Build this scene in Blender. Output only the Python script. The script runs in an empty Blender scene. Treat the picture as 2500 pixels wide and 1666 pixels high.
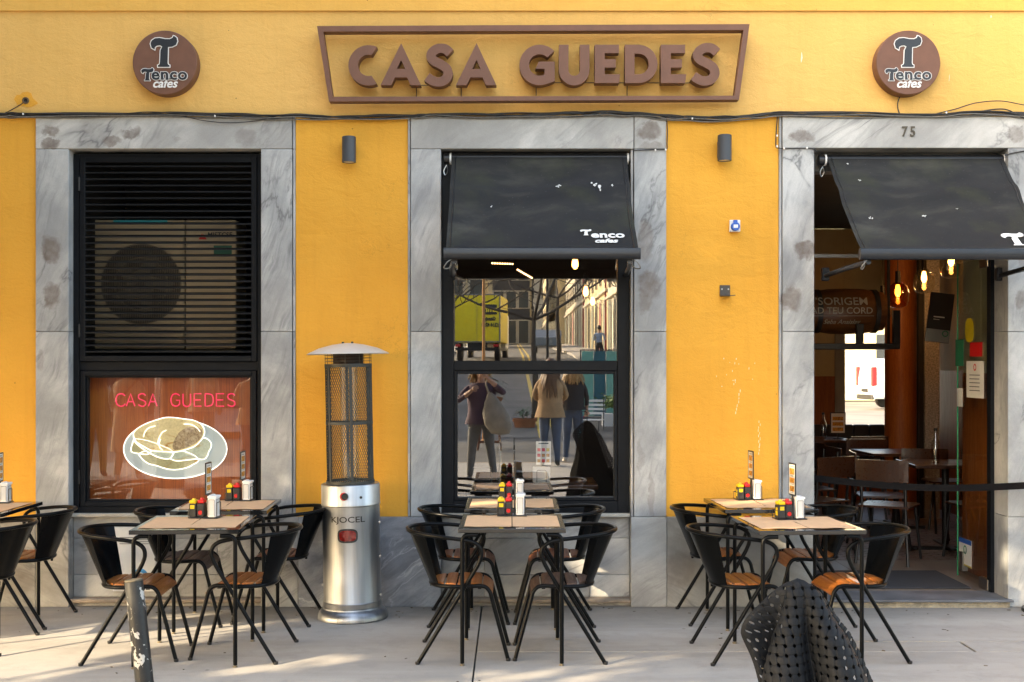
import bpy, bmesh, math, random
import numpy as np
from mathutils import Vector, Matrix, noise
random.seed(7)
PI = math.pi
R = math.radians
scene = bpy.context.scene
COL = scene.collection

# ------------------------------------------------------------------ camera
cam_d = bpy.data.cameras.new('camera')
cam = bpy.data.objects.new('camera', cam_d)
COL.objects.link(cam)
cam.location = (0, 0, 1.646)
cam.rotation_euler = (R(90), 0, 0)
cam_d.sensor_width = 36
cam_d.lens = 43.2
cam_d.shift_y = 0.0228
cam_d.clip_start = 0.1
cam_d.clip_end = 2000
scene.camera = cam

# ------------------------------------------------------------------ world, sun, exposure
SUN_EL, SUN_AZ = R(23.5), R(235)
world = bpy.data.worlds.new('World')
scene.world = world
world.use_nodes = True
wn = world.node_tree
bg = wn.nodes['Background']
sky = wn.nodes.new('ShaderNodeTexSky')
sky.sky_type = 'NISHITA'
sky.sun_disc = False
sky.sun_elevation = SUN_EL
sky.sun_rotation = SUN_AZ
sky.air_density = 1.0
sky.dust_density = 2.5
sky.ozone_density = 1.0
wn.links.new(sky.outputs[0], bg.inputs[0])
bg.inputs[1].default_value = 0.15
sun_d = bpy.data.lights.new('sun', 'SUN')
sun_d.energy = 2.0
sun_d.angle = R(0.55)
sun_d.color = (1.0, 0.88, 0.70)
sun = bpy.data.objects.new('sun', sun_d)
COL.objects.link(sun)
sd = Vector((math.sin(SUN_AZ)*math.cos(SUN_EL), math.cos(SUN_AZ)*math.cos(SUN_EL), math.sin(SUN_EL)))
sun.rotation_euler = sd.to_track_quat('Z', 'Y').to_euler()
sun.location = sd*30

scene.view_settings.view_transform = 'Standard'
scene.view_settings.look = 'None'
scene.view_settings.gamma = 1
scene.view_settings.use_curve_mapping = False
scene.view_settings.exposure = 2.92
scene.view_settings.use_white_balance = True
scene.view_settings.white_balance_temperature = 7900
scene.view_settings.white_balance_tint = 10
scene.render.film_transparent = False
scene.cycles.max_bounces = 8
scene.cycles.transparent_max_bounces = 16
scene.cycles.caustics_reflective = False
scene.cycles.caustics_refractive = False
scene.cycles.use_denoising = True

# ------------------------------------------------------------------ measuring helper: photo pixel + distance -> metres
def P(px, py, Y):
    s = 3000.0/Y
    return Vector(((px-1250)/s, Y, 1.646-(py-890)/s))

# ------------------------------------------------------------------ object helpers
def tag(o, label=None, cat=None, group=None, kind=None):
    if label: o['label'] = label
    if cat: o['category'] = cat
    if group: o['group'] = group
    if kind: o['kind'] = kind
    return o

def empty(name, loc=(0,0,0), rz=0, label=None, cat=None, group=None):
    o = bpy.data.objects.new(name, None)
    o.empty_display_size = 0.1
    o.location = loc
    o.rotation_euler = (0, 0, rz)
    COL.objects.link(o)
    return tag(o, label, cat, group)

def children(o):
    return [c for c in COL.objects if c.parent == o]

def copy_tree(o, parent=None):
    c = o.copy()
    COL.objects.link(c)
    c.parent = parent
    for ch in KIDS.get(o.name, []):
        copy_tree(ch, c)
    return c
KIDS = {}

def setparent(o, p):
    if p is not None:
        o.parent = p
        KIDS.setdefault(p.name, []).append(o)

def link(name, me, mat, parent=None, loc=None, rot=None, smooth=None, label=None, cat=None, group=None, kind=None):
    if mat is not None and len(me.materials) == 0:
        for m in (mat if isinstance(mat, (list, tuple)) else [mat]):
            me.materials.append(m)
    if smooth is not None:
        me.polygons.foreach_set('use_smooth', [True]*len(me.polygons))
        if smooth < 179:
            me.set_sharp_from_angle(angle=R(smooth))
    me.name = name
    o = bpy.data.objects.new(name, me)
    COL.objects.link(o)
    if loc is not None: o.location = loc
    if rot is not None: o.rotation_euler = rot
    setparent(o, parent)
    return tag(o, label, cat, group, kind)

class MB:
    def __init__(self):
        self.bm = bmesh.new()
        self.mi = 0
    def _done(self, faces):
        if self.mi:
            for f in faces: f.material_index = self.mi
    def box(self, c, s, bev=0, rot=None, seg=1):
        c = Vector(c)
        m = Matrix.Translation(c)
        if rot is not None: m = m @ (rot if isinstance(rot, Matrix) else Matrix.Rotation(rot, 4, 'Z'))
        m = m @ Matrix.Diagonal((s[0], s[1], s[2], 1))
        r = bmesh.ops.create_cube(self.bm, size=1, matrix=m)
        fs = set()
        for v in r['verts']:
            for f in v.link_faces: fs.add(f)
        if bev > 0:
            es = set()
            for f in fs:
                for e in f.edges: es.add(e)
            rr = bmesh.ops.bevel(self.bm, geom=list(es), offset=bev, segments=seg, affect='EDGES', profile=0.5)
            fs = {f for f in rr['faces']} | {f for f in fs if f.is_valid}
        self._done(fs)
        return self
    def bb(self, x0, x1, y0, y1, z0, z1, bev=0, seg=1):
        return self.box(((x0+x1)/2, (y0+y1)/2, (z0+z1)/2), (abs(x1-x0), abs(y1-y0), abs(z1-z0)), bev, seg=seg)
    def tube(self, pts, r, n=10, cap=True, closed=False):
        pts = [Vector(p) for p in pts]
        N = len(pts)
        rs = r if isinstance(r, (list, tuple)) else [r]*N
        tans = []
        for i in range(N):
            if closed:
                t = pts[(i+1) % N]-pts[i-1]
            else:
                t = pts[min(i+1, N-1)]-pts[max(i-1, 0)]
            tans.append(t.normalized())
        up = Vector((0, 0, 1)) if abs(tans[0].z) < 0.9 else Vector((1, 0, 0))
        nrm = (up-tans[0]*up.dot(tans[0])).normalized()
        rings = []
        for i in range(N):
            nrm = (nrm-tans[i]*nrm.dot(tans[i]))
            if nrm.length < 1e-6: nrm = tans[i].orthogonal()
            nrm.normalize()
            b = tans[i].cross(nrm)
            ring = [self.bm.verts.new(pts[i]+(nrm*math.cos(2*PI*k/n)+b*math.sin(2*PI*k/n))*rs[i]) for k in range(n)]
            rings.append(ring)
        fs = []
        for i in range(N if closed else N-1):
            a, b2 = rings[i], rings[(i+1) % N]
            for k in range(n):
                fs.append(self.bm.faces.new((a[k], a[(k+1) % n], b2[(k+1) % n], b2[k])))
        if cap and not closed:
            fs.append(self.bm.faces.new(list(reversed(rings[0]))))
            fs.append(self.bm.faces.new(rings[-1]))
        self._done(fs)
        return self
    def lathe(self, prof, n=32, c=(0,0,0), axis='Z', a0=0, a1=2*PI):
        # prof: (r, z) pairs
        full = abs(a1-a0-2*PI) < 1e-6
        cols = []
        m = n if full else n+1
        for k in range(m):
            a = a0+(a1-a0)*k/n
            col = []
            for (rr, z) in prof:
                p = (rr*math.cos(a), rr*math.sin(a), z)
                if axis == 'X': p = (p[2], p[0], p[1])
                if axis == 'Y': p = (p[0], p[2], p[1])
                col.append(self.bm.verts.new((p[0]+c[0], p[1]+c[1], p[2]+c[2])))
            cols.append(col)
        fs = []
        for k in range(n):
            a, b = cols[k], cols[(k+1) % m]
            for j in range(len(prof)-1):
                vs = (a[j], b[j], b[j+1], a[j+1]) if axis != 'Y' else (a[j], a[j+1], b[j+1], b[j])
                if prof[j][0] < 1e-7 or prof[j+1][0] < 1e-7:
                    pass
                fs.append(self.bm.faces.new(vs))
        self._done(fs)
        return self
    def prism(self, poly, y0, y1):
        # poly: list of (x,z), extruded along y
        a = [self.bm.verts.new((p[0], y0, p[1])) for p in poly]
        b = [self.bm.verts.new((p[0], y1, p[1])) for p in poly]
        n = len(poly)
        fs = [self.bm.faces.new(a), self.bm.faces.new(list(reversed(b)))]
        for i in range(n):
            fs.append(self.bm.faces.new((a[i], b[i], b[(i+1) % n], a[(i+1) % n])))
        self._done(fs)
        return self
    def zprism(self, poly, z0, z1):
        a = [self.bm.verts.new((p[0], p[1], z0)) for p in poly]
        b = [self.bm.verts.new((p[0], p[1], z1)) for p in poly]
        n = len(poly)
        fs = [self.bm.faces.new(list(reversed(a))), self.bm.faces.new(b)]
        for i in range(n):
            fs.append(self.bm.faces.new((a[i], a[(i+1) % n], b[(i+1) % n], b[i])))
        self._done(fs)
        return self
    def ball(self, c, r, u=12, v=8, s=(1,1,1)):
        m = Matrix.Translation(Vector(c)) @ Matrix.Diagonal((r*s[0], r*s[1], r*s[2], 1))
        rr = bmesh.ops.create_uvsphere(self.bm, u_segments=u, v_segments=v, radius=1, matrix=m)
        fs = set()
        for vv in rr['verts']:
            for f in vv.link_faces: fs.add(f)
        self._done(fs)
        return self
    def quad(self, a, b, c, d):
        f = self.bm.faces.new([self.bm.verts.new(p) for p in (a, b, c, d)])
        self._done([f])
        return self
    def build(self, name, mat, parent=None, smooth=None, merge=True, **kw):
        if merge: bmesh.ops.remove_doubles(self.bm, verts=self.bm.verts, dist=1e-6)
        bmesh.ops.recalc_face_normals(self.bm, faces=self.bm.faces)
        me = bpy.data.meshes.new(name)
        self.bm.to_mesh(me)
        self.bm.free()
        return link(name, me, mat, parent, smooth=smooth, **kw)

def fillet(pts, rad, seg=6):
    """polyline with rounded corners"""
    pts = [Vector(p) for p in pts]
    out = [pts[0]]
    for i in range(1, len(pts)-1):
        r = rad[i-1] if isinstance(rad, (list, tuple)) else rad
        a, b, c = pts[i-1], pts[i], pts[i+1]
        u, v = (a-b), (c-b)
        lu, lv = u.length, v.length
        u.normalize(); v.normalize()
        ang = u.angle(v)
        if ang > PI-0.02 or r <= 0:
            out.append(b); continue
        d = min(r/math.tan(ang/2), lu*0.49, lv*0.49)
        p0, p1 = b+u*d, b+v*d
        for k in range(seg+1):
            t = k/seg
            out.append(p0*(1-t)**2+b*2*t*(1-t)+p1*t*t)
    out.append(pts[-1])
    return out

def catmull(pts, n=8, closed=False):
    pts = [Vector(p) for p in pts]
    N = len(pts)
    out = []
    rng = range(N if closed else N-1)
    for i in rng:
        if closed:
            p0, p1, p2, p3 = pts[i-1], pts[i], pts[(i+1) % N], pts[(i+2) % N]
        else:
            p0, p1, p2, p3 = pts[max(i-1, 0)], pts[i], pts[i+1], pts[min(i+2, N-1)]
        for k in range(n):
            t = k/n
            out.append(0.5*((2*p1)+(p2-p0)*t+(2*p0-5*p1+4*p2-p3)*t*t+(3*p1-p0-3*p2+p3)*t**3))
    if not closed: out.append(pts[-1])
    return out

def shape(loops, ext, offset=0.0, bevel=0.0):
    """filled flat shape with holes (x,z loops) given a thickness; local mesh in the XZ plane facing -Y"""
    cu = bpy.data.curves.new('tmp', 'CURVE')
    cu.dimensions = '2D'
    cu.fill_mode = 'BOTH'
    cu.extrude = ext/2
    cu.offset = offset
    cu.bevel_depth = bevel
    for lp in loops:
        sp = cu.splines.new('POLY')
        sp.points.add(len(lp)-1)
        for i, p in enumerate(lp): sp.points[i].co = (p[0], p[1], 0, 1)
        sp.use_cyclic_u = True
    return curve_mesh(cu)

def curve_mesh(cu):
    o = bpy.data.objects.new('tmp', cu)
    me = bpy.data.meshes.new_from_object(o)
    bpy.data.objects.remove(o)
    bpy.data.curves.remove(cu)
    me.transform(Matrix.Rotation(PI/2, 4, 'X'))
    return me

def text_mesh(body, size, ext, offset=0.0, shear=0.0, align='CENTER', sx=1.0, spacing=1.0):
    cu = bpy.data.curves.new('tmp', 'FONT')
    cu.body = body
    cu.size = size
    cu.extrude = ext/2
    cu.offset = offset
    cu.shear = shear
    cu.align_x = align
    cu.space_character = spacing
    cu.resolution_u = 3
    me = curve_mesh(cu)
    if sx != 1.0: me.transform(Matrix.Diagonal((sx, 1, 1, 1)))
    return me

# ------------------------------------------------------------------ materials
MATS = {}
class NT:
    def __init__(self, name):
        self.m = bpy.data.materials.new(name)
        self.m.use_nodes = True
        self.t = self.m.node_tree
        self.b = self.t.nodes['Principled BSDF']
        self.out = self.t.nodes['Material Output']
    def n(self, typ, ins=None, **kw):
        nd = self.t.nodes.new(typ)
        for k, v in kw.items(): setattr(nd, k, v)
        if ins:
            for k, v in ins.items():
                if isinstance(v, bpy.types.NodeSocket): self.t.links.new(v, nd.inputs[k])
                else: nd.inputs[k].default_value = v
        return nd
    def math(self, op, a, b=0.0, clamp=False):
        nd = self.n('ShaderNodeMath', {0: a, 1: b}, operation=op)
        nd.use_clamp = clamp
        return nd.outputs[0]
    def mix(self, fac, a, b, blend='MIX'):
        nd = self.n('ShaderNodeMix', data_type='RGBA', blend_type=blend)
        for i, v in ((0, fac), (6, a), (7, b)):
            if isinstance(v, bpy.types.NodeSocket): self.t.links.new(v, nd.inputs[i])
            else: nd.inputs[i].default_value = v if i == 0 else (*v[:3], 1)
        return nd.outputs[2]
    def ramp(self, fac, stops, interp='LINEAR'):
        nd = self.n('ShaderNodeValToRGB', {0: fac})
        cr = nd.color_ramp
        cr.interpolation = interp
        while len(cr.elements) < len(stops): cr.elements.new(0.5)
        for e, (p, c) in zip(cr.elements, stops):
            e.position = p
            e.color = (*c, 1) if isinstance(c, (tuple, list)) else (c, c, c, 1)
        return nd.outputs[0]
    def coords(self, kind='obj'):
        if kind == 'world': return self.n('ShaderNodeNewGeometry').outputs['Position']
        return self.n('ShaderNodeTexCoord').outputs['Object']
    def noise(self, vec, scale, detail=4, rough=0.55, dist=0.0, sc=None, rot=None, loc=None):
        if sc or rot or loc:
            if rot and sc:      # turn first, then stretch, so the grain really runs at an angle
                m0 = self.n('ShaderNodeMapping', {'Vector': vec})
                m0.inputs['Rotation'].default_value = rot
                vec = m0.outputs[0]
                rot = None
            mp = self.n('ShaderNodeMapping', {'Vector': vec})
            if sc: mp.inputs['Scale'].default_value = sc
            if rot: mp.inputs['Rotation'].default_value = rot
            if loc: mp.inputs['Location'].default_value = loc
            vec = mp.outputs[0]
        nd = self.n('ShaderNodeTexNoise', {'Vector': vec, 'Scale': scale, 'Detail': detail, 'Roughness': rough, 'Distortion': dist})
        return nd.outputs[0]
    def set(self, **kw):
        for k, v in kw.items():
            k = k.replace('_', ' ')
            s = self.b.inputs[k]
            if isinstance(v, bpy.types.NodeSocket): self.t.links.new(v, s)
            elif isinstance(v, (tuple, list)): s.default_value = (*v[:3], 1) if len(s.default_value) == 4 else v
            else: s.default_value = v
    def bump(self, h, strength=0.2, dist=0.01, normal=None):
        ins = {'Height': h, 'Strength': strength, 'Distance': dist}
        if normal is not None: ins['Normal'] = normal
        nd = self.n('ShaderNodeBump', ins)
        self.t.links.new(nd.outputs[0], self.b.inputs['Normal'])
        return nd.outputs[0]

def M(name, col, rough=0.5, metal=0.0, var=0.08, nscale=6, bump=0.0, bscale=120, spec=None, coat=0, kind='obj', emit=None, estr=0, rvar=0.0):
    """plain procedural material: colour broken up by noise, fine relief"""
    if name in MATS: return MATS[name]
    t = NT(name)
    co = t.coords(kind)
    f = t.noise(co, nscale, 5, 0.6)
    d = tuple(max(0, c*(1-var*1.6)) for c in col)
    l = tuple(min(1, c*(1+var*1.2)) for c in col)
    c = t.ramp(f, [(0.3, d), (0.7, l)])
    t.set(Base_Color=c, Metallic=metal)
    if rvar:
        t.set(Roughness=t.ramp(t.noise(co, nscale*3, 4), [(0.3, max(0.02, rough-rvar)), (0.7, min(1, rough+rvar))]))
    else: t.set(Roughness=rough)
    if spec is not None: t.b.inputs['Specular IOR Level'].default_value = spec
    if coat: t.b.inputs['Coat Weight'].default_value = coat
    if bump: t.bump(t.noise(co, bscale, 3, 0.6), bump, 0.004)
    if emit:
        t.set(Emission_Color=emit, Emission_Strength=estr)
    MATS[name] = t.m
    return t.m

def stucco(name, col, darker):
    t = NT(name)
    co = t.coords('world')
    big = t.noise(co, 0.9, 5, 0.6)
    c = t.ramp(big, [(0.3, darker), (0.7, col)])
    fine = t.noise(co, 60, 4, 0.6)
    c = t.mix(t.ramp(fine, [(0.35, 0.22), (0.65, 0.0)]), c, tuple(x*0.8 for x in col))
    # rain runs and grime streaks
    st = t.noise(co, 3.0, 6, 0.7, sc=(3.2, 1, 0.22))
    c = t.mix(t.ramp(st, [(0.50, 0.0), (0.75, 0.30)]), c, (col[0]*0.72, col[1]*0.66, col[2]*0.6))
    # sparse dark specks
    vo = t.n('ShaderNodeTexVoronoi', {'Vector': co, 'Scale': 5.5})
    sp = t.ramp(vo.outputs['Distance'], [(0.012, 0.8), (0.03, 0.0)])
    c = t.mix(sp, c, (0.10, 0.05, 0.015))
    # hairline cracks
    wv = t.noise(co, 1.7, 7, 0.7, 0.4)
    cr = t.ramp(t.math('ABSOLUTE', t.math('SUBTRACT', wv, 0.5)), [(0.0, 1.0), (0.0022, 0.0)])
    gate = t.ramp(t.noise(co, 1.1, 2, loc=(3, 5, 9)), [(0.58, 0.0), (0.66, 0.55)])
    c = t.mix(t.math('MULTIPLY', cr, gate), c, tuple(x*0.45 for x in col))
    t.set(Base_Color=c, Roughness=0.86)
    t.b.inputs['Specular IOR Level'].default_value = 0.25
    h = t.math('ADD', t.math('MULTIPLY', t.noise(co, 130, 3, 0.6), 0.35), t.math('MULTIPLY', t.noise(co, 7, 6, 0.6, 0.5, sc=(1, 1, 1.8)), 1.5))
    t.bump(h, 0.6, 0.010)
    return t.m

def marble(name, light, dark, vein, ang=0.9, spots=(), scale=1.0, grime=0.0, rough=0.55):
    """grey veined marble; spots = iron stains at places on the wall (x, z, rx, rz, strength)"""
    t = NT(name)
    co = t.coords('world')
    oi = t.n('ShaderNodeObjectInfo').outputs['Random']
    off = t.n('ShaderNodeCombineXYZ', {0: t.math('MULTIPLY', oi, 31.0), 1: t.math('MULTIPLY', oi, 17.0), 2: t.math('MULTIPLY', oi, 23.0)}).outputs[0]
    v = t.n('ShaderNodeVectorMath', {0: co, 1: off}, operation='ADD').outputs[0]
    warp = t.n('ShaderNodeTexNoise', {'Vector': v, 'Scale': 1.6*scale, 'Detail': 3.0}).outputs['Color']
    wv = t.n('ShaderNodeVectorMath', {0: warp, 1: (0.20, 0.1, 0.20)}, operation='MULTIPLY').outputs[0]
    v2 = t.n('ShaderNodeVectorMath', {0: v, 1: wv}, operation='ADD').outputs[0]
    f = t.noise(v2, 4.6*scale, 9, 0.66, 0.0, sc=(1.0, 1.0, 0.13), rot=(0, ang, 0))
    c = t.ramp(f, [(0.34, tuple((a*.35+b*.65) for a, b in zip(light, dark))), (0.50, tuple((a*.75+b*.25) for a, b in zip(light, dark))), (0.66, light)])
    patch = t.ramp(t.noise(v2, 2.6*scale, 6, 0.68, 0.5, sc=(1.0, 1.0, 0.45), rot=(0, ang, 0)), [(0.46, 0.0), (0.66, 0.85)])
    c = t.mix(patch, c, dark)
    f2 = t.noise(v2, 24*scale, 7, 0.72, 0.0, sc=(1.0, 1.0, 0.07), rot=(0, ang+0.12, 0))
    gate2 = t.ramp(t.noise(v, 2.3, 4, 0.6, loc=(4, 1, 7)), [(0.42, 0.1), (0.62, 1.0)])
    c = t.mix(t.math('MULTIPLY', gate2, t.ramp(f2, [(0.34, 0.75), (0.50, 0.0)])), c, tuple(x*0.62 for x in dark))
    # clouds
    cl = t.noise(v, 2.1, 4, 0.5)
    c = t.mix(t.ramp(cl, [(0.38, 0.6), (0.58, 0.0)]), c, tuple(x*0.8 for x in dark))
    # long thin veins
    n3 = t.noise(v2, 1.35*scale, 6, 0.6, 0.6, sc=(1, 1, 0.5), rot=(0, ang, 0))
    ve = t.ramp(t.math('ABSOLUTE', t.math('SUBTRACT', n3, 0.5)), [(0.0, 0.8), (0.009, 0.25), (0.022, 0.0)])
    vg = t.ramp(t.noise(v, 1.3, 2), [(0.42, 0.0), (0.6, 1.0)])
    c = t.mix(t.math('MULTIPLY', ve, vg), c, vein)
    # grain
    g = t.noise(co, 160, 3, 0.7)
    c = t.mix(t.ramp(g, [(0.36, 0.16), (0.6, 0.0)]), c, tuple(x*0.6 for x in dark))
    if grime:
        gz = t.n('ShaderNodeSeparateXYZ', {0: co}).outputs[2]
        gn = t.noise(co, 3.3, 6, 0.65, 0.3)
        gf = t.math('MULTIPLY', t.ramp(gn, [(0.38, 0.0), (0.72, 1.0)]), grime)
        c = t.mix(gf, c, (0.15, 0.13, 0.105))
    if spots:
        wob = t.n('ShaderNodeTexNoise', {'Vector': co, 'Scale': 11.0, 'Detail': 7.0, 'Roughness': 0.65}).outputs['Color']
        sx = t.n('ShaderNodeSeparateXYZ', {0: co})
        sw = t.n('ShaderNodeSeparateXYZ', {0: wob})
        tot = None
        for (x, z, rx, rz, s) in spots:
            dx = t.math('DIVIDE', t.math('ADD', t.math('SUBTRACT', sx.outputs[0], x), t.math('MULTIPLY', t.math('SUBTRACT', sw.outputs[0], 0.5), 0.10)), rx)
            dz = t.math('DIVIDE', t.math('ADD', t.math('SUBTRACT', sx.outputs[2], z), t.math('MULTIPLY', t.math('SUBTRACT', sw.outputs[1], 0.5), 0.14)), rz)
            d2 = t.math('ADD', t.math('MULTIPLY', dx, dx), t.math('MULTIPLY', dz, dz))
            fl = t.math('MULTIPLY', t.math('MULTIPLY', t.math('SUBTRACT', 1.0, d2, clamp=True), 1.8, clamp=True), s)
            tot = fl if tot is None else t.math('MAXIMUM', tot, fl)
        tex = t.ramp(t.noise(co, 22, 5, 0.65), [(0.3, 0.55), (0.65, 1.0)])
        c = t.mix(t.math('MULTIPLY', tot, tex, clamp=True), c, (0.125, 0.092, 0.072))
    t.set(Base_Color=c, Roughness=rough)
    t.bump(t.math('ADD', t.noise(co, 90, 4, 0.6), t.math('MULTIPLY', f2, 2.0)), 0.22, 0.004)
    return t.m

def wood(name, a, b, axis='Y', scale=1.0, rough=0.4, coat=0.0, grain=(1.0, 14.0)):
    """wood with long grain along axis"""
    t = NT(name)
    co = t.coords('obj')
    oi = t.n('ShaderNodeObjectInfo').outputs['Random']
    off = t.n('ShaderNodeCombineXYZ', {0: t.math('MULTIPLY', oi, 7.0), 1: t.math('MULTIPLY', oi, 3.0), 2: 0.0}).outputs[0]
    v = t.n('ShaderNodeVectorMath', {0: co, 1: off}, operation='ADD').outputs[0]
    g0, g1 = grain
    sc = {'X': (g0, g1, g1), 'Y': (g1, g0, g1), 'Z': (g1, g1, g0)}[axis]
    f = t.noise(v, 3.0*scale, 6, 0.62, 0.6, sc=sc)
    f2 = t.noise(v, 22.0*scale, 4, 0.6, 0.1, sc=sc)
    c = t.ramp(f, [(0.28, b), (0.68, a)])
    c = t.mix(t.ramp(f2, [(0.38, 0.45), (0.6, 0.0)]), c, tuple(x*0.5 for x in b))
    c = t.mix(t.math('MULTIPLY', oi, 0.3), c, tuple(x*0.6 for x in a))
    t.set(Base_Color=c, Roughness=t.ramp(f, [(0.3, rough+0.12), (0.7, rough-0.05)]))
    t.b.inputs['Coat Weight'].default_value = coat
    t.bump(t.math('ADD', f, f2), 0.15, 0.003)
    return t.m

def glass_mat(name, tint=(0.75, 0.78, 0.78), refl=0.18, rough=0.0):
    t = NT(name)
    tr = t.n('ShaderNodeBsdfTransparent'); tr.inputs[0].default_value = (*tint, 1)
    gl = t.n('ShaderNodeBsdfGlossy'); gl.inputs['Roughness'].default_value = rough
    gl.inputs[0].default_value = (0.95, 0.97, 1.0, 1)
    fc = t.n('ShaderNodeLayerWeight', {'Blend': 0.5}).outputs['Facing']
    fac = t.math('ADD', refl, t.math('MULTIPLY', t.math('POWER', fc, 5.0), 1.0-refl), clamp=True)
    # faint dirt film
    co = t.coords('obj')
    mx = t.n('ShaderNodeMixShader', {0: fac, 1: tr.outputs[0], 2: gl.outputs[0]})
    df = t.n('ShaderNodeBsdfDiffuse'); df.inputs[0].default_value = (0.5, 0.49, 0.46, 1)
    dirt = t.ramp(t.noise(co, 2.5, 6, 0.7), [(0.45, 0.0), (0.9, 0.015)])
    m2 = t.n('ShaderNodeMixShader', {0: dirt, 1: mx.outputs[0], 2: df.outputs[0]})
    t.t.links.new(m2.outputs[0], t.out.inputs[0])
    return t.m
# ================================================================== MATERIAL SET
m_band = stucco('stucco_pale_yellow', (0.79, 0.465, 0.145), (0.72, 0.415, 0.118))
m_yel = stucco('stucco_deep_yellow', (0.80, 0.395, 0.058), (0.70, 0.325, 0.042))
m_strip = stucco('stucco_top_strip', (0.76, 0.43, 0.11), (0.71, 0.385, 0.085))
def WX(px): return (px-1250)/360.0
def WZ(py): return 1.646-(py-890)/360.0
def spots(lst): return [(WX(a), WZ(b), c/360.0, d/360.0, s) for a, b, c, d, s in lst]
SPOTS = spots([(123, 322, 26, 16, .8), (124, 352, 26, 14, .8), (272, 345, 26, 15, .7), (318, 328, 26, 17, .8), (600, 335, 30, 22, .35),
    (125, 612, 26, 40, .8), (127, 722, 24, 40, .8), (1583, 322, 34, 26, .85), (1590, 360, 30, 12, .5), (1575, 590, 24, 60, .6), (1585, 700, 34, 40, .75), (1575, 735, 20, 30, .6),
    (1955, 330, 32, 20, .8), (1930, 730, 28, 38, .8), (1965, 610, 30, 26, .85), (1590, 1215, 8, 70, .4), (1565, 1120, 8, 60, .3), (2490, 730, 14, 30, .6), (2480, 330, 22, 24, .6), (2495, 640, 14, 22, .5), (1562, 1300, 30, 26, .2), (100, 880, 10, 30, .3), (430, 340, 12, 8, .3)])
m_marble = marble('marble_grey', (0.60, 0.59, 0.555), (0.31, 0.305, 0.29), (0.11, 0.11, 0.115), -0.95, SPOTS)
m_marble_jamb = marble('marble_grey_jamb', (0.55, 0.55, 0.53), (0.25, 0.26, 0.265), (0.09, 0.095, 0.10), -0.42, SPOTS)
m_marble_blue = marble('marble_blue', (0.56, 0.58, 0.60), (0.12, 0.13, 0.155), (0.60, 0.61, 0.63), -1.15, (), 1.3)
m_marble_plinth = marble('marble_plinth', (0.47, 0.45, 0.405), (0.24, 0.23, 0.21), (0.10, 0.10, 0.10), 1.0, spots([(1660, 1390, 45, 50, .5), (30, 1420, 60, 40, .5)]), 1.0, grime=0.5)
m_marble_apron = marble('marble_apron', (0.54, 0.535, 0.50), (0.27, 0.27, 0.265), (0.10, 0.10, 0.10), -1.15, (), 1.1, grime=0.25)
m_sill = M('sill_stone', (0.42, 0.39, 0.33), 0.7, var=0.12, nscale=14, bump=0.2, kind='world')
m_ledge = M('ledge_stone', (0.27, 0.215, 0.165), 0.8, var=0.2, nscale=9, bump=0.35, kind='world')
m_frame = M('frame_paint', (0.006, 0.0075, 0.010), 0.45, var=0.15, nscale=20, bump=0.06, bscale=200, spec=0.16)
m_slat = M('slat_paint', (0.007, 0.009, 0.012), 0.38, var=0.15, nscale=20, spec=0.2)
m_dark = M('dark_void', (0.012, 0.011, 0.010), 0.9, var=0.2)
m_ceiling = M('ceiling_black', (0.014, 0.013, 0.012), 0.7, var=0.3)
m_cream = M('cream_plaster', (0.55, 0.48, 0.30), 0.8, var=0.1, nscale=2, bump=0.1)
m_orange = wood('orange_panelling', (0.42, 0.115, 0.02), (0.26, 0.06, 0.012), 'Z', 1.0, 0.4)
m_glass = glass_mat('window_glass', (0.80, 0.82, 0.82), 0.26)
m_glass_sign = glass_mat('sign_window_glass', (0.95, 0.95, 0.94), 0.085)
m_glass_door = glass_mat('door_glass', (0.80, 0.86, 0.83), 0.07)
m_sign_brown = M('sign_brown', (0.155, 0.066, 0.038), 0.6, var=0.08, nscale=12, bump=0.08)
m_sign_ink = M('sign_ink', (0.018, 0.022, 0.028), 0.45, var=0.05)
m_white = M('white_paint', (0.78, 0.77, 0.74), 0.5, var=0.04)
m_black = M('black_plastic', (0.012, 0.012, 0.013), 0.4, var=0.1)
m_cable = M('cable_black', (0.022, 0.021, 0.021), 0.55, var=0.2, nscale=30)
m_cable_grey = M('cable_grey', (0.17, 0.16, 0.14), 0.6, var=0.2, nscale=30)
m_steel = M('brushed_metal', (0.45, 0.44, 0.42), 0.3, metal=1.0, var=0.06)

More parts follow.
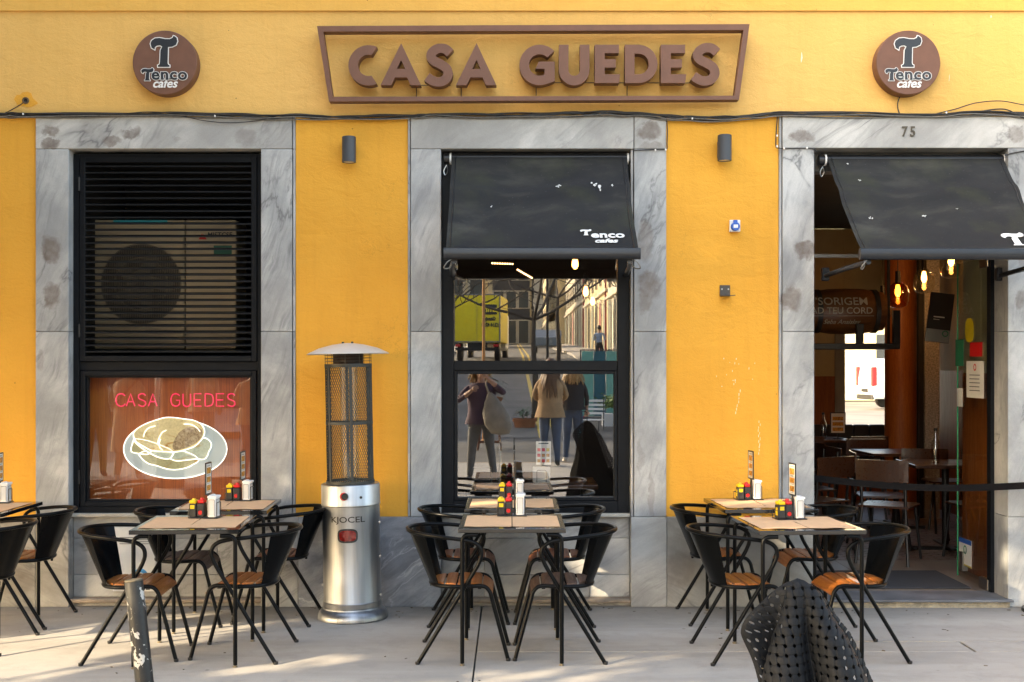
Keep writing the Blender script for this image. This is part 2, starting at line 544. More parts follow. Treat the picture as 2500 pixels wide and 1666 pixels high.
# ================================================================== GROUND
def concrete(name, c0, c1):
    t = NT(name)
    co = t.coords('world')
    f = t.noise(co, 0.8, 6, 0.62, 0.2)
    c = t.ramp(f, [(0.3, c1), (0.7, c0)])
    streak = t.noise(co, 1.3, 6, 0.65, 0.5, sc=(0.35, 2.4, 1))
    c = t.mix(t.ramp(streak, [(0.46, 0.0), (0.72, 0.5)]), c, tuple(x*0.62 for x in c1))
    blot = t.noise(co, 5.0, 6, 0.7, 0.3)
    c = t.mix(t.ramp(blot, [(0.36, 0.35), (0.5, 0.0)]), c, tuple(x*0.7 for x in c1))
    g = t.noise(co, 190, 3, 0.7)
    c = t.mix(t.ramp(g, [(0.36, 0.35), (0.6, 0.0)]), c, tuple(x*0.62 for x in c1))
    vo = t.n('ShaderNodeTexVoronoi', {'Vector': co, 'Scale': 3.1})
    c = t.mix(t.ramp(vo.outputs['Distance'], [(0.012, 0.7), (0.05, 0.0)]), c, (0.05, 0.04, 0.03))
    # darker brown line along the wall foot
    y = t.n('ShaderNodeSeparateXYZ', {0: co}).outputs[1]
    wl = t.ramp(t.math('ADD', t.math('SUBTRACT', y, 7.75), t.math('MULTIPLY', t.noise(co, 2.2, 5, 0.7), 0.55)), [(0.35, 0.0), (0.95, 0.6)])
    near = t.math('LESS_THAN', y, 8.4)
    c = t.mix(t.math('MULTIPLY', wl, near), c, (0.10, 0.085, 0.068))
    t.set(Base_Color=c, Roughness=t.ramp(f, [(0.3, 0.72), (0.7, 0.88)]))
    t.bump(t.math('ADD', t.noise(co, 60, 4, 0.65), t.math('MULTIPLY', streak, 0.5)), 0.3, 0.004)
    return t.m
m_conc = concrete('pavement_concrete', (0.43, 0.405, 0.37), (0.33, 0.31, 0.28))
m_asph = M('asphalt', (0.115, 0.11, 0.10), 0.85, var=0.25, nscale=0.8, bump=0.4, bscale=60, kind='world')
m_road_yel = M('road_yellow_paint', (0.55, 0.38, 0.05), 0.7, var=0.2, kind='world')
m_earth = M('ground_earth', (0.16, 0.14, 0.12), 0.9, var=0.2, nscale=0.4, kind='world')

def ground_z(y):
    if y > -4: return 0.0
    if y > -53: return (-4-y)*0.0441
    return 2.16+(-53-y)*0.0247

# one sheet to the horizon, a little below the paving
b = MB()
ys = [400, 60, 16, 0, -4, -15, -30, -53, -90, -140, -229, -400]
for i in range(len(ys)-1):
    ya, yb = ys[i], ys[i+1]
    za, zb = ground_z(ya)-0.05, ground_z(yb)-0.05
    b.quad((-400, ya, za), (400, ya, za), (400, yb, zb), (-400, yb, zb))
b.build('ground', m_earth, kind='structure')

# pavement of large concrete slabs with sawn joints
pav = empty('pavement'); pav['kind'] = 'structure'
J = 0.005
xs = [-12, -7.4, -0.205, 4.7, 9.4]
for i in range(len(xs)-1):
    if i == 2:   # the slab right of the centre joint is cut by a cross joint and a cover frame
        MB().bb(xs[i]+J, xs[i+1]-J, 2.6+J, 7.04-J, -0.12, 0.0, 0).build('pavement_slab', m_conc, pav)
        MB().bb(xs[i]+J, 2.0-J, 7.04+J, 8.56, -0.12, 0.0, 0).build('pavement_slab', m_conc, pav)
        MB().bb(2.0+J, xs[i+1]-J, 7.30+J, 8.56, -0.12, 0.0, 0).build('pavement_slab', m_conc, pav)
        MB().bb(2.66+J, xs[i+1]-J, 7.04+J, 7.30-J, -0.12, 0.0, 0).build('pavement_slab', m_conc, pav)
    else:
        MB().bb(xs[i]+J, xs[i+1]-J, 2.6+J, 8.56, -0.12, 0.0, 0).build('pavement_slab', m_conc, pav)
    MB().bb(xs[i]+J, xs[i+1]-J, -3.6, 2.6-J, -0.12, 0.0, 0).build('pavement_slab', m_conc, pav)
MB().bb(-12, 9.4, -3.8, -3.605, -0.15, 0.0, 0.015, 2).build('kerb', m_ledge, pav)
mh = empty('access_cover', (2.33, 7.17, 0), 0, 'flush rectangular concrete access cover in the pavement beside the right tables', 'access cover')
MB().bb(-0.32, 0.32, -0.125, 0.125, -0.1, -0.001, 0.003).build('cover_plate', m_conc, mh)

# road running uphill away from the cafe
b = MB()
seg = [-3.81, -8, -15, -30, -53, -90, -140, -229, -395]
for i in range(len(seg)-1):
    ya, yb = seg[i], seg[i+1]
    b.quad((-14 if i < 1 else -3.6, ya, ground_z(ya)-0.03+0.01*(i > 0)), (14 if i < 1 else 3.4, ya, ground_z(ya)-0.03+0.01*(i > 0)),
           (14 if i < 1 else 3.4, yb, ground_z(yb)-0.03+0.01*(i > 0)), (-14 if i < 1 else -3.6, yb, ground_z(yb)-0.03+0.01*(i > 0)))
b.build('road', m_asph, kind='structure')
b = MB()
for i in range(1, len(seg)-1):
    ya, yb = seg[i], seg[i+1]
    for x in (0.55, 0.85):
        b.quad((x, ya, ground_z(ya)-0.012), (x+0.12, ya, ground_z(ya)-0.012), (x+0.12, yb, ground_z(yb)-0.012), (x, yb, ground_z(yb)-0.012))
b.build('road_marking', m_road_yel, kind='structure')
b = MB()
for i in range(1, len(seg)-1):
    ya, yb = seg[i], seg[i+1]
    for (xa, xb) in ((3.41, 8.0), (-8.0, -3.61)):
        za, zb = ground_z(ya)+0.1, ground_z(yb)+0.1
        b.quad((xa, ya, za), (xb, ya, za), (xb, yb, zb), (xa, yb, zb))
        e = xa if xa > 0 else xb
        b.quad((e, ya, za-0.2), (e, ya, za), (e, yb, zb), (e, yb, zb-0.2))
b.build('side_pavement', m_conc, kind='structure')

# ================================================================== CAFE BUILDING
cafe = empty('cafe_building', (0, 0, 0), 0, 'yellow rendered cafe front with grey marble window and door surrounds', 'building')
def wall(name, mat, *a, bev=0.0, **kw): return MB().bb(*a, bev).build(name, mat, cafe, **kw)
X0, X1 = -9.0, 10.0
zl, zt = 3.327, 4.043
for (a, c) in ((X0, -3.231), (-1.469, -0.708), (1.047, 1.811), (3.602, X1)):
    wall('render_panel', m_yel, a, c, 8.35, 8.64, 0.612, zl-0.001)
wall('render_band', m_band, X0, X1, 8.343, 8.64, zl+0.001, zt)
wall('render_top_strip', m_strip, X0, X1, 8.328, 8.64, zt+0.0005, 5.1)
wall('roof_slab', m_dark, X0, X1, 8.0+0.345, 15.3, 5.101, 5.3)

def stone(x0, x1, z0, z1, mat=None, y0=8.33, y1=8.60, bev=0.004, g=0.0012):
    return MB().bb(x0+g, x1-g, y0, y1, z0+g, z1-g, bev, 2).build('stone_block', mat or m_marble, cafe)
# left window surround
stone(-3.231, -1.492, 3.107, zl); stone(-1.490, -1.469, 3.107, zl, m_marble_jamb, 8.338)
stone(-3.231, -3.005, 1.868, 3.107, m_marble_jamb); stone(-3.231, -3.005, 0.612, 1.868, m_marble_jamb)
stone(-1.703, -1.490, 1.868, 3.107, m_marble_jamb); stone(-1.703, -1.490, 0.612, 1.868, m_marble_jamb)
stone(-1.488, -1.469, 1.868, 3.107, m_marble_jamb, 8.338); stone(-1.488, -1.469, 0.612, 1.868, m_marble_jamb, 8.338)
# middle window surround
stone(-0.708, -0.690, 0.612, zl, m_marble_jamb, 8.338)
stone(-0.688, 0.826, 3.107, zl); stone(0.828, 1.047, 3.107, zl, m_marble)
stone(-0.688, -0.481, 1.868, 3.107, m_marble_jamb); stone(-0.688, -0.481, 0.612, 1.868, m_marble_jamb)
stone(0.826, 1.047, 1.868, 3.107, m_marble_jamb); stone(0.826, 1.047, 0.612, 1.868, m_marble_jamb)
stone(0.806, 0.824, 0.612, 3.107, m_marble_jamb, 8.345)
# door surround
stone(1.811, 1.831, 0.612, zl, m_marble_jamb, 8.338)
stone(1.833, 3.60, 3.112, zl)
stone(1.833, 2.050, 1.868, 3.112, m_marble_jamb); stone(1.833, 2.050, 0.612, 1.868, m_marble_jamb)
stone(3.361, 3.60, 1.868, 3.112, m_marble_jamb); stone(3.361, 3.60, 0.612, 1.868, m_marble_jamb)
# plinth course
stone(X0, -5.2, 0, 0.612, m_marble_plinth); stone(-5.2, -3.231, 0, 0.612, m_marble_plinth); stone(-3.231, -3.005, 0, 0.612, m_marble_plinth)
stone(-1.703, -1.45, 0, 0.612, m_marble_apron); stone(-1.45, -0.481, 0, 0.612, m_marble_blue)
stone(0.806, 1.05, 0, 0.612, m_marble_apron); stone(1.05, 2.050, 0, 0.612, m_marble_plinth)
stone(3.361, 3.60, 0, 0.612, m_marble_jamb); stone(3.60, 6.2, 0, 0.612, m_marble_plinth); stone(6.2, X1, 0, 0.612, m_marble_plinth)
# aprons under both windows: three courses, sill above, ledge at the foot
for (xa, xb, js) in ((-3.005, -1.703, ([-2.35], [-2.75, -2.02], [-2.4])), (-0.481, 0.806, ([0.12], [-0.19, 0.53], [-0.19, 0.53]))):
    zz = [0.602, 0.455, 0.206, 0.052]
    for k in range(3):
        cuts = [xa]+js[k]+[xb] if k else [xa, xb]
        for i in range(len(cuts)-1):
            stone(cuts[i], cuts[i+1], zz[k+1], zz[k], m_marble_apron, 8.42, 8.60, 0.003, 0.0015)
    MB().bb(xa, xb, 8.375, 8.60, 0.604, 0.628, 0.003).build('window_sill', m_sill, cafe)
    MB().bb(xa-0.0, xb+0.0, 8.338, 8.60, 0.026, 0.050, 0.004).build('foot_ledge', m_ledge, cafe)
    MB().bb(xa, xb, 8.38, 8.60, -0.02, 0.0255, 0.003).build('foot_stone', m_marble_plinth, cafe)
# door step
m_step = M('step_slate', (0.13, 0.135, 0.145), 0.5, var=0.25, nscale=5, bump=0.2, kind='world')
m_stepbase = M('step_base', (0.33, 0.28, 0.20), 0.9, var=0.3, nscale=16, bump=0.6, bscale=70, kind='world')
MB().bb(2.052, 3.385, 8.285, 8.64, 0.040, 0.056, 0.003, 2).build('door_step', m_step, cafe)
MB().bb(2.052, 3.37, 8.31, 8.60, -0.02, 0.0395, 0.004).build('step_base', m_stepbase, cafe)

# ---- rooms behind the front
RX0, RX1, RY0, RY1, RZ = -1.30, 4.70, 8.645, 15.0, 3.30
m_tile = M('floor_tile_large', (0.20, 0.16, 0.13), 0.35, var=0.15, nscale=3, bump=0.05)
m_herr = M('floor_block', (0.17, 0.115, 0.095), 0.4, var=0.2, nscale=4, bump=0.05)
m_herr2 = M('floor_block_pale', (0.16, 0.12, 0.10), 0.4, var=0.2, nscale=4, bump=0.05)
m_grout = M('floor_grout', (0.03, 0.028, 0.026), 0.8)
wall('floor_screed', m_grout, RX0, RX1, 8.641, RY1, 0.0, 0.048)
xx = [RX0, 0.3, 1.35, 2.0, 2.62, 3.27, 3.9, RX1]
for i in range(len(xx)-1):
    for (ya, yb) in ((8.645, 9.46), (9.46, 9.98)):
        MB().bb(xx[i]+.002, xx[i+1]-.002, ya+.002, yb-.002, 0.04, 0.056, 0.001).build('floor_tile', m_tile, cafe)
# basket of small blocks further in: zig-zag rows, joined where they are too small to tell apart
def herring(x0, x1, y0, y1, mat, seed):
    rnd = random.Random(seed)
    b = MB()
    w = 0.052
    y = y0
    r = 0
    while y < y1:
        x = x0-(0.5*0.16 if r % 2 else 0)
        while x < x1:
            if rnd.random() < 0.5:
                hgt = 0.0535+rnd.random()*0.002
                b.zprism([(x, y), (x+0.08, y+0.03), (x+0.08, y+0.03+w), (x, y+w)], 0.05, hgt)
            else:
                b.zprism([(x, y+0.0), (x+0.078, y+0.03), (x+0.078, y+0.03+w), (x, y+w)], 0.05, 0.054)
            b.zprism([(x+0.082, y+0.03), (x+0.16, y), (x+0.16, y+w), (x+0.082, y+0.03+w)], 0.05, 0.0535+rnd.random()*0.002)
            x += 0.164
        y += w+0.006
        r += 1
    return b.build('floor_block', mat, cafe, merge=False, kind='stuff')
herring(1.6, 4.5, 9.99, 12.6, m_herr, 3)
wall('back_floor', m_herr, RX0, RX1, 12.63, RY1, 0.0485, 0.053)
wall('ceiling', m_ceiling, RX0, RX1, 8.641, RY1, RZ, RZ+0.05)
wall('side_wall', m_ceiling, RX0-0.05, RX0, 8.641, RY1, 0, RZ)
# right-hand side wall: orange panelling below, cream above
DZ = 1.58
wall('side_wall_panelling', m_orange, RX1, RX1+0.1, 8.641, RY1, 0.05, DZ)
wall('side_wall_plaster', m_cream, RX1+0.01, RX1+0.1, 8.641, RY1, DZ+0.001, RZ)
# pier just inside the door leaf (orange and cream return wall)
wall('return_wall_panelling', m_orange, 3.50, RX1-0.001, 8.645, 9.55, 0.05, DZ)
wall('return_wall_plaster', m_cream, 3.505, RX1-0.001, 8.645, 9.545, DZ+0.001, RZ)
# back wall with the bright window at its right end
bx0, bx1, bz0, bz1 = 4.06, 4.66, 0.90, 2.5
wall('back_wall_panelling', m_orange, RX0, bx0, RY1, RY1+0.12, 0.05, 1.50)
wall('back_wall_plaster', m_cream, RX0, bx0, RY1+0.01, RY1+0.12, 1.501, RZ)
wall('back_wall_sill', m_orange, bx0, RX1+.1, RY1, RY1+0.12, 0.05, bz0)
wall('back_wall_head', m_cream, bx0, RX1+.1, RY1, RY1+0.12, bz1, RZ)
wall('back_wall_end', m_cream, bx1, RX1+.1, RY1, RY1+0.12, bz0, bz1)
wall('back_window_reveal', M('reveal_grey', (0.30, 0.30, 0.29), 0.8), bx0-0.12, bx0, RY1-0.02, RY1+0.05, bz0, bz1)
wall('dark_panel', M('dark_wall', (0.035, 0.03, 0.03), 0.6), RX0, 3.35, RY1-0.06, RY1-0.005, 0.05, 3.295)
# timber column, granite pilaster and the dark post with bolts
m_colw = wood('column_timber', (0.56, 0.19, 0.045), (0.34, 0.09, 0.02), 'Z', 1.3, 0.45)
b = MB(); b.lathe([(0.0, 0.05), (0.17, 0.05), (0.17, RZ), (0.0, RZ)], 40, (4.30, 13.6, 0)); b.build('timber_column', m_colw, cafe, smooth=40)
wall('granite_pilaster', M('granite', (0.30, 0.29, 0.28), 0.8, var=0.35, nscale=60), 4.27, 4.42, 12.7, 12.95, 0.05, RZ)
wall('bolted_post', m_black, 4.215, 4.262, 12.72, 12.8, 0.05, RZ)

# ---- left bay: niche for the air-conditioning unit above, timber-backed sign window below
wall('niche_back', m_dark, -3.02, -1.68, 9.55, 9.6, 0.5, 3.2)
wall('niche_side', m_dark, -3.05, -3.006, 8.605, 9.6, 0.5, 3.2)
wall('niche_side', m_dark, -1.70, -1.66, 8.605, 9.6, 0.5, 3.2)
wall('niche_top', m_dark, -3.0, -1.71, 8.605, 9.54, 3.11, 3.16)
wall('niche_shelf', m_dark, -3.0, -1.71, 8.50, 9.54, 1.60, 1.64)
m_signwood = wood('sign_window_timber', (0.50, 0.12, 0.020), (0.20, 0.036, 0.007), 'Z', 1.6, 0.35, 0.1, (0.35, 34))
nb = 1
for i in range(nb):
    xa = -3.0+i*(1.29/nb)
    MB().bb(xa+.0008, xa+1.29/nb-.0008, 8.560, 8.575, 0.62, 1.60, 0.001).build('timber_board', m_signwood, cafe)

# ---- window frames ------------------------------------------------
YF = 8.42
def FX(px): return (px-1250)/(3000/YF)
def FZ(py): return 1.646-(py-890)/(3000/YF)
def ring(b, x0, x1, z0, z1, w, y0, y1, bev=0.0025):
    """four butted members"""
    b.bb(x0, x0+w, y0, y1, z0, z1, bev)
    b.bb(x1-w, x1, y0, y1, z0, z1, bev)
    b.bb(x0+w, x1-w, y0, y1, z1-w, z1, bev)
    b.bb(x0+w, x1-w, y0, y1, z0, z0+w, bev)

lw = MB()
ring(lw, -3.004, -1.704, 0.630, FZ(376), 0.040, 8.415, 8.52)
lw.bb(-2.963, -1.745, 8.43, 8.52, FZ(905), FZ(884), 0.002)
lw = lw.build('louvred_window', m_frame, cafe)
lf = MB()   # louvre leaf
ring(lf, -2.959, -1.747, FZ(883), FZ(384), 0.038, 8.408, 8.46)
lf = lf.build('louvre_leaf_frame', m_frame, lw)
b = MB()
ring(b, -2.955, -1.751, 0.672, FZ(906), 0.034, 8.412, 8.47)
ring(b, -2.920, -1.786, 0.707, FZ(906)-0.035, 0.012, 8.430, 8.47)
b.build('lower_frame', m_frame, lw)
MB().quad((-2.909, 8.45, .718), (-1.797, 8.45, .718), (-1.797, 8.45, FZ(906)-.046), (-2.909, 8.45, FZ(906)-.046)).build('pane', m_glass_sign, lw)
ns = 31
z_top, z_bot = FZ(404), FZ(872)
sm = MB()
rot = Matrix.Rotation(R(15), 4, 'X')
sm.box((0, 0, 0), (1.134, 0.050, 0.0028), 0, rot)
sm.bb(-0.567, 0.567, -0.0245, -0.0215, -0.0135, -0.0075)
sl0 = sm.build('slat', m_slat, lw)
sl0.location = (-2.353, 8.433, z_top)
for i in range(1, ns):
    o = sl0.copy(); COL.objects.link(o); o.parent = lw
    o.location = (-2.353, 8.433, z_top+(z_bot-z_top)*i/(ns-1))
    o.rotation_euler = (R(random.uniform(-1.2, 1.2)), R(random.uniform(-0.05, 0.05)), 0)
for z in (FZ(450), FZ(808), FZ(1165)):
    MB().tube([(-2.962, 8.408, z-0.045), (-2.962, 8.408, z+0.045)], 0.008, 8).build('hinge', m_black, lw, smooth=40)

mw = MB()
ring(mw, -0.479, 0.804, 0.630, 3.10, 0.080, 8.415, 8.52)
mw.bb(-0.398, 0.723, 8.43, 8.52, FZ(905), FZ(881), 0.002)
mw = mw.build('cafe_window', m_frame, cafe)
b = MB()
ring(b, -0.397, 0.722, 0.712, FZ(906), 0.022, 8.425, 8.48)
b.build('lower_sash', m_frame, mw)
MB().quad((-.376, 8.46, .733), (.701, 8.46, .733), (.701, 8.46, FZ(906)-.021), (-.376, 8.46, FZ(906)-.021)).build('pane', m_glass, mw)
MB().quad((-.40, 8.46, FZ(881)-.002), (.725, 8.46, FZ(881)-.002), (.725, 8.46, 3.022), (-.40, 8.46, 3.022)).build('pane', m_glass, mw)
MB().bb(-0.478, -0.40, 8.421, 8.50, 2.28, 3.02).build('blackout_panel', m_black, mw)

# ---- glass door leaf standing open into the room
dl = empty('glass_door', (3.345, 8.60, 0.06)); setparent(dl, cafe)
b = MB(); b.quad((0, 0, .005), (0, .62, .005), (0, .62, 2.34), (0, 0, 2.34))
dp = b.build('door_pane', m_glass_door, dl)
b = MB(); b.bb(-0.0052, 0.0052, 0.6205, 0.623, 0.005, 2.34); b.build('pane_edge', M('glass_edge_green', (0.03, 0.30, 0.14), 0.2), dl)
b = MB(); b.bb(-0.018, 0.018, 0.0, 0.16, 0.0, 0.075, 0.003); b.build('patch_fitting', m_steel, dl)
b = MB(); b.bb(-0.018, 0.018, 0.0, 0.16, 2.27, 2.345, 0.003); b.build('patch_fitting', m_steel, dl)
b = MB(); b.bb(-0.022, 0.022, 0.47, 0.53, 0.06, 0.20, 0.003); b.build('floor_lock', m_steel, dl)
# fixed side light frame and transom
MB().quad((2.06, 8.625, 2.42), (3.334, 8.625, 2.42), (3.334, 8.625, 2.975), (2.06, 8.625, 2.975)).build('door_transom_glass', m_glass_door, cafe)
wall('door_side_post', m_frame, 3.335, 3.360, 8.56, 8.63, 0.056, 3.10)
wall('door_head_shutter_box', M('shutter_box', (0.10, 0.10, 0.095), 0.5, var=0.2), 2.052, 3.359, 8.50, 8.64, 2.98, 3.111)
wall('transom_bar', m_steel, 2.06, 3.334, 8.612, 8.64, 2.395, 2.418)
# ================================================================== FASCIA LETTERING
YS = 8.215
def zp(x, y, sc, ox, oy, Y):      # measured in an enlarged crop
    v = P(ox+x*sc, oy+y*sc, Y); return (v.x, v.z)
def z2(x, y): return zp(x, y, 1140/2353, 740, 0, YS)
fs = empty('cafe_name_sign', (0, 0, 0), 0, 'brown raised lettering reading CASA GUEDES inside a tapered brown outline frame', 'sign')
o4 = [z2(70, 132), z2(2250, 122), z2(2197, 503), z2(130, 512)]
i4 = [z2(101, 160), z2(2219, 152), z2(2174, 483), z2(148, 488)]
for k in range(4):
    a, c, d, e = o4[k], o4[(k+1) % 4], i4[(k+1) % 4], i4[k]
    b = MB(); b.prism([a, c, d, e], YS, YS+0.085); b.build('frame_bar', m_sign_brown, fs)
def arc(cx, cy, r, a0, a1, n=18, ry=None):
    return [(cx+r*math.cos(R(a0+(a1-a0)*i/n)), cy-(ry or r)*math.sin(R(a0+(a1-a0)*i/n))) for i in range(n+1)]
def strip(pts, w, closed=False):
    pts = [Vector((p[0], p[1])) for p in pts]
    L, Rr = [], []
    for i, p in enumerate(pts):
        t = (pts[min(i+1, len(pts)-1)]-pts[max(i-1, 0)]).normalized()
        n = Vector((-t.y, t.x))*w/2
        L.append(tuple(p+n)); Rr.append(tuple(p-n))
    return L+list(reversed(Rr))
def S_loop(x0, y0, w, h, st):
    q = [(.87, .215), (.70, .118), (.46, .108), (.27, .19), (.22, .30), (.33, .40), (.54, .475), (.74, .575), (.80, .71), (.70, .84), (.49, .895), (.28, .865), (.08, .775)]
    c = catmull([Vector((x0+a*w, y0+b_*h, 0)) for a, b_ in q], 5)
    return strip([(p.x, p.y) for p in c], st)
def A_loops(x0):
    x = x0-388
    return [[(492+x, 218), (592+x, 430), (540+x, 430), (522+x, 391), (461+x, 391), (442+x, 430), (388+x, 430)], [(492+x, 303), (513+x, 348), (470+x, 348)]]
def E_loop(x0):
    x = x0-1470
    return [[(1470+x, 226), (1592+x, 226), (1592+x, 268), (1520+x, 268), (1520+x, 299), (1576+x, 299), (1576+x, 341), (1520+x, 341), (1520+x, 375), (1598+x, 375), (1592+x, 419), (1470+x, 419)]]
G = arc(1192, 328, 102, 44, 292, 26)
G += [(1245, 418), (1268, 410), (1268, 311), (1188, 311), (1171, 347), (1217, 347), (1217, 374)]+arc(1192, 328, 54, 290, 44, 20)
U = [(1290, 226), (1338, 226)]+[(x, y) for x, y in arc(1366, 354, 29, 180, 360, 12)]+[(1395, 226), (1443, 226)]+arc(1366, 354, 77, 360, 180, 16)
D = [[(1622, 226), (1690, 226)]+arc(1690, 323, 96, 90, -90, 20)[1:]+[(1622, 419)], [(1670, 271)]+arc(1690, 323, 52, 90, -90, 14)+[(1670, 375)]]
C_ = arc(330, 330, 102, 66, 294, 24)+arc(330, 330, 54, 294-8, 66+8, 18)
letters = [('letter_c', [C_]), ('letter_a', A_loops(390)), ('letter_s', [S_loop(612, 222, 148, 214, 47)]), ('letter_a', A_loops(770)),
           ('letter_g', [G]), ('letter_u', [U]), ('letter_e', E_loop(1470)), ('letter_d', D), ('letter_e', E_loop(1803)), ('letter_s', [S_loop(1955, 219, 150, 212, 47)])]
for nm, loops in letters:
    me = shape([[z2(x, y) for x, y in lp] for lp in loops], 0.085)
    link(nm, me, m_sign_brown, fs, loc=(0, YS+0.0425, 0))
b = MB()
for px, py0, py1 in ((1017, 212, 236), (1126, 212, 236), (1309, 205, 234), (1531, 205, 234)):
    b.tube([P(px, py0, 8.33), P(px, py1, 8.33)], 0.003, 6)
b.tube([P(1000, 209, 8.33), P(1100, 209, 8.33)], 0.0025, 6)
b.tube([P(1300, 202, 8.33), P(1690, 203, 8.33)], 0.0025, 6)
b.build('feed_wire', m_cable, fs, smooth=60)

# ================================================================== ROUND COFFEE SIGNS
TL = [(1172, 378), (1150, 365), (1142, 335), (1150, 312), (1175, 295), (1210, 292), (1250, 300), (1285, 301), (1306, 291), (1312, 277), (1322, 280), (1336, 292), (1341, 316), (1331, 343), (1302, 357), (1272, 360), (1269, 478), (1273, 490), (1283, 494), (1283, 507), (1197, 507), (1196, 495), (1207, 490), (1212, 478), (1216, 385), (1230, 356), (1212, 347), (1190, 350), (1175, 360)]
def t_loop(k, cx, cz, flip=False):     # normalised about the stem centre, height 1
    return [((x-1242)/230*k+cx, (392-y)/230*k+cz) for x, y in TL]
def tenco(par, w, cx, cz, y, mat, out=None, th=0.004):
    """word in fat serif letters, width w, centred on cx"""
    k = w/4.05
    def put(me, dx, m, yy, nm='letter'):
        link(nm, me, m, par, loc=(cx+dx, yy, cz))
    parts = []
    sets = ((mat, 0.0, 0.0),) if out is None else ((out, 0.050*k, 0.0), (mat, 0.0, -0.002))
    for m, off, dy in sets:
        put(shape([[((x-1242)/230*k*1.38, (392-yy)/230*k*1.22+0.50*k) for x, yy in TL]], th, off), -w*0.40, m, y+dy)
        me = text_mesh('enco', k*1.52, th, 0.036*k+off, 0, 'CENTER', 1.10, 1.06)
        put(me, w*0.115, m, y+dy)
        # slab feet that make the n and the e read as serif type
        bb = MB()
        for dx in (-0.045, 0.125):
            bb.bb(w*(0.0+dx)-0.10*k-off, w*(0.0+dx)+0.14*k+off, -th/2-.0004, th/2, -0.01*k-off, 0.10*k+off)
        bb.build('letter_serif', m, par, loc=(cx, y+dy, cz))
def round_sign(cx, cy, label):
    YR = 8.245
    c = P(cx, cy, YR)
    s = empty('round_sign', (c.x, 8.34, c.z), 0, label, 'sign', 'round coffee signs on the facade')
    r = 0.2155
    b = MB(); b.lathe([(0.0, -0.095), (r-0.004, -0.095), (r, -0.091), (r, 0.0), (0, 0)], 72, axis='Y')
    b.build('disc', m_sign_brown, s, smooth=30)
    YY = -0.098
    k = 0.208
    for m, off, dy in ((m_white, 0.0055, 0.0), (m_sign_ink, 0.0, -0.002)):
        link('emblem', shape([t_loop(k, 0, 0)], 0.004, off), m, s, loc=(-0.003, YY+dy, 0.073))
    tenco(s, 0.285, 0.0, -0.115, YY, m_sign_ink, m_white)
    link('caption', text_mesh('cafes', 0.084, 0.004, 0.0016, 0.28), m_white, s, loc=(0.0, YY, -0.168))
    return s
round_sign(402, 153, 'round brown coffee sign above the louvred window with black letters')
sgn = round_sign(2217.6, 153, 'round brown coffee sign over the open doorway with a cable hanging below')
b = MB(); b.tube(catmull([(-0.03, -0.01, -0.21), (-0.045, -0.015, -0.25), (-0.045, -0.015, -0.29), (-0.035, -0.015, -0.325)], 6), 0.004, 8)
b.build('feed_cable', m_cable, sgn, smooth=60)

# house number
hn = empty('house_number', (0, 0, 0), 0, 'bronze house number 75 fixed on the marble lintel over the door', 'house number')
for ch, px in (('7', 2208.5), ('5', 2228.5)):
    v = P(px, 333, 8.325)
    link('digit', text_mesh(ch, 0.096, 0.008, 0.001, 0, 'CENTER', 0.86), M('bronze', (0.09, 0.075, 0.055), 0.5, 0.6), hn, loc=(v.x, 8.325, v.z))

# ================================================================== WALL LAMPS
m_lampg = M('lamp_grey', (0.042, 0.048, 0.056), 0.5, var=0.06, bump=0.05)
def wall_lamp(px0, px1, py0, py1, label, mark=False):
    c = P((px0+px1)/2, (py0+py1)/2, 8.26)
    h = (py1-py0)*8.26/3000
    r = (px1-px0)*8.26/6000*0.94
    s = empty('wall_lamp', (c.x, 8.26, c.z), 0, label, 'wall lamp', 'cylinder wall lamps')
    b = MB(); b.lathe([(0, h/2), (r-.004, h/2), (r, h/2-.004), (r, -h/2), (r-.006, -h/2), (r-.006, -h/2+.03), (0, -h/2+.03)], 40)
    b.build('lamp_body', m_lampg, s, smooth=30)
    b = MB(); b.lathe([(0, -h/2+.008), (r-.0065, -h/2+.008), (r-.0065, -h/2+.004), (0, -h/2+.004)], 32)
    b.build('lens', M('lamp_lens', (0.75, 0.68, 0.50), 0.3), s, smooth=30)
    b = MB(); b.bb(-0.036, 0.036, 0.04, 0.088, -0.055, 0.055, 0.004, 2); b.build('wall_bracket', m_lampg, s)
    return s
wall_lamp(834, 870, 334, 397, 'grey cylinder wall lamp between the louvred window and the middle window')
wall_lamp(1751, 1787, 330, 393, 'grey cylinder wall lamp between the middle window and the door')

# socket and small bracket
v = P(1794, 552, 8.33)
so = empty('power_socket', (v.x, 8.35, v.z), 0, 'blue and white industrial power socket on the yellow wall', 'socket')
MB().bb(-0.036, 0.036, -0.03, 0.0, -0.04, 0.04, 0.005, 2).build('backplate', m_white, so)
m_blue = M('socket_blue', (0.012, 0.10, 0.42), 0.4)
b = MB(); b.lathe([(0, -0.055), (0.026, -0.055), (0.030, -0.050), (0.030, -0.03), (0, -0.03)], 28, (0, 0, -0.006), 'Y'); b.bb(-0.014, 0.014, -0.05, -0.03, 0.018, 0.038, 0.002)
b.build('flap_cover', m_blue, so, smooth=35)
MB().bb(-0.015, 0.015, -0.058, -0.0555, -0.017, 0.005, 0.001).build('rating_label', m_white, so)
v = P(1771, 710, 8.33)
bk = empty('steel_bracket', (v.x, 8.35, v.z), 0, 'small square dark steel bracket screwed to the yellow wall below the socket', 'bracket')
m_gunm = M('bracket_steel', (0.065, 0.06, 0.055), 0.45, 0.5)
b = MB(); b.bb(-0.036, 0.034, -0.012, 0.0, -0.038, 0.038, 0.002); b.bb(-0.036, 0.036, -0.075, -0.012, -0.038, -0.034, 0.001); b.build('plate', m_gunm, bk)
for x in (-0.022, 0.022):
    b = MB(); b.lathe([(0, -0.017), (0.005, -0.016), (0.0055, -0.012), (0, -0.012)], 10, (x, 0, 0.010), 'Y'); b.build('screw', m_steel, bk, smooth=40)
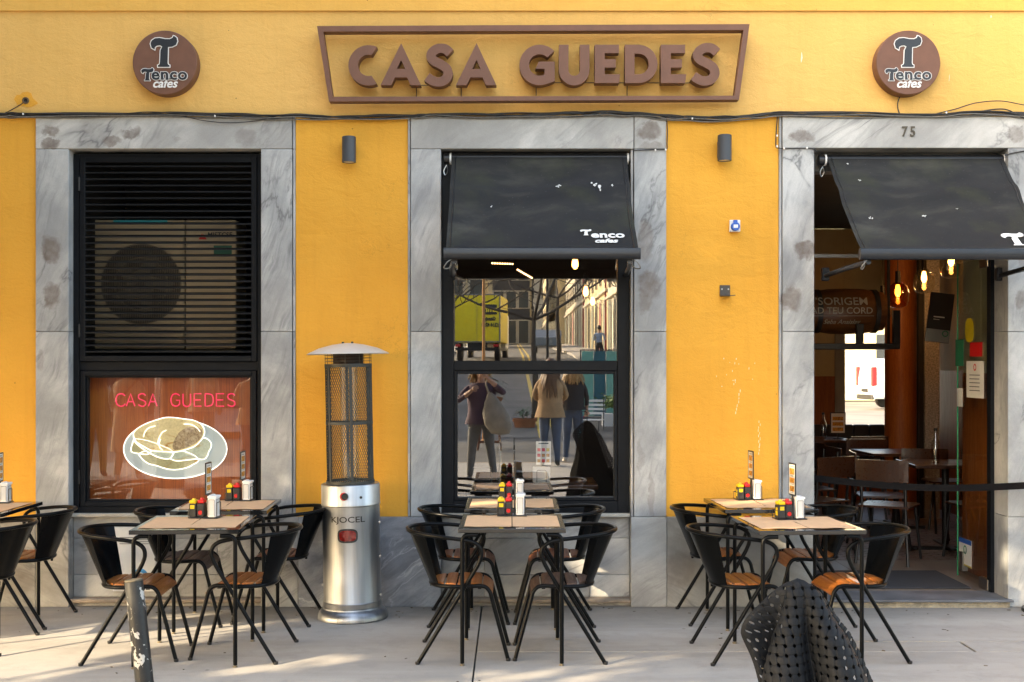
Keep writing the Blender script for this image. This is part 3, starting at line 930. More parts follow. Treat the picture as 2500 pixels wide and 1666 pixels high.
b = MB(); b.tube([(0.03, -0.07, -0.036), (0.058, -0.072, -0.034)], 0.003, 6); b.build('hook', m_gunm, bk)

# ================================================================== CABLES ALONG THE FRONT
cb = empty('cable_bundle', (0, 8.32, 3.33), 0, 'loose bundle of black cables strung along the front above the windows', 'cables')
basep = [(-900, 286), (-200, 282), (0, 280), (60, 282), (300, 280), (420, 278), (600, 284), (720, 285), (850, 288), (1000, 284), (1060, 281), (1260, 282), (1400, 279), (1480, 276), (1560, 279), (1640, 286), (1720, 289), (1820, 286), (1900, 279), (2120, 279), (2300, 279), (2400, 276), (2500, 281), (2700, 284), (3300, 284)]
rnd = random.Random(5)
strands = [(0, 0, .0058), (3.5, 0.006, .0055), (-3.0, 0.008, .005), (6.5, 0.004, .0048), (1.5, -0.008, .0045), (-1, -0.012, .004), (5, -0.010, .0035)]
for k, (dy, dyy, rr) in enumerate(strands):
    pts = []
    for i in range(len(basep)-1):
        for t in (0, 0.5):
            px = basep[i][0]*(1-t)+basep[i+1][0]*t
            py = basep[i][1]*(1-t)+basep[i+1][1]*t
            v = P(px, py+dy+rnd.uniform(-3.2, 3.2), 8.33)
            pts.append((v.x-cb.location.x, 8.318+dyy-8.32, v.z-3.33))
    b = MB(); b.tube(catmull(pts, 5), rr, 6); b.build('cable', m_cable_grey if k in (3, 6) else m_cable, cb, smooth=60)
def wire(pts, r=0.003, mat=None, Y=8.317, nm='cable'):
    q = [P(a, c, 8.33) for a, c in pts]
    q = [(v.x, Y-8.32, v.z-3.33) for v in q]
    b = MB(); b.tube(catmull(q, 7), r, 6); b.build(nm, mat or m_cable, cb, smooth=60)
wire([(400, 281), (452, 286), (500, 296), (562, 301), (630, 296), (680, 284), (720, 281)], 0.0028)
wire([(0, 280), (20, 272), (45, 258), (62, 247)], 0.0032, None, 8.335)
wire([(2280, 280), (2330, 268), (2380, 253), (2440, 248), (2500, 258), (2600, 275)], 0.0036)
wire([(2380, 275), (2450, 268), (2500, 290), (2560, 300)], 0.0045)
wire([(1898, 285), (1896, 310), (1894, 350), (1896, 362)], 0.004, None, 8.33)
wire([(1896, 362), (1915, 364), (1960, 363), (1985, 365), (1993, 372)], 0.0038, None, 8.322)
wire([(1627, 290), (1629, 320), (1628, 350), (1626, 365), (1600, 366), (1548, 368)], 0.0036, None, 8.322)
wire([(2452, 380), (2480, 373), (2520, 367)], 0.0045, None, 8.322)
for px, py in ((1600, 367), (1625, 366), (1897, 332), (1897, 358), (1914, 363), (1970, 362), (525, 284), (1690, 290), (2310, 276), (57, 279)):
    v = P(px, py, 8.31)
    b = MB(); b.box((v.x, -0.012, v.z-3.33), (0.010, 0.014, 0.014), 0.002); b.build('cable_clip', m_white, cb)
# old cable entry with its patch of newer render
ho = P(63, 246, 8.34)
ph = empty('cable_entry', (ho.x, 8.343, ho.z), 0, 'round cable entry hole in a rough patch of darker render at far left', 'cable entry')
pp = [(-29, 3), (-22, 14), (-14, 14), (-8, 20), (4, 22), (13, 18), (17, 6), (26, -2), (30, -6), (20, -12), (14, -15), (2, -16), (-10, -12), (-20, -10)]
b = MB(); b.prism([(x/360*1.0, z/360*1.0) for x, z in pp], -0.004, 0.003); b.build('render_patch', m_yel, ph)
b = MB(); b.lathe([(0.0, -0.006), (0.012, -0.006), (0.014, -0.012), (0.022, -0.012), (0.024, -0.004), (0, -0.004)], 24, axis='Y'); b.build('sleeve', M('rusty_sleeve', (0.12, 0.075, 0.04), 0.8, var=0.3, nscale=40), ph, smooth=30)
b = MB(); b.lathe([(0, -0.0065), (0.012, -0.0065), (0.012, -0.0055), (0, -0.0055)], 16, axis='Y'); b.build('hole', m_dark, ph)

# paint scratches where the render shows pale
m_scr = M('scratched_render', (0.80, 0.70, 0.50), 0.9, var=0.1)
sc = empty('render_scratches', (0, 8.35, 1.2), 0, 'pale scratches and chips in the yellow render right of the middle window', 'scratches')
rnd = random.Random(11)
def chip(px, py, w, h, Y=8.35):
    v = P(px, py, 8.34)
    n = 7
    poly = []
    for i in range(n):
        a = 2*PI*i/n
        q = rnd.uniform(0.5, 1.1)
        poly.append((v.x+math.cos(a)*w*q/720+math.sin(a)*h*0.00006, v.z-1.2+math.sin(a)*h*q/720))
    b = MB(); b.prism(poly, Y-8.35-0.0006, Y-8.35+0.002); b.build('chip', m_scr, sc)
for _ in range(16): chip(rnd.gauss(1790, 22), rnd.uniform(870, 950), rnd.uniform(1.2, 3), rnd.uniform(2, 7))
for i in range(7): chip(1808-i*1.6+rnd.uniform(-2, 2), 955+i*9, 2.2, 9)
for i in range(12): chip(1854+rnd.uniform(-3, 3), 1030+i*7, 1.8, 9)
chip(1957, 142, 5, 30, 8.343); chip(2420, 41, 3, 9, 8.343); chip(2318, 190, 1.2, 24, 8.343)

# ================================================================== AWNINGS
def awning_fabric(name):
    t = NT(name)
    co = t.coords('obj')
    sx = t.n('ShaderNodeSeparateXYZ', {0: co})
    v = t.noise(co, 2.2, 5, 0.6, 0.4, sc=(0.6, 1, 1.6))
    c = t.ramp(v, [(0.36, (0.006, 0.0065, 0.008)), (0.52, (0.012, 0.0125, 0.0125)), (0.68, (0.046, 0.045, 0.036))])
    mo = t.noise(co, 3.1, 5, 0.6, 0.3, loc=(2, 4, 1))
    c = t.mix(t.ramp(mo, [(0.5, 0.0), (0.72, 0.6)]), c, (0.034, 0.038, 0.016))
    vo = t.n('ShaderNodeTexVoronoi', {'Vector': co, 'Scale': 26.0})
    c = t.mix(t.ramp(vo.outputs['Distance'], [(0.05, 0.5), (0.11, 0.0)]), c, (0.09, 0.09, 0.09))
    we = t.noise(co, 420, 1, 0.5)
    c = t.mix(t.ramp(we, [(0.35, 0.3), (0.6, 0.0)]), c, (0.004, 0.004, 0.005))
    t.set(Base_Color=c, Roughness=0.9)
    t.bump(t.math('ADD', we, t.math('MULTIPLY', v, 3.0)), 0.25, 0.004)
    return t.m
m_awn = awning_fabric('awning_canvas')
m_bar = M('awning_bar', (0.020, 0.023, 0.028), 0.32, 0.3, var=0.1, nscale=3)
m_splat = M('bird_lime', (0.6, 0.6, 0.57), 0.8, var=0.1)
def awning(x0, x1, ztop, ytop, zbar, ybar, label, marks, word, sag=0.03):
    w = x1-x0
    a = empty('awning', ((x0+x1)/2, 8.42, ztop), 0, label, 'awning', 'black roll-out awnings')
    L = a.location
    def pt(u, v):
        y = ytop+(ybar-ytop)*v
        z = ztop+(zbar-ztop)*v
        s = math.sin(PI*v)*sag
        w1 = 0.012*math.sin(u*9+v*4)*math.sin(PI*v)+0.006*math.sin(u*23+v*11)*math.sin(PI*v)+0.022*math.exp(-((v-0.36-0.03*math.sin(u*5))/0.07)**2)
        return Vector((x0+w*u, y+s*0.6-w1*0.4, z-s+w1))
    nu, nv = 30, 34
    g = [[pt(i/nu, j/nv) for i in range(nu+1)] for j in range(nv+1)]
    me = bpy.data.meshes.new('canvas')
    vs = [tuple(p-L) for row in g for p in row]
    n0 = len(vs)
    vs += [tuple(p-L+Vector((0, 0.002, -0.0025))) for row in g for p in row]
    fc = []
    def id_(i, j, k=0): return k*n0+j*(nu+1)+i
    for j in range(nv):
        for i in range(nu):
            fc.append((id_(i, j), id_(i, j+1), id_(i+1, j+1), id_(i+1, j)))
            fc.append((id_(i, j, 1), id_(i+1, j, 1), id_(i+1, j+1, 1), id_(i, j+1, 1)))
    for j in range(nv):
        for i in (0, nu):
            fc.append((id_(i, j), id_(i, j, 1), id_(i, j+1, 1), id_(i, j+1)))
    me.from_pydata(vs, [], fc)
    link('canvas', me, m_awn, a, smooth=60)
    # hem welts
    for u in (0.022, 0.978):
        b = MB(); b.tube([pt(u, j/20)-L+Vector((0, -0.0015, 0.002)) for j in range(21)], 0.0022, 5); b.build('seam', m_bar, a, smooth=60)
    b = MB(); b.tube([(-w/2-0.055, ytop-8.42+0.03, 0.0-0.01), (w/2+0.035, ytop-8.42+0.03, -0.01)], 0.036, 20); b.build('roller', m_black, a, smooth=40)
    for sx_ in (-1, 1):
        b = MB(); b.tube([(sx_*(w/2+0.004), ytop-8.42+0.03, -0.01), (sx_*(w/2+0.016), ytop-8.42+0.03, -0.01)], 0.040, 20); b.build('roller_cap', m_white, a, smooth=40)
    # front bar
    zb, yb = zbar-L.z, ybar-L.y
    pr = [(-0.024, 0.032), (-0.010, 0.037), (0.012, 0.034), (0.020, 0.020), (0.020, -0.020), (0.010, -0.034), (-0.012, -0.036), (-0.026, -0.026), (-0.030, 0.0)]
    b = MB()
    va = [b.bm.verts.new((-w/2-0.012, yb+p[0], zb-0.03+p[1])) for p in pr]
    vb = [b.bm.verts.new((w/2+0.012, yb+p[0], zb-0.03+p[1])) for p in pr]
    b.bm.faces.new(va); b.bm.faces.new(list(reversed(vb)))
    for i in range(len(pr)): b.bm.faces.new((va[i], vb[i], vb[(i+1) % len(pr)], va[(i+1) % len(pr)]))
    b.build('front_bar', m_bar, a, smooth=50)
    for sx_ in (-1, 1):
        x = sx_*(w/2-0.02)
        b = MB()
        b.tube([(x+sx_*0.02, 0.03, zb-0.10), (x, yb*0.55, zb-0.085), (x-sx_*0.03, yb+0.02, zb-0.075)], 0.017, 10)
        b.box((x+sx_*0.02, 0.03, zb-0.09), (0.05, 0.05, 0.09), 0.006)
        b.build('folding_arm', m_bar, a, smooth=40)
        b = MB(); b.tube(catmull([(x-sx_*0.02, yb+0.01, zb-0.06), (x+sx_*0.01, yb-0.03, zb-0.085), (x+sx_*0.03, yb-0.02, zb-0.12), (x-sx_*0.0, yb+0.03, zb-0.115), (x-sx_*0.02, yb+0.06, zb-0.08)], 5), 0.004, 6)
        b.build('arm_strap', m_cable_grey, a, smooth=60)
    b = MB(); b.tube(catmull([(-w/2-0.035, ytop-8.42-0.01, -0.06), (-w/2-0.055, ytop-8.42-0.015, -0.10), (-w/2-0.045, ytop-8.42-0.015, -0.13), (-w/2-0.028, ytop-8.42-0.015, -0.10), (-w/2-0.035, ytop-8.42-0.01, -0.06)], 5), 0.004, 6)
    b.build('crank_ring', m_steel, a, smooth=60)
    # lettering and bird marks lie on the sloping cloth
    d = (pt(0.5, 1)-pt(0.5, 0)); th = math.atan2(d.z, d.y)
    tilt = -(PI/2-math.atan2(-d.z, -d.y))
    def lay(me, u, v, mat, nm, k=0.0):
        p = pt(u, v)-L
        e = 0.02
        dd = (pt(u, min(1, v+e))-pt(u, v-e)).normalized()
        ang = math.atan2(-dd.y, -dd.z)       # how far the cloth leans out from hanging straight
        nrm = Vector((0, dd.z, -dd.y))
        if nrm.y > 0: nrm = -nrm
        o = link(nm, me, mat, a, loc=p+nrm*(0.008+k), rot=(-ang, 0, 0))
        return o
    rnd = random.Random(int(x0*100)+7)
    for (u, v, s) in marks:
        for k in range(5):
            poly = [(math.cos(2*PI*i/7)*s*rnd.uniform(.3, 1)+rnd.uniform(-s, s)*0, math.sin(2*PI*i/7)*s*rnd.uniform(.4, 1.3)) for i in range(7)]
            lay(shape([poly], 0.001), min(.97, max(.03, u+rnd.gauss(0, s*0.9))), v+rnd.gauss(0, s*0.9), m_splat, 'bird_mark')
    return a, lay
aw, lay = awning(-0.410, 0.782, 3.065, 8.385, 2.360, 7.60, 'faded black awning above the middle window with white coffee lettering', [(0.60, 0.34, .009), (0.80, 0.34, .010), (0.835, 0.35, .010), (0.23, 0.50, .004), (0.90, 0.33, .005)], 1)
k = 0.245/4.05
for v in (0,):
    lay(shape([[((x-1242)/230*k*1.38, (392-yy)/230*k*1.22) for x, yy in TL]], 0.001), 0.735, 0.815, m_white, 'lettering')
    me = text_mesh('enco', k*1.75, 0.001, 0.06*k, 0, 'CENTER', 1.0, 1.02); lay(me, 0.850, 0.865, m_white, 'lettering')
    me = text_mesh('cafes', 0.072, 0.001, 0.0026, 0.28); lay(me, 0.835, 0.93, m_white, 'lettering')
aw2, lay = awning(2.153, 3.352, 3.055, 8.385, 2.355, 7.57, 'weathered black awning over the doorway with green stains and a white T', [(0.10, 0.07, .006), (0.14, 0.24, .004), (0.13, 0.62, .006), (0.42, 0.60, .007), (0.60, 0.56, .003)], 1, 0.035)
lay(shape([[((x-1242)/230*0.17*1.0, (392-yy)/230*0.17) for x, yy in TL]], 0.001), 0.825, 0.875, m_white, 'lettering')
lay(text_mesh('Tenco', 0.15, 0.001, 0.006, 0, 'CENTER'), 0.95, 0.95, m_white, 'lettering') if False else None
# ================================================================== CHAIRS
m_tube = M('chair_tube', (0.0025, 0.003, 0.0035), 0.30, var=0.1, nscale=20, spec=0.13)
m_sheet = M('chair_sheet', (0.0025, 0.003, 0.0035), 0.24, var=0.08, nscale=5, spec=0.09)
m_w1 = wood('slat_orange', (0.46, 0.155, 0.03), (0.28, 0.075, 0.014), 'Y', 1.6, 0.38, 0.25)
m_w2 = wood('slat_brown', (0.25, 0.085, 0.03), (0.13, 0.042, 0.018), 'Y', 1.6, 0.45, 0.1)
m_w3 = wood('slat_grey', (0.13, 0.075, 0.05), (0.06, 0.032, 0.022), 'Y', 1.6, 0.6, 0.0)
m_brass = M('foot_pad', (0.25, 0.20, 0.13), 0.5, 0.4, var=0.2)
TR = 0.0115
def mir(p): return [Vector((q[0], -q[1], q[2])) for q in p]
RAIL_H = catmull([(-.03, -.290, .688), (-.13, -.276, .698), (-.235, -.228, .706), (-.315, -.135, .711), (-.346, 0, .713), (-.315, .135, .711), (-.235, .228, .706), (-.13, .276, .698), (-.03, .290, .688)], 5)
SEAT_R = catmull([(.075, -.186, .417), (-.03, -.196, .413), (-.10, -.187, .412), (-.165, -.145, .411), (-.203, -.075, .411), (-.213, 0, .411), (-.203, .075, .411), (-.165, .145, .411), (-.10, .187, .412), (-.03, .196, .413), (.075, .186, .417)], 4)
def at_y(path, y):
    for i in range(len(path)-1):
        a, c = path[i], path[i+1]
        if a.x < -0.02 and (a.y-y)*(c.y-y) <= 0 and abs(a.y-c.y) > 1e-9:
            t = (y-a.y)/(c.y-a.y)
            return a.lerp(c, t)
    return path[len(path)//2]
CH = {}
def chair_parts():
    loop = catmull([(-.03, -.290, .688), (.035, -.289, .674), (.074, -.288, .645), (.083, -.286, .602), (.066, -.283, .553), (.045, -.281, .515)], 5)
    rail = list(reversed(loop))+RAIL_H[1:-1]+mir(loop)
    b = MB(); b.tube(rail, TR, 12); yield ('arm_rail', b, m_tube, 40)
    for s in (-1, 1):
        b = MB(); b.tube([(.0455, s*.281, .516), (-.11, s*.276, .262), (-.265, s*.270, .008)], TR*0.985, 12); yield ('leg', b, m_tube, 40)
    front = catmull([(.075, -.186, .417), (.105, -.185, .408), (.128, -.185, .380), (.140, -.185, .335)], 5)
    b = MB(); b.tube([p for p in reversed(front)]+SEAT_R[1:-1]+mir(front), TR, 12); yield ('seat_frame', b, m_tube, 40)
    for s in (-1, 1):
        b = MB(); b.tube([(.1400, s*.185, .336), (.185, s*.188, .17), (.228, s*.190, .008)], TR*0.985, 12); yield ('leg', b, m_tube, 40)
    for p in ((-.268, .270), (-.268, -.270), (.229, .190), (.229, -.190)):
        b = MB(); b.lathe([(0, 0), (.012, 0), (.0135, .004), (.0135, .016), (0, .016)], 12, (p[0], p[1], 0)); yield ('foot_cap', b, m_black, 40)
    b = MB()
    n, m = 18, 8
    g = []
    for j in range(m+1):
        v = j/m
        row = []
        for i in range(n+1):
            u = i/n*2-1
            lo = at_y(SEAT_R, .150*u); hi = at_y(RAIL_H, .225*u)
            lo = Vector((lo.x+.0, lo.y, .404)); hi = Vector((hi.x+.006, hi.y, hi.z-.006))
            row.append(lo.lerp(hi, v))
        g.append(row)
    va = [[b.bm.verts.new(p) for p in row] for row in g]
    vb = [[b.bm.verts.new(p+Vector((.0035, 0, 0))) for p in row] for row in g]
    for j in range(m):
        for i in range(n):
            b.bm.faces.new((va[j][i], va[j][i+1], va[j+1][i+1], va[j+1][i]))
            b.bm.faces.new((vb[j][i], vb[j+1][i], vb[j+1][i+1], vb[j][i+1]))
        for i in (0, n):
            b.bm.faces.new((va[j][i], va[j+1][i], vb[j+1][i], vb[j][i]))
    for i in range(n):
        b.bm.faces.new((va[0][i], va[0][i+1], vb[0][i+1], vb[0][i]))
    yield ('backrest', b, m_sheet, 40)
    b = MB(); b.box((-.04, 0, .398), (.02, .37, .006)); b.box((.07, 0, .400), (.02, .36, .006)); b.lathe([(0, .385), (.008, .385), (.008, .40), (0, .40)], 8, (-.21, 0, 0)); yield ('seat_support', b, m_tube, None)
def seat_z(x): return .431-(max(0, x-.035)**2)*4.4+0.004*max(0, -x-.05)
def seat_hw(x):
    return .182 if x > -.05 else .182*math.sqrt(max(0.02, 1-((x+.05)/.150)**2))
SX = [-.195, -.124, -.055, .014, .083, .150]
chair_n = 0
def make_chair(woodm, label):
    t = empty('armchair', (0, 0, 0), 0, label, 'chair', 'black tube armchairs with slatted wooden seats')
    for nm, b, m, sm_ in CHP:
        o = bpy.data.objects.new(nm, b); COL.objects.link(o); o.parent = t
    for k in range(5):
        o = bpy.data.objects.new('seat_slat', SLATS[(woodm.name, k)]); COL.objects.link(o); o.parent = t
        o.rotation_euler = (0, R(random.uniform(-.4, .4)), 0)
    return t
CHP = []
for nm, b, m, sm_ in chair_parts():
    bmesh.ops.recalc_face_normals(b.bm, faces=b.bm.faces)
    me = bpy.data.meshes.new(nm); b.bm.to_mesh(me); b.bm.free()
    me.materials.append(m)
    me.polygons.foreach_set('use_smooth', [True]*len(me.polygons)); me.set_sharp_from_angle(angle=R(40))
    CHP.append((nm, me, m, sm_))
SLATS = {}
for wm in (m_w1, m_w2, m_w3):
    for k in range(5):
        xa, xb = SX[k]+.0055, SX[k+1]-.0055
        bm = bmesh.new()
        xs4 = [xa+(xb-xa)*i/4 for i in range(5)]
        yy = [-1, -.97, .97, 1]
        top = [[bm.verts.new((x, seat_hw(x)*y, seat_z(x)-(.003 if (abs(y) == 1 or i in (0, 4)) else 0))) for y in yy] for i, x in enumerate(xs4)]
        bot = [[bm.verts.new((x, seat_hw(x)*y, seat_z(x)-.014)) for y in yy] for x in xs4]
        for i in range(4):
            for j in range(3):
                bm.faces.new((top[i][j], top[i+1][j], top[i+1][j+1], top[i][j+1]))
                bm.faces.new((bot[i][j], bot[i][j+1], bot[i+1][j+1], bot[i+1][j]))
            for j in (0, 3):
                bm.faces.new((top[i][j], bot[i][j], bot[i+1][j], top[i+1][j]))
        for i in (0, 4):
            for j in range(3):
                bm.faces.new((top[i][j], top[i][j+1], bot[i][j+1], bot[i][j]))
        bmesh.ops.recalc_face_normals(bm, faces=bm.faces)
        me = bpy.data.meshes.new('seat_slat'); bm.to_mesh(me); bm.free(); me.materials.append(wm)
        SLATS[(wm.name, k)] = me
def chair(x, y, rdeg, woodm, label):
    c = make_chair(woodm, label)
    c.location = (x, y, 0); c.rotation_euler = (0, 0, R(rdeg))
    return c

# left pair of tables
chair(-2.095, 6.985, 2, m_w1, 'black armchair on the left of the front left table, behind the bollard, orange slats')
chair(-1.555, 7.02, 178, m_w1, 'black armchair on the right of the front left table with orange slats')
chair(-2.055, 7.87, 1, m_w3, 'black armchair with dark brown slats left of the rear left table by the louvred window')
chair(-1.545, 7.965, 181, m_w2, 'black armchair beside the patio heater, right of the rear left table')
# centre pair
chair(-0.250, 7.01, 0, m_w1, 'black armchair on the left of the front centre table with orange brown slats')
chair(0.245, 7.01, 180, m_w3, 'black armchair on the right of the front centre table with dull grey brown slats')
chair(-0.255, 7.955, 0.5, m_w2, 'black armchair on the left of the rear centre table next to the blue marble')
chair(0.250, 7.955, 179, m_w2, 'black armchair on the right of the rear centre table below the cafe window')
# right pair
chair(1.345, 6.995, 4, m_w1, 'black armchair on the left of the front right table, in front of the yellow wall')
chair(1.905, 7.01, 183, m_w1, 'black armchair on the right of the front right table with a sunlit orange seat')
chair(1.385, 8.0, 1, m_w1, 'black armchair on the left of the rear right table against the plinth')
chair(1.875, 7.95, 181, m_w1, 'black armchair on the right of the rear right table before the doorway')
# far left, cut by the photo edge
chair(-3.165, 7.89, 180, m_w1, 'black armchair at the far left by the first marble jamb, facing the cropped table')
chair(-3.155, 7.20, 179, m_w1, 'nearest black armchair at the left edge of the picture, only its back showing')

# ================================================================== TABLES
m_top = M('table_top_black', (0.006, 0.007, 0.008), 0.10, var=0.1, nscale=8, coat=0.3, rvar=0.03)
m_kraft = M('kraft_paper', (0.66, 0.415, 0.235), 0.75, var=0.05, nscale=25, bump=0.12, bscale=300)
TW, TD, TH = 0.588, 0.66, 0.75
TBL = []
b = MB(); b.bb(-TW/2, TW/2, -TD/2, TD/2, TH-.024, TH, .003, 2); TBL.append(('tabletop', b, m_top))
for sx_ in (-1, 1):
    for sy_ in (-1, 1):
        b = MB(); b.tube(fillet([(sx_*.272, sy_*.313, .012), (sx_*.272, sy_*.313, .714), (sx_*.19, sy_*.313, .714)], .05, 7), .0115, 12); TBL.append(('leg', b, m_tube))
        b = MB(); b.lathe([(0, 0), (.013, 0), (.014, .005), (.006, .008), (.006, .014), (0, .014)], 12, (sx_*.272, sy_*.313, 0)); TBL.append(('foot_pad', b, m_brass))
b = MB()
for sx_ in (-1, 1): b.bb(sx_*.20-.014, sx_*.20+.014, -.28, .28, .712, .7255)
TBL.append(('under_frame', b, m_tube))
TBM = []
for nm, b, m in TBL:
    bmesh.ops.recalc_face_normals(b.bm, faces=b.bm.faces)
    me = bpy.data.meshes.new(nm); b.bm.to_mesh(me); b.bm.free(); me.materials.append(m)
    if nm != 'tabletop':
        me.polygons.foreach_set('use_smooth', [True]*len(me.polygons)); me.set_sharp_from_angle(angle=R(40))
    TBM.append((nm, me))
def mat_mesh(seed):
    """a sheet of kraft paper that does not lie perfectly flat"""
    rnd = random.Random(seed)
    bm = bmesh.new()
    n, m = 8, 10
    w, d = 0.262, 0.50
    ph = rnd.uniform(0, 6)
    def zz(u, v):
        e = max(abs(u), abs(v))
        return 0.0006+0.0022*max(0, e-.82)/.18*abs(math.sin(u*3+v*4+ph))+0.0005*math.sin(u*5+ph)
    va = [[bm.verts.new((w/2*(i/n*2-1), d/2*(j/m*2-1), zz(i/n*2-1, j/m*2-1)+.0004)) for i in range(n+1)] for j in range(m+1)]
    vb = [[bm.verts.new((w/2*(i/n*2-1), d/2*(j/m*2-1), zz(i/n*2-1, j/m*2-1))) for i in range(n+1)] for j in range(m+1)]
    for j in range(m):
        for i in range(n):
            bm.faces.new((va[j][i], va[j][i+1], va[j+1][i+1], va[j+1][i]))
            bm.faces.new((vb[j][i], vb[j+1][i], vb[j+1][i+1], vb[j][i+1]))
    me = bpy.data.meshes.new('placemat'); bm.to_mesh(me); bm.free(); me.materials.append(m_kraft)
    return me

# condiment sets
m_yc = M('cap_yellow', (0.72, 0.50, 0.015), 0.4, var=0.05)
m_rc = M('cap_red', (0.60, 0.012, 0.014), 0.4, var=0.05)
m_body = M('sauce_box_black', (0.022, 0.020, 0.018), 0.5, var=0.1)
m_nap = M('napkin_white', (0.80, 0.79, 0.76), 0.6, var=0.03)
m_card = M('card_white', (0.70, 0.68, 0.63), 0.6, var=0.05)
m_cardo = M('card_picture', (0.55, 0.24, 0.03), 0.6, var=0.5, nscale=60)
def inst(name, me, parent, loc=(0, 0, 0), rz=0):
    o = bpy.data.objects.new(name, me); COL.objects.link(o); o.parent = parent; o.location = loc; o.rotation_euler = (0, 0, rz)
    return o
def mk(name, b, mat, smooth=None):
    bmesh.ops.recalc_face_normals(b.bm, faces=b.bm.faces)
    me = bpy.data.meshes.new(name); b.bm.to_mesh(me); b.bm.free()
    for m in (mat if isinstance(mat, (list, tuple)) else [mat]): me.materials.append(m)
    if smooth:
        me.polygons.foreach_set('use_smooth', [True]*len(me.polygons)); me.set_sharp_from_angle(angle=R(smooth))
    return me
b = MB(); b.bb(-.088, .088, -.052, .052, 0, .005, .002); ME_BASE = mk('caddy_base', b, m_black)
b = MB()
for y in (-.05, .05):
    b.tube(fillet([(-.086, y, .004), (-.086, y, .05), (-.004, y, .05), (-.004, y, .004)], .008, 3), .0022, 5)
b.tube([(-.086, -.05, .05), (-.086, .05, .05)], .0022, 5)
ME_WIRE = mk('wire_rail', b, m_black, 40)
b = MB(); b.tube(fillet([(.078, -.036, .004), (.078, -.036, .09), (.078, .036, .09), (.078, .036, .004)], .01, 3), .0026, 5)
ME_LOOP = mk('wire_loop', b, m_black, 40)
b = MB(); b.box((.016, 0, .068), (.008, .014, .135), .001); ME_POST = mk('card_post', b, m_black)
b = MB(); ring_pts = (-.050, .050, .135, .322)
b.bb(.012, .020, -.050, -.044, .135, .322, .001); b.bb(.012, .020, .044, .050, .135, .322, .001); b.bb(.012, .020, -.044, .044, .314, .322); b.bb(.012, .020, -.044, .044, .135, .143)
ME_CF = mk('card_frame', b, m_black)
b = MB(); b.bb(.0135, .0185, -.0438, .0438, .1432, .3138); ME_CARD = mk('menu_card', b, m_card)
ME_PIC = []
for k, (za, zb_) in enumerate(((.256, .292), (.206, .238), (.158, .190))):
    b = MB(); b.bb(.0128, .0134, -.034, .034, za, zb_); b.bb(.0186, .0192, -.034, .034, za, zb_); ME_PIC.append(mk('menu_picture', b, m_cardo))
b = MB()
for zt_ in (.303, .300, .250, .245, .200, .152):
    b.bb(.0130, .0134, -.03, .022, zt_-.0012, zt_+.0008); b.bb(.0186, .0190, -.03, .022, zt_-.0012, zt_+.0008)
ME_TXT = mk('menu_text', b, m_sign_ink)
b = MB(); b.bb(-.021, .021, -.03, .03, 0, .078, .005, 2); ME_SB = mk('carton', b, m_body)
b = MB(); b.bb(-.0205, .0205, -.0295, .0295, .0785, .098, .006, 2); b.lathe([(0, .098), (.012, .098), (.010, .106), (0, .108)], 12)
ME_YC = mk('cap', b, m_yc); 
b = MB(); b.bb(-.0205, .0205, -.0295, .0295, .0785, .100, .008, 2); b.lathe([(0, .100), (.012, .100), (.010, .110), (0, .112)], 12)
ME_RC = mk('cap', b, m_rc)
b = MB(); b.bb(-.0125, .0125, -.0306, -.0301, .048, .070); b.bb(-.0125, .0125, .0301, .0306, .048, .070); b.bb(-.0216, -.0211, -.014, .014, .018, .062); ME_YL = mk('label', b, m_yc)
b = MB(); b.lathe([(0, -.0012), (.0125, -.0012), (.0125, 0), (0, 0)], 16, (0, -.0302, .026), 'Y'); b.bb(-.0222, -.0211, -.006, .006, .006, .072); ME_RL = mk('label', b, m_rc)
b = MB(); b.bb(-.024, .024, -.042, .042, 0, .112, .006, 2); b.bb(-.027, .030, -.044, .044, .110, .124, .005, 2); b.bb(-.019, -.0, -.036, .036, .1235, .129, .003)
ME_ND = mk('holder', b, m_nap)
b = MB(); b.bb(-.016, .016, -.0432, -.0422, .012, .100); b.bb(.0241, .0246, -.030, .030, .015, .10); ME_NE = mk('opening', b, M('napkin_paper', (0.62, 0.61, 0.58), 0.9))
b = MB(); 
for x in (-.0165, .0165): b.bb(x-.0012, x+.0012, -.0440, -.0421, .010, .102)
b.bb(-.0165, .0165, -.0440, -.0421, .101, .1035)
for y in (-.0305, .0305): b.bb(.0241, .0256, y-.0012, y+.0012, .010, .102)
b.bb(.0241, .0256, -.0305, .0305, .101, .1035)
ME_NF = mk('opening_frame', b, m_black)

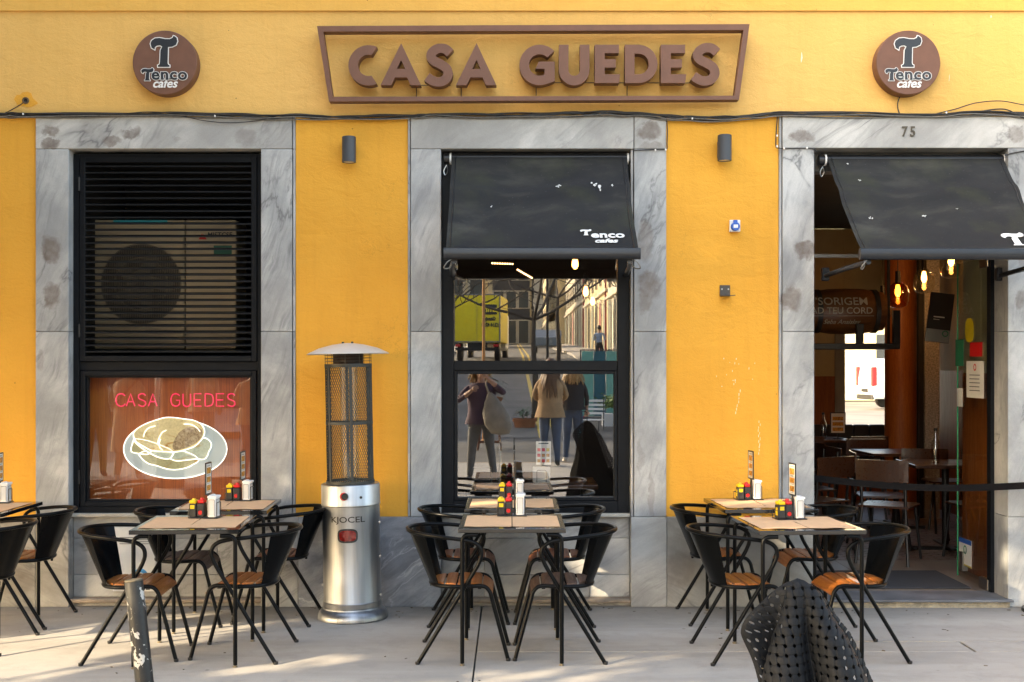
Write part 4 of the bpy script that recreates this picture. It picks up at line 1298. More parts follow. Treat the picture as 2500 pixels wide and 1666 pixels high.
def table(x, y, rdeg, where, cad_dx, cad_dy, cad_r, seed, short=False):
    t = empty('cafe_table', (x, y, 0), R(rdeg), 'square glossy black cafe table, '+where, 'table', 'black square tables on the pavement')
    for nm, me in TBM: inst(nm, me, t)
    Mx = Matrix.Translation((x, y, 0)) @ Matrix.Rotation(R(rdeg), 4, 'Z')
    rnd = random.Random(seed)
    for s, wd in ((-1, 'left'), (1, 'right')):
        p = Mx @ Vector((s*.1335, rnd.uniform(-.006, .006)-.01, TH+.0002))
        o = bpy.data.objects.new('paper_placemat', mat_mesh(seed*7+s)); COL.objects.link(o)
        o.location = p; o.rotation_euler = (0, 0, R(rdeg+rnd.uniform(-.8, .8)))
        tag(o, '%s kraft paper placemat on the %s' % (wd, where), 'placemat', 'kraft paper placemats')
    p = Mx @ Vector((cad_dx, cad_dy, TH+.0035))
    rz = R(rdeg+cad_r)
    c = empty('condiment_caddy', p, rz, 'black caddy with menu card on the '+where, 'caddy', 'condiment caddies on the tables')
    for nm, me in (('caddy_base', ME_BASE), ('wire_rail', ME_WIRE), ('wire_loop', ME_LOOP), ('card_post', ME_POST)): inst(nm, me, c)
    cf = inst('card_frame', ME_CF, c)
    inst('menu_card', ME_CARD, cf)
    for q in ME_PIC: inst('menu_picture', q, cf)
    inst('menu_text', ME_TXT, cf)
    Mc = Matrix.Translation(p) @ Matrix.Rotation(rz, 4, 'Z')
    for (dx, dy, cap, lab, wd, cat) in ((-.064, -.016, ME_YC, ME_YL, 'yellow-capped mustard carton on the ', 'mustard'), (-.019, -.008, ME_RC, ME_RL, 'red-capped ketchup carton on the ', 'ketchup')):
        e = empty(cat+'_carton', Mc @ Vector((dx, dy, .006)), rz+R(rnd.uniform(-5, 5)), wd+where, 'sauce carton', cat+' cartons in the caddies')
        inst('carton', ME_SB, e); inst('cap', cap, e); inst('label', lab, e)
    e = empty('napkin_dispenser', Mc @ Vector((.049, 0, .0055)), rz+R(rnd.uniform(-2, 2)), 'white napkin dispenser on the '+where, 'napkin holder', 'white napkin dispensers')
    inst('holder', ME_ND, e); inst('opening', ME_NE, e); inst('opening_frame', ME_NF, e)
table(-1.795, 6.975, 3.5, 'front left table beside the bollard', .02, .19, -8, 1)
table(-1.812, 7.835, 3, 'rear left table below the sandwich window', .04, .235, -7, 2)
table(0.0, 7.03, 0, 'front centre table', 0, .235, 0, 3)
table(0.0, 7.93, 0, 'rear centre table against the cafe window', 0.0, .225, 1, 4)
table(1.605, 6.955, 3.5, 'front right table behind the black woven cover', .01, .15, 5, 5)
table(1.592, 7.92, 2.5, 'rear right table by the yellow wall', -.02, .20, 5, 6)
table(-3.36, 7.70, 0, 'far left table cut off by the picture edge', .04, .235, 6, 7)

# ================================================================== PATIO HEATER
def stainless():
    t = NT('stainless_steel')
    co = t.coords('obj')
    f = t.noise(co, 9, 5, 0.6, 0, sc=(1, 1, 0.03))
    h = t.noise(co, 90, 3, 0.6, 0, sc=(1, 1, 0.02))
    sm_ = t.noise(co, 3, 5, 0.7)
    c = t.ramp(f, [(0.3, (0.20, 0.21, 0.225)), (0.7, (0.44, 0.455, 0.475))])
    c = t.mix(t.ramp(sm_, [(0.55, 0.0), (0.8, 0.35)]), c, (0.25, 0.23, 0.20))
    t.set(Base_Color=c, Metallic=1.0, Roughness=t.ramp(h, [(0.3, 0.32), (0.7, 0.44)]))
    t.b.inputs['Anisotropic'].default_value = 0.5
    t.bump(h, 0.03, 0.001)
    return t.m
m_ss = stainless()
m_guard = M('guard_black', (0.028, 0.030, 0.026), 0.5, var=0.2)
ht = empty('patio_heater', (-1.035, 7.995, 0), 0, 'tall stainless steel gas patio heater with glass tube, black mesh guard and white hat', 'patio heater')
ht.rotation_euler = (R(0.0), R(-1.05), 0)
b = MB(); b.lathe([(0, 0), (.222, 0), (.227, .006), (.226, .02), (.219, .045), (.205, .062), (.193, .070), (.190, .080), (0, .080)], 64); b.build('base', m_ss, ht, smooth=30)
b = MB(); b.lathe([(.1875, .0805), (.190, .083), (.190, .115), (.1875, .118), (.1865, .120), (.1865, .735), (0, .735)], 72); bo = b.build('cylinder_body', m_ss, ht, smooth=30)
b = MB(); b.lathe([(.186, .7355), (.191, .738), (.1915, .745), (.1895, .75), (.1895, .865), (.186, .873), (.175, .876), (0, .876)], 72); b.build('control_collar', m_ss, ht, smooth=30)
b = MB(); b.tube([(-.062, -.1898, .012), (-.066, -.217, .03), (-.07, -.2275, .006)], .0012, 4); b.build('door_seam', m_black, ht)
# text wrapped round the drum
me = text_mesh('KJOCEL', 0.052, 0.002, 0.0006, 0, 'CENTER', 1.28, 1.0)
for v in me.vertices:
    a = v.co.x/.1872
    rr = .1877-v.co.y
    v.co = Vector((rr*math.sin(a), -rr*math.cos(a), v.co.z+.640))
link('brand_lettering', me, m_black, ht)
def oval(rx, rz_, n=28):
    out = []
    for i in range(n):
        a = 2*PI*i/n
        out.append((math.copysign(abs(math.cos(a))**0.6, math.cos(a))*rx, math.copysign(abs(math.sin(a))**0.6, math.sin(a))*rz_))
    return out
def wrap(poly, r0, r1, z0, name, mat, par):
    b = MB()
    a_ = [b.bm.verts.new((r0*math.sin(x/r0), -r0*math.cos(x/r0), z+z0)) for x, z in poly]
    c_ = [b.bm.verts.new((r1*math.sin(x/r0), -r1*math.cos(x/r0), z+z0)) for x, z in poly]
    ctr = b.bm.verts.new((0, -r1, z0))
    n = len(poly)
    for i in range(n):
        b.bm.faces.new((a_[i], a_[(i+1) % n], c_[(i+1) % n], c_[i]))
        b.bm.faces.new((c_[i], c_[(i+1) % n], ctr))
    return b.build(name, mat, par, smooth=30)
wrap(oval(.064, .045), .184, .1905, .555, 'window_rim', m_black, ht)
wrap(oval(.053, .034), .184, .1912, .555, 'inspection_window', M('window_red', (0.20, 0.008, 0.006), 0.15, var=0.4, nscale=15, coat=0.5), ht)
b = MB(); b.lathe([(0, -.026), (.018, -.026), (.021, -.022), (.021, 0), (0, 0)], 28, (-.010, -.188, .808), 'Y'); b.build('knob', m_black, ht, smooth=35)
b = MB(); b.lathe([(0, -.004), (.026, -.004), (.026, 0), (0, 0)], 28, (-.018, -.189, .806), 'Y'); b.build('knob_scale', m_rc, ht, smooth=35)
b = MB(); b.lathe([(0, -.006), (.008, -.005), (.009, 0), (0, 0)], 16, (.088, -.169, .797), 'Y'); b.build('igniter', m_black, ht, smooth=35)
for z, x in ((.62, .187), (.40, .187), (.15, .187), (.50, -.187), (.22, -.187)):
    b = MB(); b.lathe([(0, -.008), (.008, -.006), (.008, .004), (0, .004)], 10, (x, -.03, z), 'Y'); b.build('door_catch', m_steel, ht, smooth=35)
b = MB(); b.lathe([(.058, .877), (.058, 1.66)], 40)
b.build('glass_tube', glass_mat('heater_glass', (0.88, 0.90, 0.88), 0.10), ht, smooth=30)
GR0, GR1 = .153, .150
b = MB()
b.lathe([(GR0-.004, .877), (GR0+.003, .877), (GR0+.003, .895), (GR0-.004, .895), (GR0-.004, .877)], 48)
b.lathe([(GR1-.004, 1.258), (GR1+.003, 1.258), (GR1+.003, 1.276), (GR1-.004, 1.276), (GR1-.004, 1.258)], 48)
b.lathe([(GR1-.004, 1.628), (GR1+.003, 1.628), (GR1+.003, 1.65), (GR1-.004, 1.65), (GR1-.004, 1.628)], 48)
b.build('guard_ring', m_guard, ht, smooth=30)
for k in range(6):
    a = R(-90-48+k*60)
    c, s = math.cos(a), math.sin(a)
    b = MB(); b.box((GR1*c, GR1*s, 1.263), (.010, .018, .75), .001, Matrix.Rotation(a, 4, 'Z')); b.build('guard_bar', m_guard, ht)
b = MB()
NW = 62
for k in range(NW):
    for d in (-1, 1):
        pts = []
        for i in range(27):
            z = .895+i*(.733/26)
            a = 2*PI*k/NW+d*(z-.895)/(0.036)*2*PI/NW
            pts.append((GR1*math.cos(a), GR1*math.sin(a), z))
        b.tube(pts, .0014, 3, cap=False)
b.build('mesh_guard', m_guard, ht, kind='stuff', merge=False)
b = MB()
for z in (1.667, 1.686, 1.705):
    b.tube([(.150*math.cos(2*PI*i/40), .150*math.sin(2*PI*i/40), z) for i in range(40)], .0018, 5, closed=True)
for k in range(10):
    a = 2*PI*(k+.5)/10
    b.tube([(.150*math.cos(a), .150*math.sin(a), 1.648), (.150*math.cos(a), .150*math.sin(a), 1.724)], .0018, 5)
b.build('top_cage', m_guard, ht, smooth=60)
b = MB(); b.lathe([(0, 1.650), (.098, 1.650), (.098, 1.728), (0, 1.728)], 36); b.build('burner_head', M('burner_rust', (0.035, 0.018, 0.011), 0.7, 0.3, var=0.4), ht, smooth=30)
b = MB(); b.lathe([(.264, 1.712), (.266, 1.715), (.255, 1.722), (.19, 1.752), (.10, 1.775), (.03, 1.784), (0, 1.785)], 72)
b.lathe([(0, 1.729), (.10, 1.728), (.255, 1.714), (.264, 1.712)], 72)
b.build('heat_reflector', M('hat_white', (0.62, 0.615, 0.59), 0.33, 0.25, var=0.04), ht, smooth=50)
for x in (-.03, .03):
    b = MB(); b.lathe([(0, 1.782), (.008, 1.782), (.008, 1.793), (0, 1.794)], 10, (x, -.02, 0)); b.build('hat_screw', m_black, ht, smooth=35)

# ================================================================== BOLLARD
def boll_mat():
    t = NT('bollard_paint')
    co = t.coords('obj')
    c = t.ramp(t.noise(co, 6, 4), [(0.3, (0.012, 0.0125, 0.013)), (0.7, (0.028, 0.029, 0.030))])
    n1 = t.noise(co, 17, 6, 0.62, 0.2, sc=(1, 1, 0.8))
    chips = t.ramp(n1, [(0.585, 0.0), (0.592, 1.0)])
    n2 = t.noise(co, 60, 4, 0.6)
    chips2 = t.ramp(n2, [(0.69, 0.0), (0.70, 0.8)])
    c = t.mix(chips, c, (0.40, 0.40, 0.38))
    c = t.mix(chips2, c, (0.5, 0.5, 0.48))
    t.set(Base_Color=c, Roughness=0.42, Metallic=0.0)
    t.b.inputs['Specular IOR Level'].default_value = 0.25
    t.bump(t.math('MULTIPLY', chips, -1.0), 0.3, 0.002)
    return t.m
bl = empty('bollard', (-1.575, 5.36, 0), 0, 'chipped dark grey steel bollard leaning left in front of the left tables', 'bollard')
bl.rotation_euler = (R(-1.5), R(-6.6), 0)
b = MB(); b.lathe([(.0395, -.05), (.0395, .695), (.0385, .700), (.0385, .702), (0, .702)], 48); b.build('post', boll_mat(), bl, smooth=30)
b = MB(); b.lathe([(0, .7022), (.0368, .7022), (.0390, .7035), (.0392, .708), (.0365, .7105), (0, .711)], 48); b.build('cap', M('bollard_cap', (0.10, 0.085, 0.06), 0.6, 0.3, var=0.3), bl, smooth=30)
b = MB()
for i, (z, h) in enumerate(((.60, .10),)):
    vs = []
    poly = [(-.016, .545), (-.018, .60), (-.010, .608), (.006, .604), (.010, .58), (.012, .552), (.004, .540)]
    a_ = [b.bm.verts.new((.0401*math.sin(x/.0401-.55), -.0401*math.cos(x/.0401-.55), zz)) for x, zz in poly]
    b.bm.faces.new(a_)
b.build('torn_sticker', M('old_sticker', (0.22, 0.21, 0.20), 0.7, var=0.5, nscale=90), bl)
# ================================================================== WOVEN COVER (bottom right, nearest the camera)
def woven_cover():
    cx, cy, zt_ = P(1952, 900, 3.50).x, 3.50, 1.035
    hb = .297
    ctrl = [(-.190, .035), (-.165, .020), (-.10, .045), (-.060, .055), (-.085, .010), (-.112, -.020), (-.098, -.060), (-.055, -.082), (-.005, -.066), (.034, -.018),
            (.046, -.052), (.080, -.104), (.120, -.112), (.165, -.088), (.186, -.045), (.178, -.005), (.170, .020), (.200, .030), (.224, .050)]
    base = catmull([(a, b_, 0) for a, b_ in ctrl], 24)
    bx = np.array([[p.x, p.y] for p in base])
    # even spacing along the sheet
    d = np.r_[0, np.cumsum(np.hypot(*np.diff(bx, axis=0).T))]
    NU = 760
    ss = np.linspace(0, d[-1], NU+1)
    bx = np.c_[np.interp(ss, d, bx[:, 0]), np.interp(ss, d, bx[:, 1])]
    for _ in range(90): bx[1:-1] = (bx[:-2]+2*bx[1:-1]+bx[2:])/4
    i0 = int(np.argmin(np.abs(ss-d[24*9])))
    HV = .52
    NV = 380
    hv = np.linspace(0.0, HV, NV+1)
    def f(h):
        return (0.30+0.70*(np.clip(h, 0, 9)/hb)**1.0)*np.sqrt(np.clip(1-(np.clip(.05-h, 0, 1)/.05)**2, 0.004, 1))
    X = np.zeros((NV+1, NU+1)); Y = X.copy(); Z = X.copy(); U = X.copy(); V = X.copy()
    tt = ss/d[-1]
    for j, h in enumerate(hv):
        k = f(h)
        wb = min(1.0, (h/.16))**1.3
        px = (bx[:, 0]*wb+(-.155*np.cos(PI*tt)+.01)*(1-wb))*k; py = (bx[:, 1]*wb+(-.095*np.sin(PI*tt)+.02)*(1-wb))*k
        # the left flap billows out near the shoulder and pulls in lower down
        fl = np.clip((0.22-tt)/0.22, 0, 1)**0.9
        bil = 0.050*math.exp(-((h-.13)/.085)**2)-0.0*h
        px = px-fl*bil+fl*1.15*max(0, h-.12)**1.5
        # rounded top: sheet bends over instead of coming to a point
        rz = 0.002*np.exp(-h/0.02)
        px = px+0.006*np.sin(h*14+tt*6)*(h/hb)
        X[j] = px+0.030*(1-h/hb)*0.0; Y[j] = py+0.02*(1-min(1, h/hb)); Z[j] = -h-rz*(tt-.5)**2*8
        # drop the ends of the sheet a little at the top
        Z[j] -= (np.abs(tt-.45)**2)*0.030*math.exp(-h/.10)
        al = np.r_[0, np.cumsum(np.hypot(np.diff(px), np.diff(py)))]
        U[j] = al-al[i0]+0.018*h/hb
    sl = np.sqrt(1+0.10)
    for j in range(NV+1): V[j] = hv[j]*sl
    # basket weave relief: strands alternate over and under, small round holes where they meet
    p = 0.0270
    u = U/p; v = V/p
    a = (u+v); b_ = (u-v)
    cu, cv = np.floor(u), np.floor(v)
    lu, lv = u-cu-.5, v-cv-.5
    par = ((cu+cv) % 2 == 0)
    along = np.where(par, lu, lv); across = np.where(par, lv, lu)
    aa, ac_ = np.abs(along), np.abs(across)
    own = 0.0021*np.cos(aa/.66*PI/2)-0.0005*(ac_/.40)**4
    nei = 0.0021*np.cos((1-ac_)/.66*PI/2)-0.0005*(aa/.40)**4-.0002
    gapc = np.full_like(own, -0.0016)
    hgt = np.where(ac_ < .41, own, np.where(aa < .41, nei, gapc))
    line = np.exp(-((ac_-.41)/.018)**2)*(aa < .62)
    hgt = hgt-0.0012*line
    hu = u-np.round(u); hv2 = v-np.round(v)
    hole = np.hypot(hu, hv2) < .185
    rimw = (ss < .016)[None, :]
    hgt = np.where(rimw, 0.0012, hgt); hole = np.where(rimw, False, hole)
    hole &= (V > .012)
    Pn = np.stack([X, Y, Z], -1)
    du = np.gradient(Pn, axis=1); dv = np.gradient(Pn, axis=0)
    n = np.cross(du, dv); n /= (np.linalg.norm(n, axis=-1, keepdims=True)+1e-9)
    # outward = towards -Y on the front
    if n[NV//2, i0-60, 1] > 0: n = -n
    Pf = Pn+n*hgt[..., None]
    Pb = Pn-n*0.0026
    NN = (NV+1)*(NU+1)
    co = np.concatenate([Pf.reshape(-1, 3), Pb.reshape(-1, 3)])
    idx = np.arange(NN).reshape(NV+1, NU+1)
    hq = hole[:-1, :-1] | hole[1:, 1:]
    q = np.stack([idx[:-1, :-1], idx[1:, :-1], idx[1:, 1:], idx[:-1, 1:]], -1)
    keep = ~hq
    front = q[keep]
    back = front[:, ::-1]+NN
    faces = [front, back]
    # hole walls and outer rim
    def wallq(a_, c_): return np.stack([a_, c_, c_+NN, a_+NN], -1)
    k2 = np.pad(keep, 1)
    e = keep & ~k2[1:-1, 2:]; faces.append(wallq(idx[:-1, 1:][e], idx[1:, 1:][e]))
    e = keep & ~k2[1:-1, :-2]; faces.append(wallq(idx[1:, :-1][e], idx[:-1, :-1][e]))
    e = keep & ~k2[2:, 1:-1]; faces.append(wallq(idx[1:, 1:][e], idx[1:, :-1][e]))
    e = keep & ~k2[:-2, 1:-1]; faces.append(wallq(idx[:-1, :-1][e], idx[:-1, 1:][e]))
    fa = np.concatenate(faces)
    me = bpy.data.meshes.new('woven_sheet')
    me.vertices.add(len(co)); me.vertices.foreach_set('co', co.astype(np.float32).ravel())
    me.loops.add(len(fa)*4); me.loops.foreach_set('vertex_index', fa.astype(np.int32).ravel())
    me.polygons.add(len(fa)); me.polygons.foreach_set('loop_start', np.arange(len(fa), dtype=np.int32)*4)
    me.update(calc_edges=True); me.validate()
    me.polygons.foreach_set('use_smooth', [True]*len(me.polygons))
    t = NT('woven_plastic')
    cc = t.coords('obj')
    t.set(Base_Color=t.ramp(t.noise(cc, 14, 5, 0.6), [(0.3, (0.006, 0.007, 0.0085)), (0.7, (0.013, 0.0145, 0.017))]), Roughness=0.55)
    t.b.inputs['Specular IOR Level'].default_value = 0.12
    t.bump(t.noise(cc, 900, 2, 0.6), 0.35, 0.0008)
    root = empty('woven_cover', (cx, cy, 0), 0, 'dark grey perforated basket-weave plastic sheet folded over a post, nearest the camera', 'woven cover')
    link('woven_sheet', me, t.m, root, loc=(0, 0, zt_))
    # the plain lower skirt of the same sheet, down to the paving
    bm = bmesh.new()
    rows = []
    for h in (HV, .62, .75, .90, 1.033):
        k = float(f(h))*(1-0.22*max(0, h-HV)/.5)
        xo = bx[::14]*k
        tts = tt[::14]
        fl = np.clip((0.22-tts)/0.22, 0, 1)**0.9
        rows.append([bm.verts.new((float(x+g*(h-.17)*0.62*(1 if h <= HV else HV/h)), float(y), -h)) for (x, y), g in zip(xo, fl)])
    for i in range(len(rows)-1):
        for j in range(len(rows[0])-1):
            bm.faces.new((rows[i][j], rows[i+1][j], rows[i+1][j+1], rows[i][j+1]))
    me2 = bpy.data.meshes.new('sheet_skirt'); bm.to_mesh(me2); bm.free()
    link('sheet_skirt', me2, t.m, root, loc=(0, 0, zt_), smooth=179)
    # added black core behind the ridges so the weave holes read dark
    i1, i2 = int(NU*.20), int(NU*.93)
    seg_ = bx[i1:i2:12]
    cen = seg_.mean(0)
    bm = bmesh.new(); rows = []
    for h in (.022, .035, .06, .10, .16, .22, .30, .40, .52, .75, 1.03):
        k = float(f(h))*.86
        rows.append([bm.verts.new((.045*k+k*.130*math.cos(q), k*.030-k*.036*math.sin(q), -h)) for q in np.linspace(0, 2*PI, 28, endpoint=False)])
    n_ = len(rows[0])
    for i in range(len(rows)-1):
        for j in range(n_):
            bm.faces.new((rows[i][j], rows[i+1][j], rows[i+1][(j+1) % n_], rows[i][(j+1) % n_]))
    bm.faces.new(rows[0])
    me3 = bpy.data.meshes.new('dark_core'); bm.to_mesh(me3); bm.free()
    link('dark_core', me3, M('dark_core_black', (0.003, 0.003, 0.003), 0.9, spec=0.05), root, loc=(0, 0, zt_), smooth=179)
    b = MB(); b.lathe([(0, 0), (.14, 0), (.14, .02), (.016, .03), (.016, .985), (0, .985)], 24, (0.01, .01, 0)); b.build('support_post', m_black, root, smooth=35)
    return root
woven_cover()

# ================================================================== BELT BARRIER AND DOOR MAT
bp = empty('barrier_post', (3.575, 8.17, 0), 0, 'black belt barrier post at the right picture edge with its belt drawn across the doorway', 'barrier')
b = MB(); b.lathe([(0, 0), (.172, 0), (.175, .006), (.172, .022), (.05, .034), (.034, .04), (.031, .05), (.031, .93), (0, .93)], 48); b.build('post', m_black, bp, smooth=30)
b = MB(); b.lathe([(0, .80), (.036, .80), (.038, .805), (.038, .90), (.030, .935), (0, .94)], 32); b.build('head', m_black, bp, smooth=30)
b = MB()
bp0, bp1 = Vector((2.048, 8.44, .868)), Vector((3.54, 8.17, .848))
n = 24
rows = []
for i in range(n+1):
    t_ = i/n
    p = bp0.lerp(bp1, t_); sag = -.045*math.sin(PI*t_)
    rows.append(p+Vector((0, 0, sag)))
for off, s in ((0.0, 1), (.0014, -1)):
    pass
va = []
for p in rows:
    va.append([b.bm.verts.new(p+Vector((dx, dy, dz))-bp.location) for dx, dy, dz in ((0, 0, -.023), (0, .0015, -.023), (0, .0015, .023), (0, 0, .023))])
for i in range(n):
    for k in range(4):
        b.bm.faces.new((va[i][k], va[i][(k+1) % 4], va[i+1][(k+1) % 4], va[i+1][k]))
b.build('belt', M('belt_webbing', (0.004, 0.0035, 0.004), 0.8, spec=0.12, var=0.15, nscale=40, bump=0.3, bscale=400), bp, smooth=40)
b = MB(); b.box(bp0-bp.location+Vector((.006, 0, 0)), (.012, .03, .06), .002); b.build('wall_clip', m_black, bp)

def mat_fabric():
    t = NT('door_mat_pile')
    co = t.coords('obj')
    c = t.ramp(t.noise(co, 260, 3, 0.7), [(0.3, (0.012, 0.013, 0.017)), (0.7, (0.075, 0.078, 0.088))])
    t.set(Base_Color=c, Roughness=0.95)
    t.bump(t.noise(co, 260, 3, 0.7), 0.8, 0.006)
    return t.m
dm = MB(); dm.bb(2.10, 3.255, 8.70, 9.43, .0565, .066, .003)
tag(dm.build('door_mat', mat_fabric(), None), 'dark grey pile door mat lying just inside the open doorway', 'door mat')

# utility cover low on the left apron
uc = empty('meter_cabinet', (P(329, 1364, 8.41).x, 8.42, 0), 0, 'pale grey utility cabinet door with blue round sticker, low under the louvred window', 'cabinet door')
z0, z1 = FZ(1443), FZ(1286)
m_cab = M('cabinet_grey', (0.66, 0.66, 0.64), 0.5, var=0.05)
MB().bb(-.148, .148, -.022, -.002, z0, z1, .004, 2).build('cabinet_door', m_cab, uc)
b = MB()
for k in range(4): b.bb(-.10, .10, -.0245, -.0225, z1-.075-k*.014, z1-.070-k*.014)
b.build('vent_slot', M('slot_grey', (0.15, 0.15, 0.15), 0.6), uc)
ring_o = [(.052*math.cos(2*PI*i/32), .052*math.sin(2*PI*i/32)) for i in range(32)]
ring_i = [(.026*math.cos(2*PI*i/24), .026*math.sin(2*PI*i/24)) for i in range(24)]
link('round_sticker', shape([ring_o, ring_i], .001), M('sticker_blue', (0.02, 0.24, 0.55), 0.5, var=0.3, nscale=60), uc, loc=(.042, -.0232, z0+.105))
b = MB(); b.lathe([(0, -.03), (.010, -.029), (.012, -.022), (0, -.022)], 16, (-.10, 0, z0+.16), 'Y'); b.build('lock', m_black, uc, smooth=35)

# ================================================================== AIR CONDITIONER BEHIND THE LOUVRES
YA = 8.86
def A(px, py): v = P(px, py, YA); return v.x, v.z
ax0, az1 = A(222, 537); ax1, az0 = A(577, 852)
ac = empty('air_conditioner', ((ax0+ax1)/2, YA+.17, 1.64), 0, 'cream outdoor air conditioning unit with round fan guard behind the black louvres', 'air conditioner')
L = ac.location
m_ac = M('unit_cream', (0.40, 0.345, 0.25), 0.5, var=0.06)
m_acd = M('unit_shadowed', (0.035, 0.032, 0.028), 0.6)
m_acg = M('guard_wire', (0.16, 0.14, 0.11), 0.5)
b = MB(); xs_ = A(452, 0)[0]
b.bb(ax0-L.x, xs_-.003-L.x, -.17, .17, az0-L.z, az1-L.z, .01, 2); b.bb(xs_+.003-L.x, ax1-L.x, -.17, .17, az0-L.z, az1-L.z, .01, 2)
b.build('casing', m_ac, ac)
gx, gz = A(345.5, 694); rg = 97/3000*YA
b = MB(); b.lathe([(0, -.172), (rg, -.172), (rg, -.1705), (0, -.1705)], 48, (gx-L.x, 0, gz-L.z), 'Y'); b.build('fan_opening', m_acd, ac)
b = MB()
for k in range(-22, 23):
    x = k*rg/22.5
    h = math.sqrt(max(0, rg*rg-x*x))
    b.bb(gx-L.x+x-.0022, gx-L.x+x+.0022, -.184, -.180, gz-L.z-h, gz-L.z+h)
for r_ in (rg, rg*.66, rg*.33):
    b.tube([(gx-L.x+r_*math.cos(2*PI*i/48), -.180, gz-L.z+r_*math.sin(2*PI*i/48)) for i in range(48)], .004, 5, closed=True)
b.build('fan_guard', m_acg, ac)
b = MB(); 
for k in range(5):
    a = 2*PI*k/5
    b.box((gx-L.x+rg*.45*math.cos(a), -.176, gz-L.z+rg*.45*math.sin(a)), (rg*.7, .004, rg*.28), .001, Matrix.Rotation(-a+.3, 4, 'Y'))
b.build('fan_blade', M('blade_grey', (0.09, 0.09, 0.09), 0.5), ac)
def acp(px0, px1, py0, py1, nm, mat, d=-.1725):
    x0, z1_ = A(px0, py0); x1, z0_ = A(px1, py1)
    MB().bb(x0-L.x, x1-L.x, d, -.1705, z0_-L.z, z1_-L.z).build(nm, mat, ac)
acp(277, 409, 538, 546, 'energy_strip', M('strip_teal', (0.02, 0.36, 0.46), 0.5))
acp(522, 566, 600, 623, 'spec_plate', M('plate_green', (0.01, 0.12, 0.09), 0.5))
acp(443, 449, 585, 840, 'casing_rib', m_ac, -.18)
x_, z_ = A(485, 585)
link('logo', shape([[(0, 0), (.022, 0), (.033, .024), (.025, .044)], [(.036, 0), (.058, 0), (.036, .038), (.027, .022)]], .001), m_rc, ac, loc=(x_-L.x, -.1725, z_-L.z))
x_, z_ = A(507, 580)
link('lettering', text_mesh('MISTCSF', .052, .001, .0012, 0, 'LEFT', .92), m_sign_ink, ac, loc=(x_-L.x, -.1725, z_-L.z))

# ================================================================== NEON NAME AND SANDWICH SIGN IN THE LEFT WINDOW
YN = 8.535
def N(x, y): v = P(150+x*570/1986, 850+y*570/1986, YN); return (v.x, v.z)
m_pink = M('neon_pink', (0.80, 0.03, 0.12), 0.4, var=0.02, emit=(0.95, 0.03, 0.13), estr=0.12)
m_wtube = M('neon_white', (0.85, 0.85, 0.82), 0.4, var=0.02, emit=(0.9, 0.92, 0.88), estr=0.28)
nn = empty('neon_name_sign', (0, 0, 0), 0, 'pink neon tube lettering CASA GUEDES inside the left window', 'neon sign')
def neon(strokes, nm):
    b = MB()
    for s in strokes:
        q = [Vector((N(x, y)[0], YN, N(x, y)[1])) for x, y in s]
        b.tube(q, .0042, 8)
    b.build(nm, m_pink, nn, smooth=60)
def box_s(x, w, pts, y=390, h=105): return [(x+a*w, y+c*h) for a, c in pts]
def smooth2(pts, n=5): return [(p.x, p.y) for p in catmull([Vector((a, c, 0)) for a, c in pts], n)]
cC = [(.95, .16), (.75, .03), (.5, 0), (.22, .08), (.05, .32), (.03, .62), (.2, .9), (.5, 1), (.78, .96), (.97, .82)]
cS = [(.92, .14), (.7, .01), (.4, 0), (.12, .1), (.08, .3), (.25, .44), (.6, .53), (.9, .66), (.93, .85), (.72, .99), (.38, 1), (.06, .88)]
def lC(x, w): return [box_s(x, w, smooth2(cC))]
def lS(x, w): return [box_s(x, w, smooth2(cS))]
def lA(x, w): return [box_s(x, w, [(0, 1), (.5, 0), (1, 1)]), box_s(x, w, [(.2, .64), (.8, .64)])]
def lG(x, w): return [box_s(x, w, smooth2(cC)), box_s(x, w, [(.97, .82), (.97, .52), (.58, .52)])]
def lU(x, w): return [box_s(x, w, [(0, 0)]+smooth2([(0, .55), (.05, .85), (.3, 1), (.7, 1), (.95, .85), (1, .55)])+[(1, 0)])]
def lE(x, w): return [box_s(x, w, [(1, 0), (0, 0), (0, 1), (1, 1)]), box_s(x, w, [(0, .5), (.88, .5)])]
def lD(x, w): return [box_s(x, w, [(0, 0), (.35, 0)]+smooth2([(.35, 0), (.8, .08), (1, .35), (1, .65), (.8, .92), (.35, 1)])+[(0, 1), (0, 0)])]
for nm, fn, x, w in (('letter_c', lC, 462, 82), ('letter_a', lA, 552, 72), ('letter_s', lS, 650, 70), ('letter_a', lA, 740, 74), ('letter_g', lG, 930, 78), ('letter_u', lU, 1034, 64),
                     ('letter_e', lE, 1130, 60), ('letter_d', lD, 1222, 68), ('letter_e', lE, 1318, 64), ('letter_s', lS, 1410, 70)):
    neon(fn(x, w), nm)
pl = empty('sandwich_sign', (0, 0, 0), 0, 'cut-out sign of a roast sandwich on an oval blue plate outlined in white tube', 'sign')
t = NT('plate_print')
co = t.coords('obj')
mp = t.n('ShaderNodeVectorMath', {0: co, 1: (N(1160, 850)[0], YN, N(1160, 850)[1])}, operation='SUBTRACT').outputs[0]
ln = t.n('ShaderNodeVectorMath', {0: mp}, operation='LENGTH').outputs['Value']
t.set(Base_Color=t.ramp(ln, [(0.02, (0.12, 0.19, 0.24)), (0.14, (0.46, 0.57, 0.62))]), Roughness=0.5)
m_plate = t.m
def bread(name, base, brown, seed):
    t = NT(name); co = t.coords('obj')
    f = t.noise(co, 7, 5, 0.6, 0.8, sc=(1, 1, 2.2), loc=(seed, seed, 0))
    c = t.ramp(f, [(0.40, base), (0.56, tuple(x*0.9 for x in base)), (0.68, brown)])
    g = t.noise(co, 60, 5, 0.7)
    c = t.mix(t.ramp(g, [(0.35, 0.5), (0.55, 0.0)]), c, tuple(x*0.55 for x in base))
    t.set(Base_Color=c, Roughness=0.6)
    return t.m
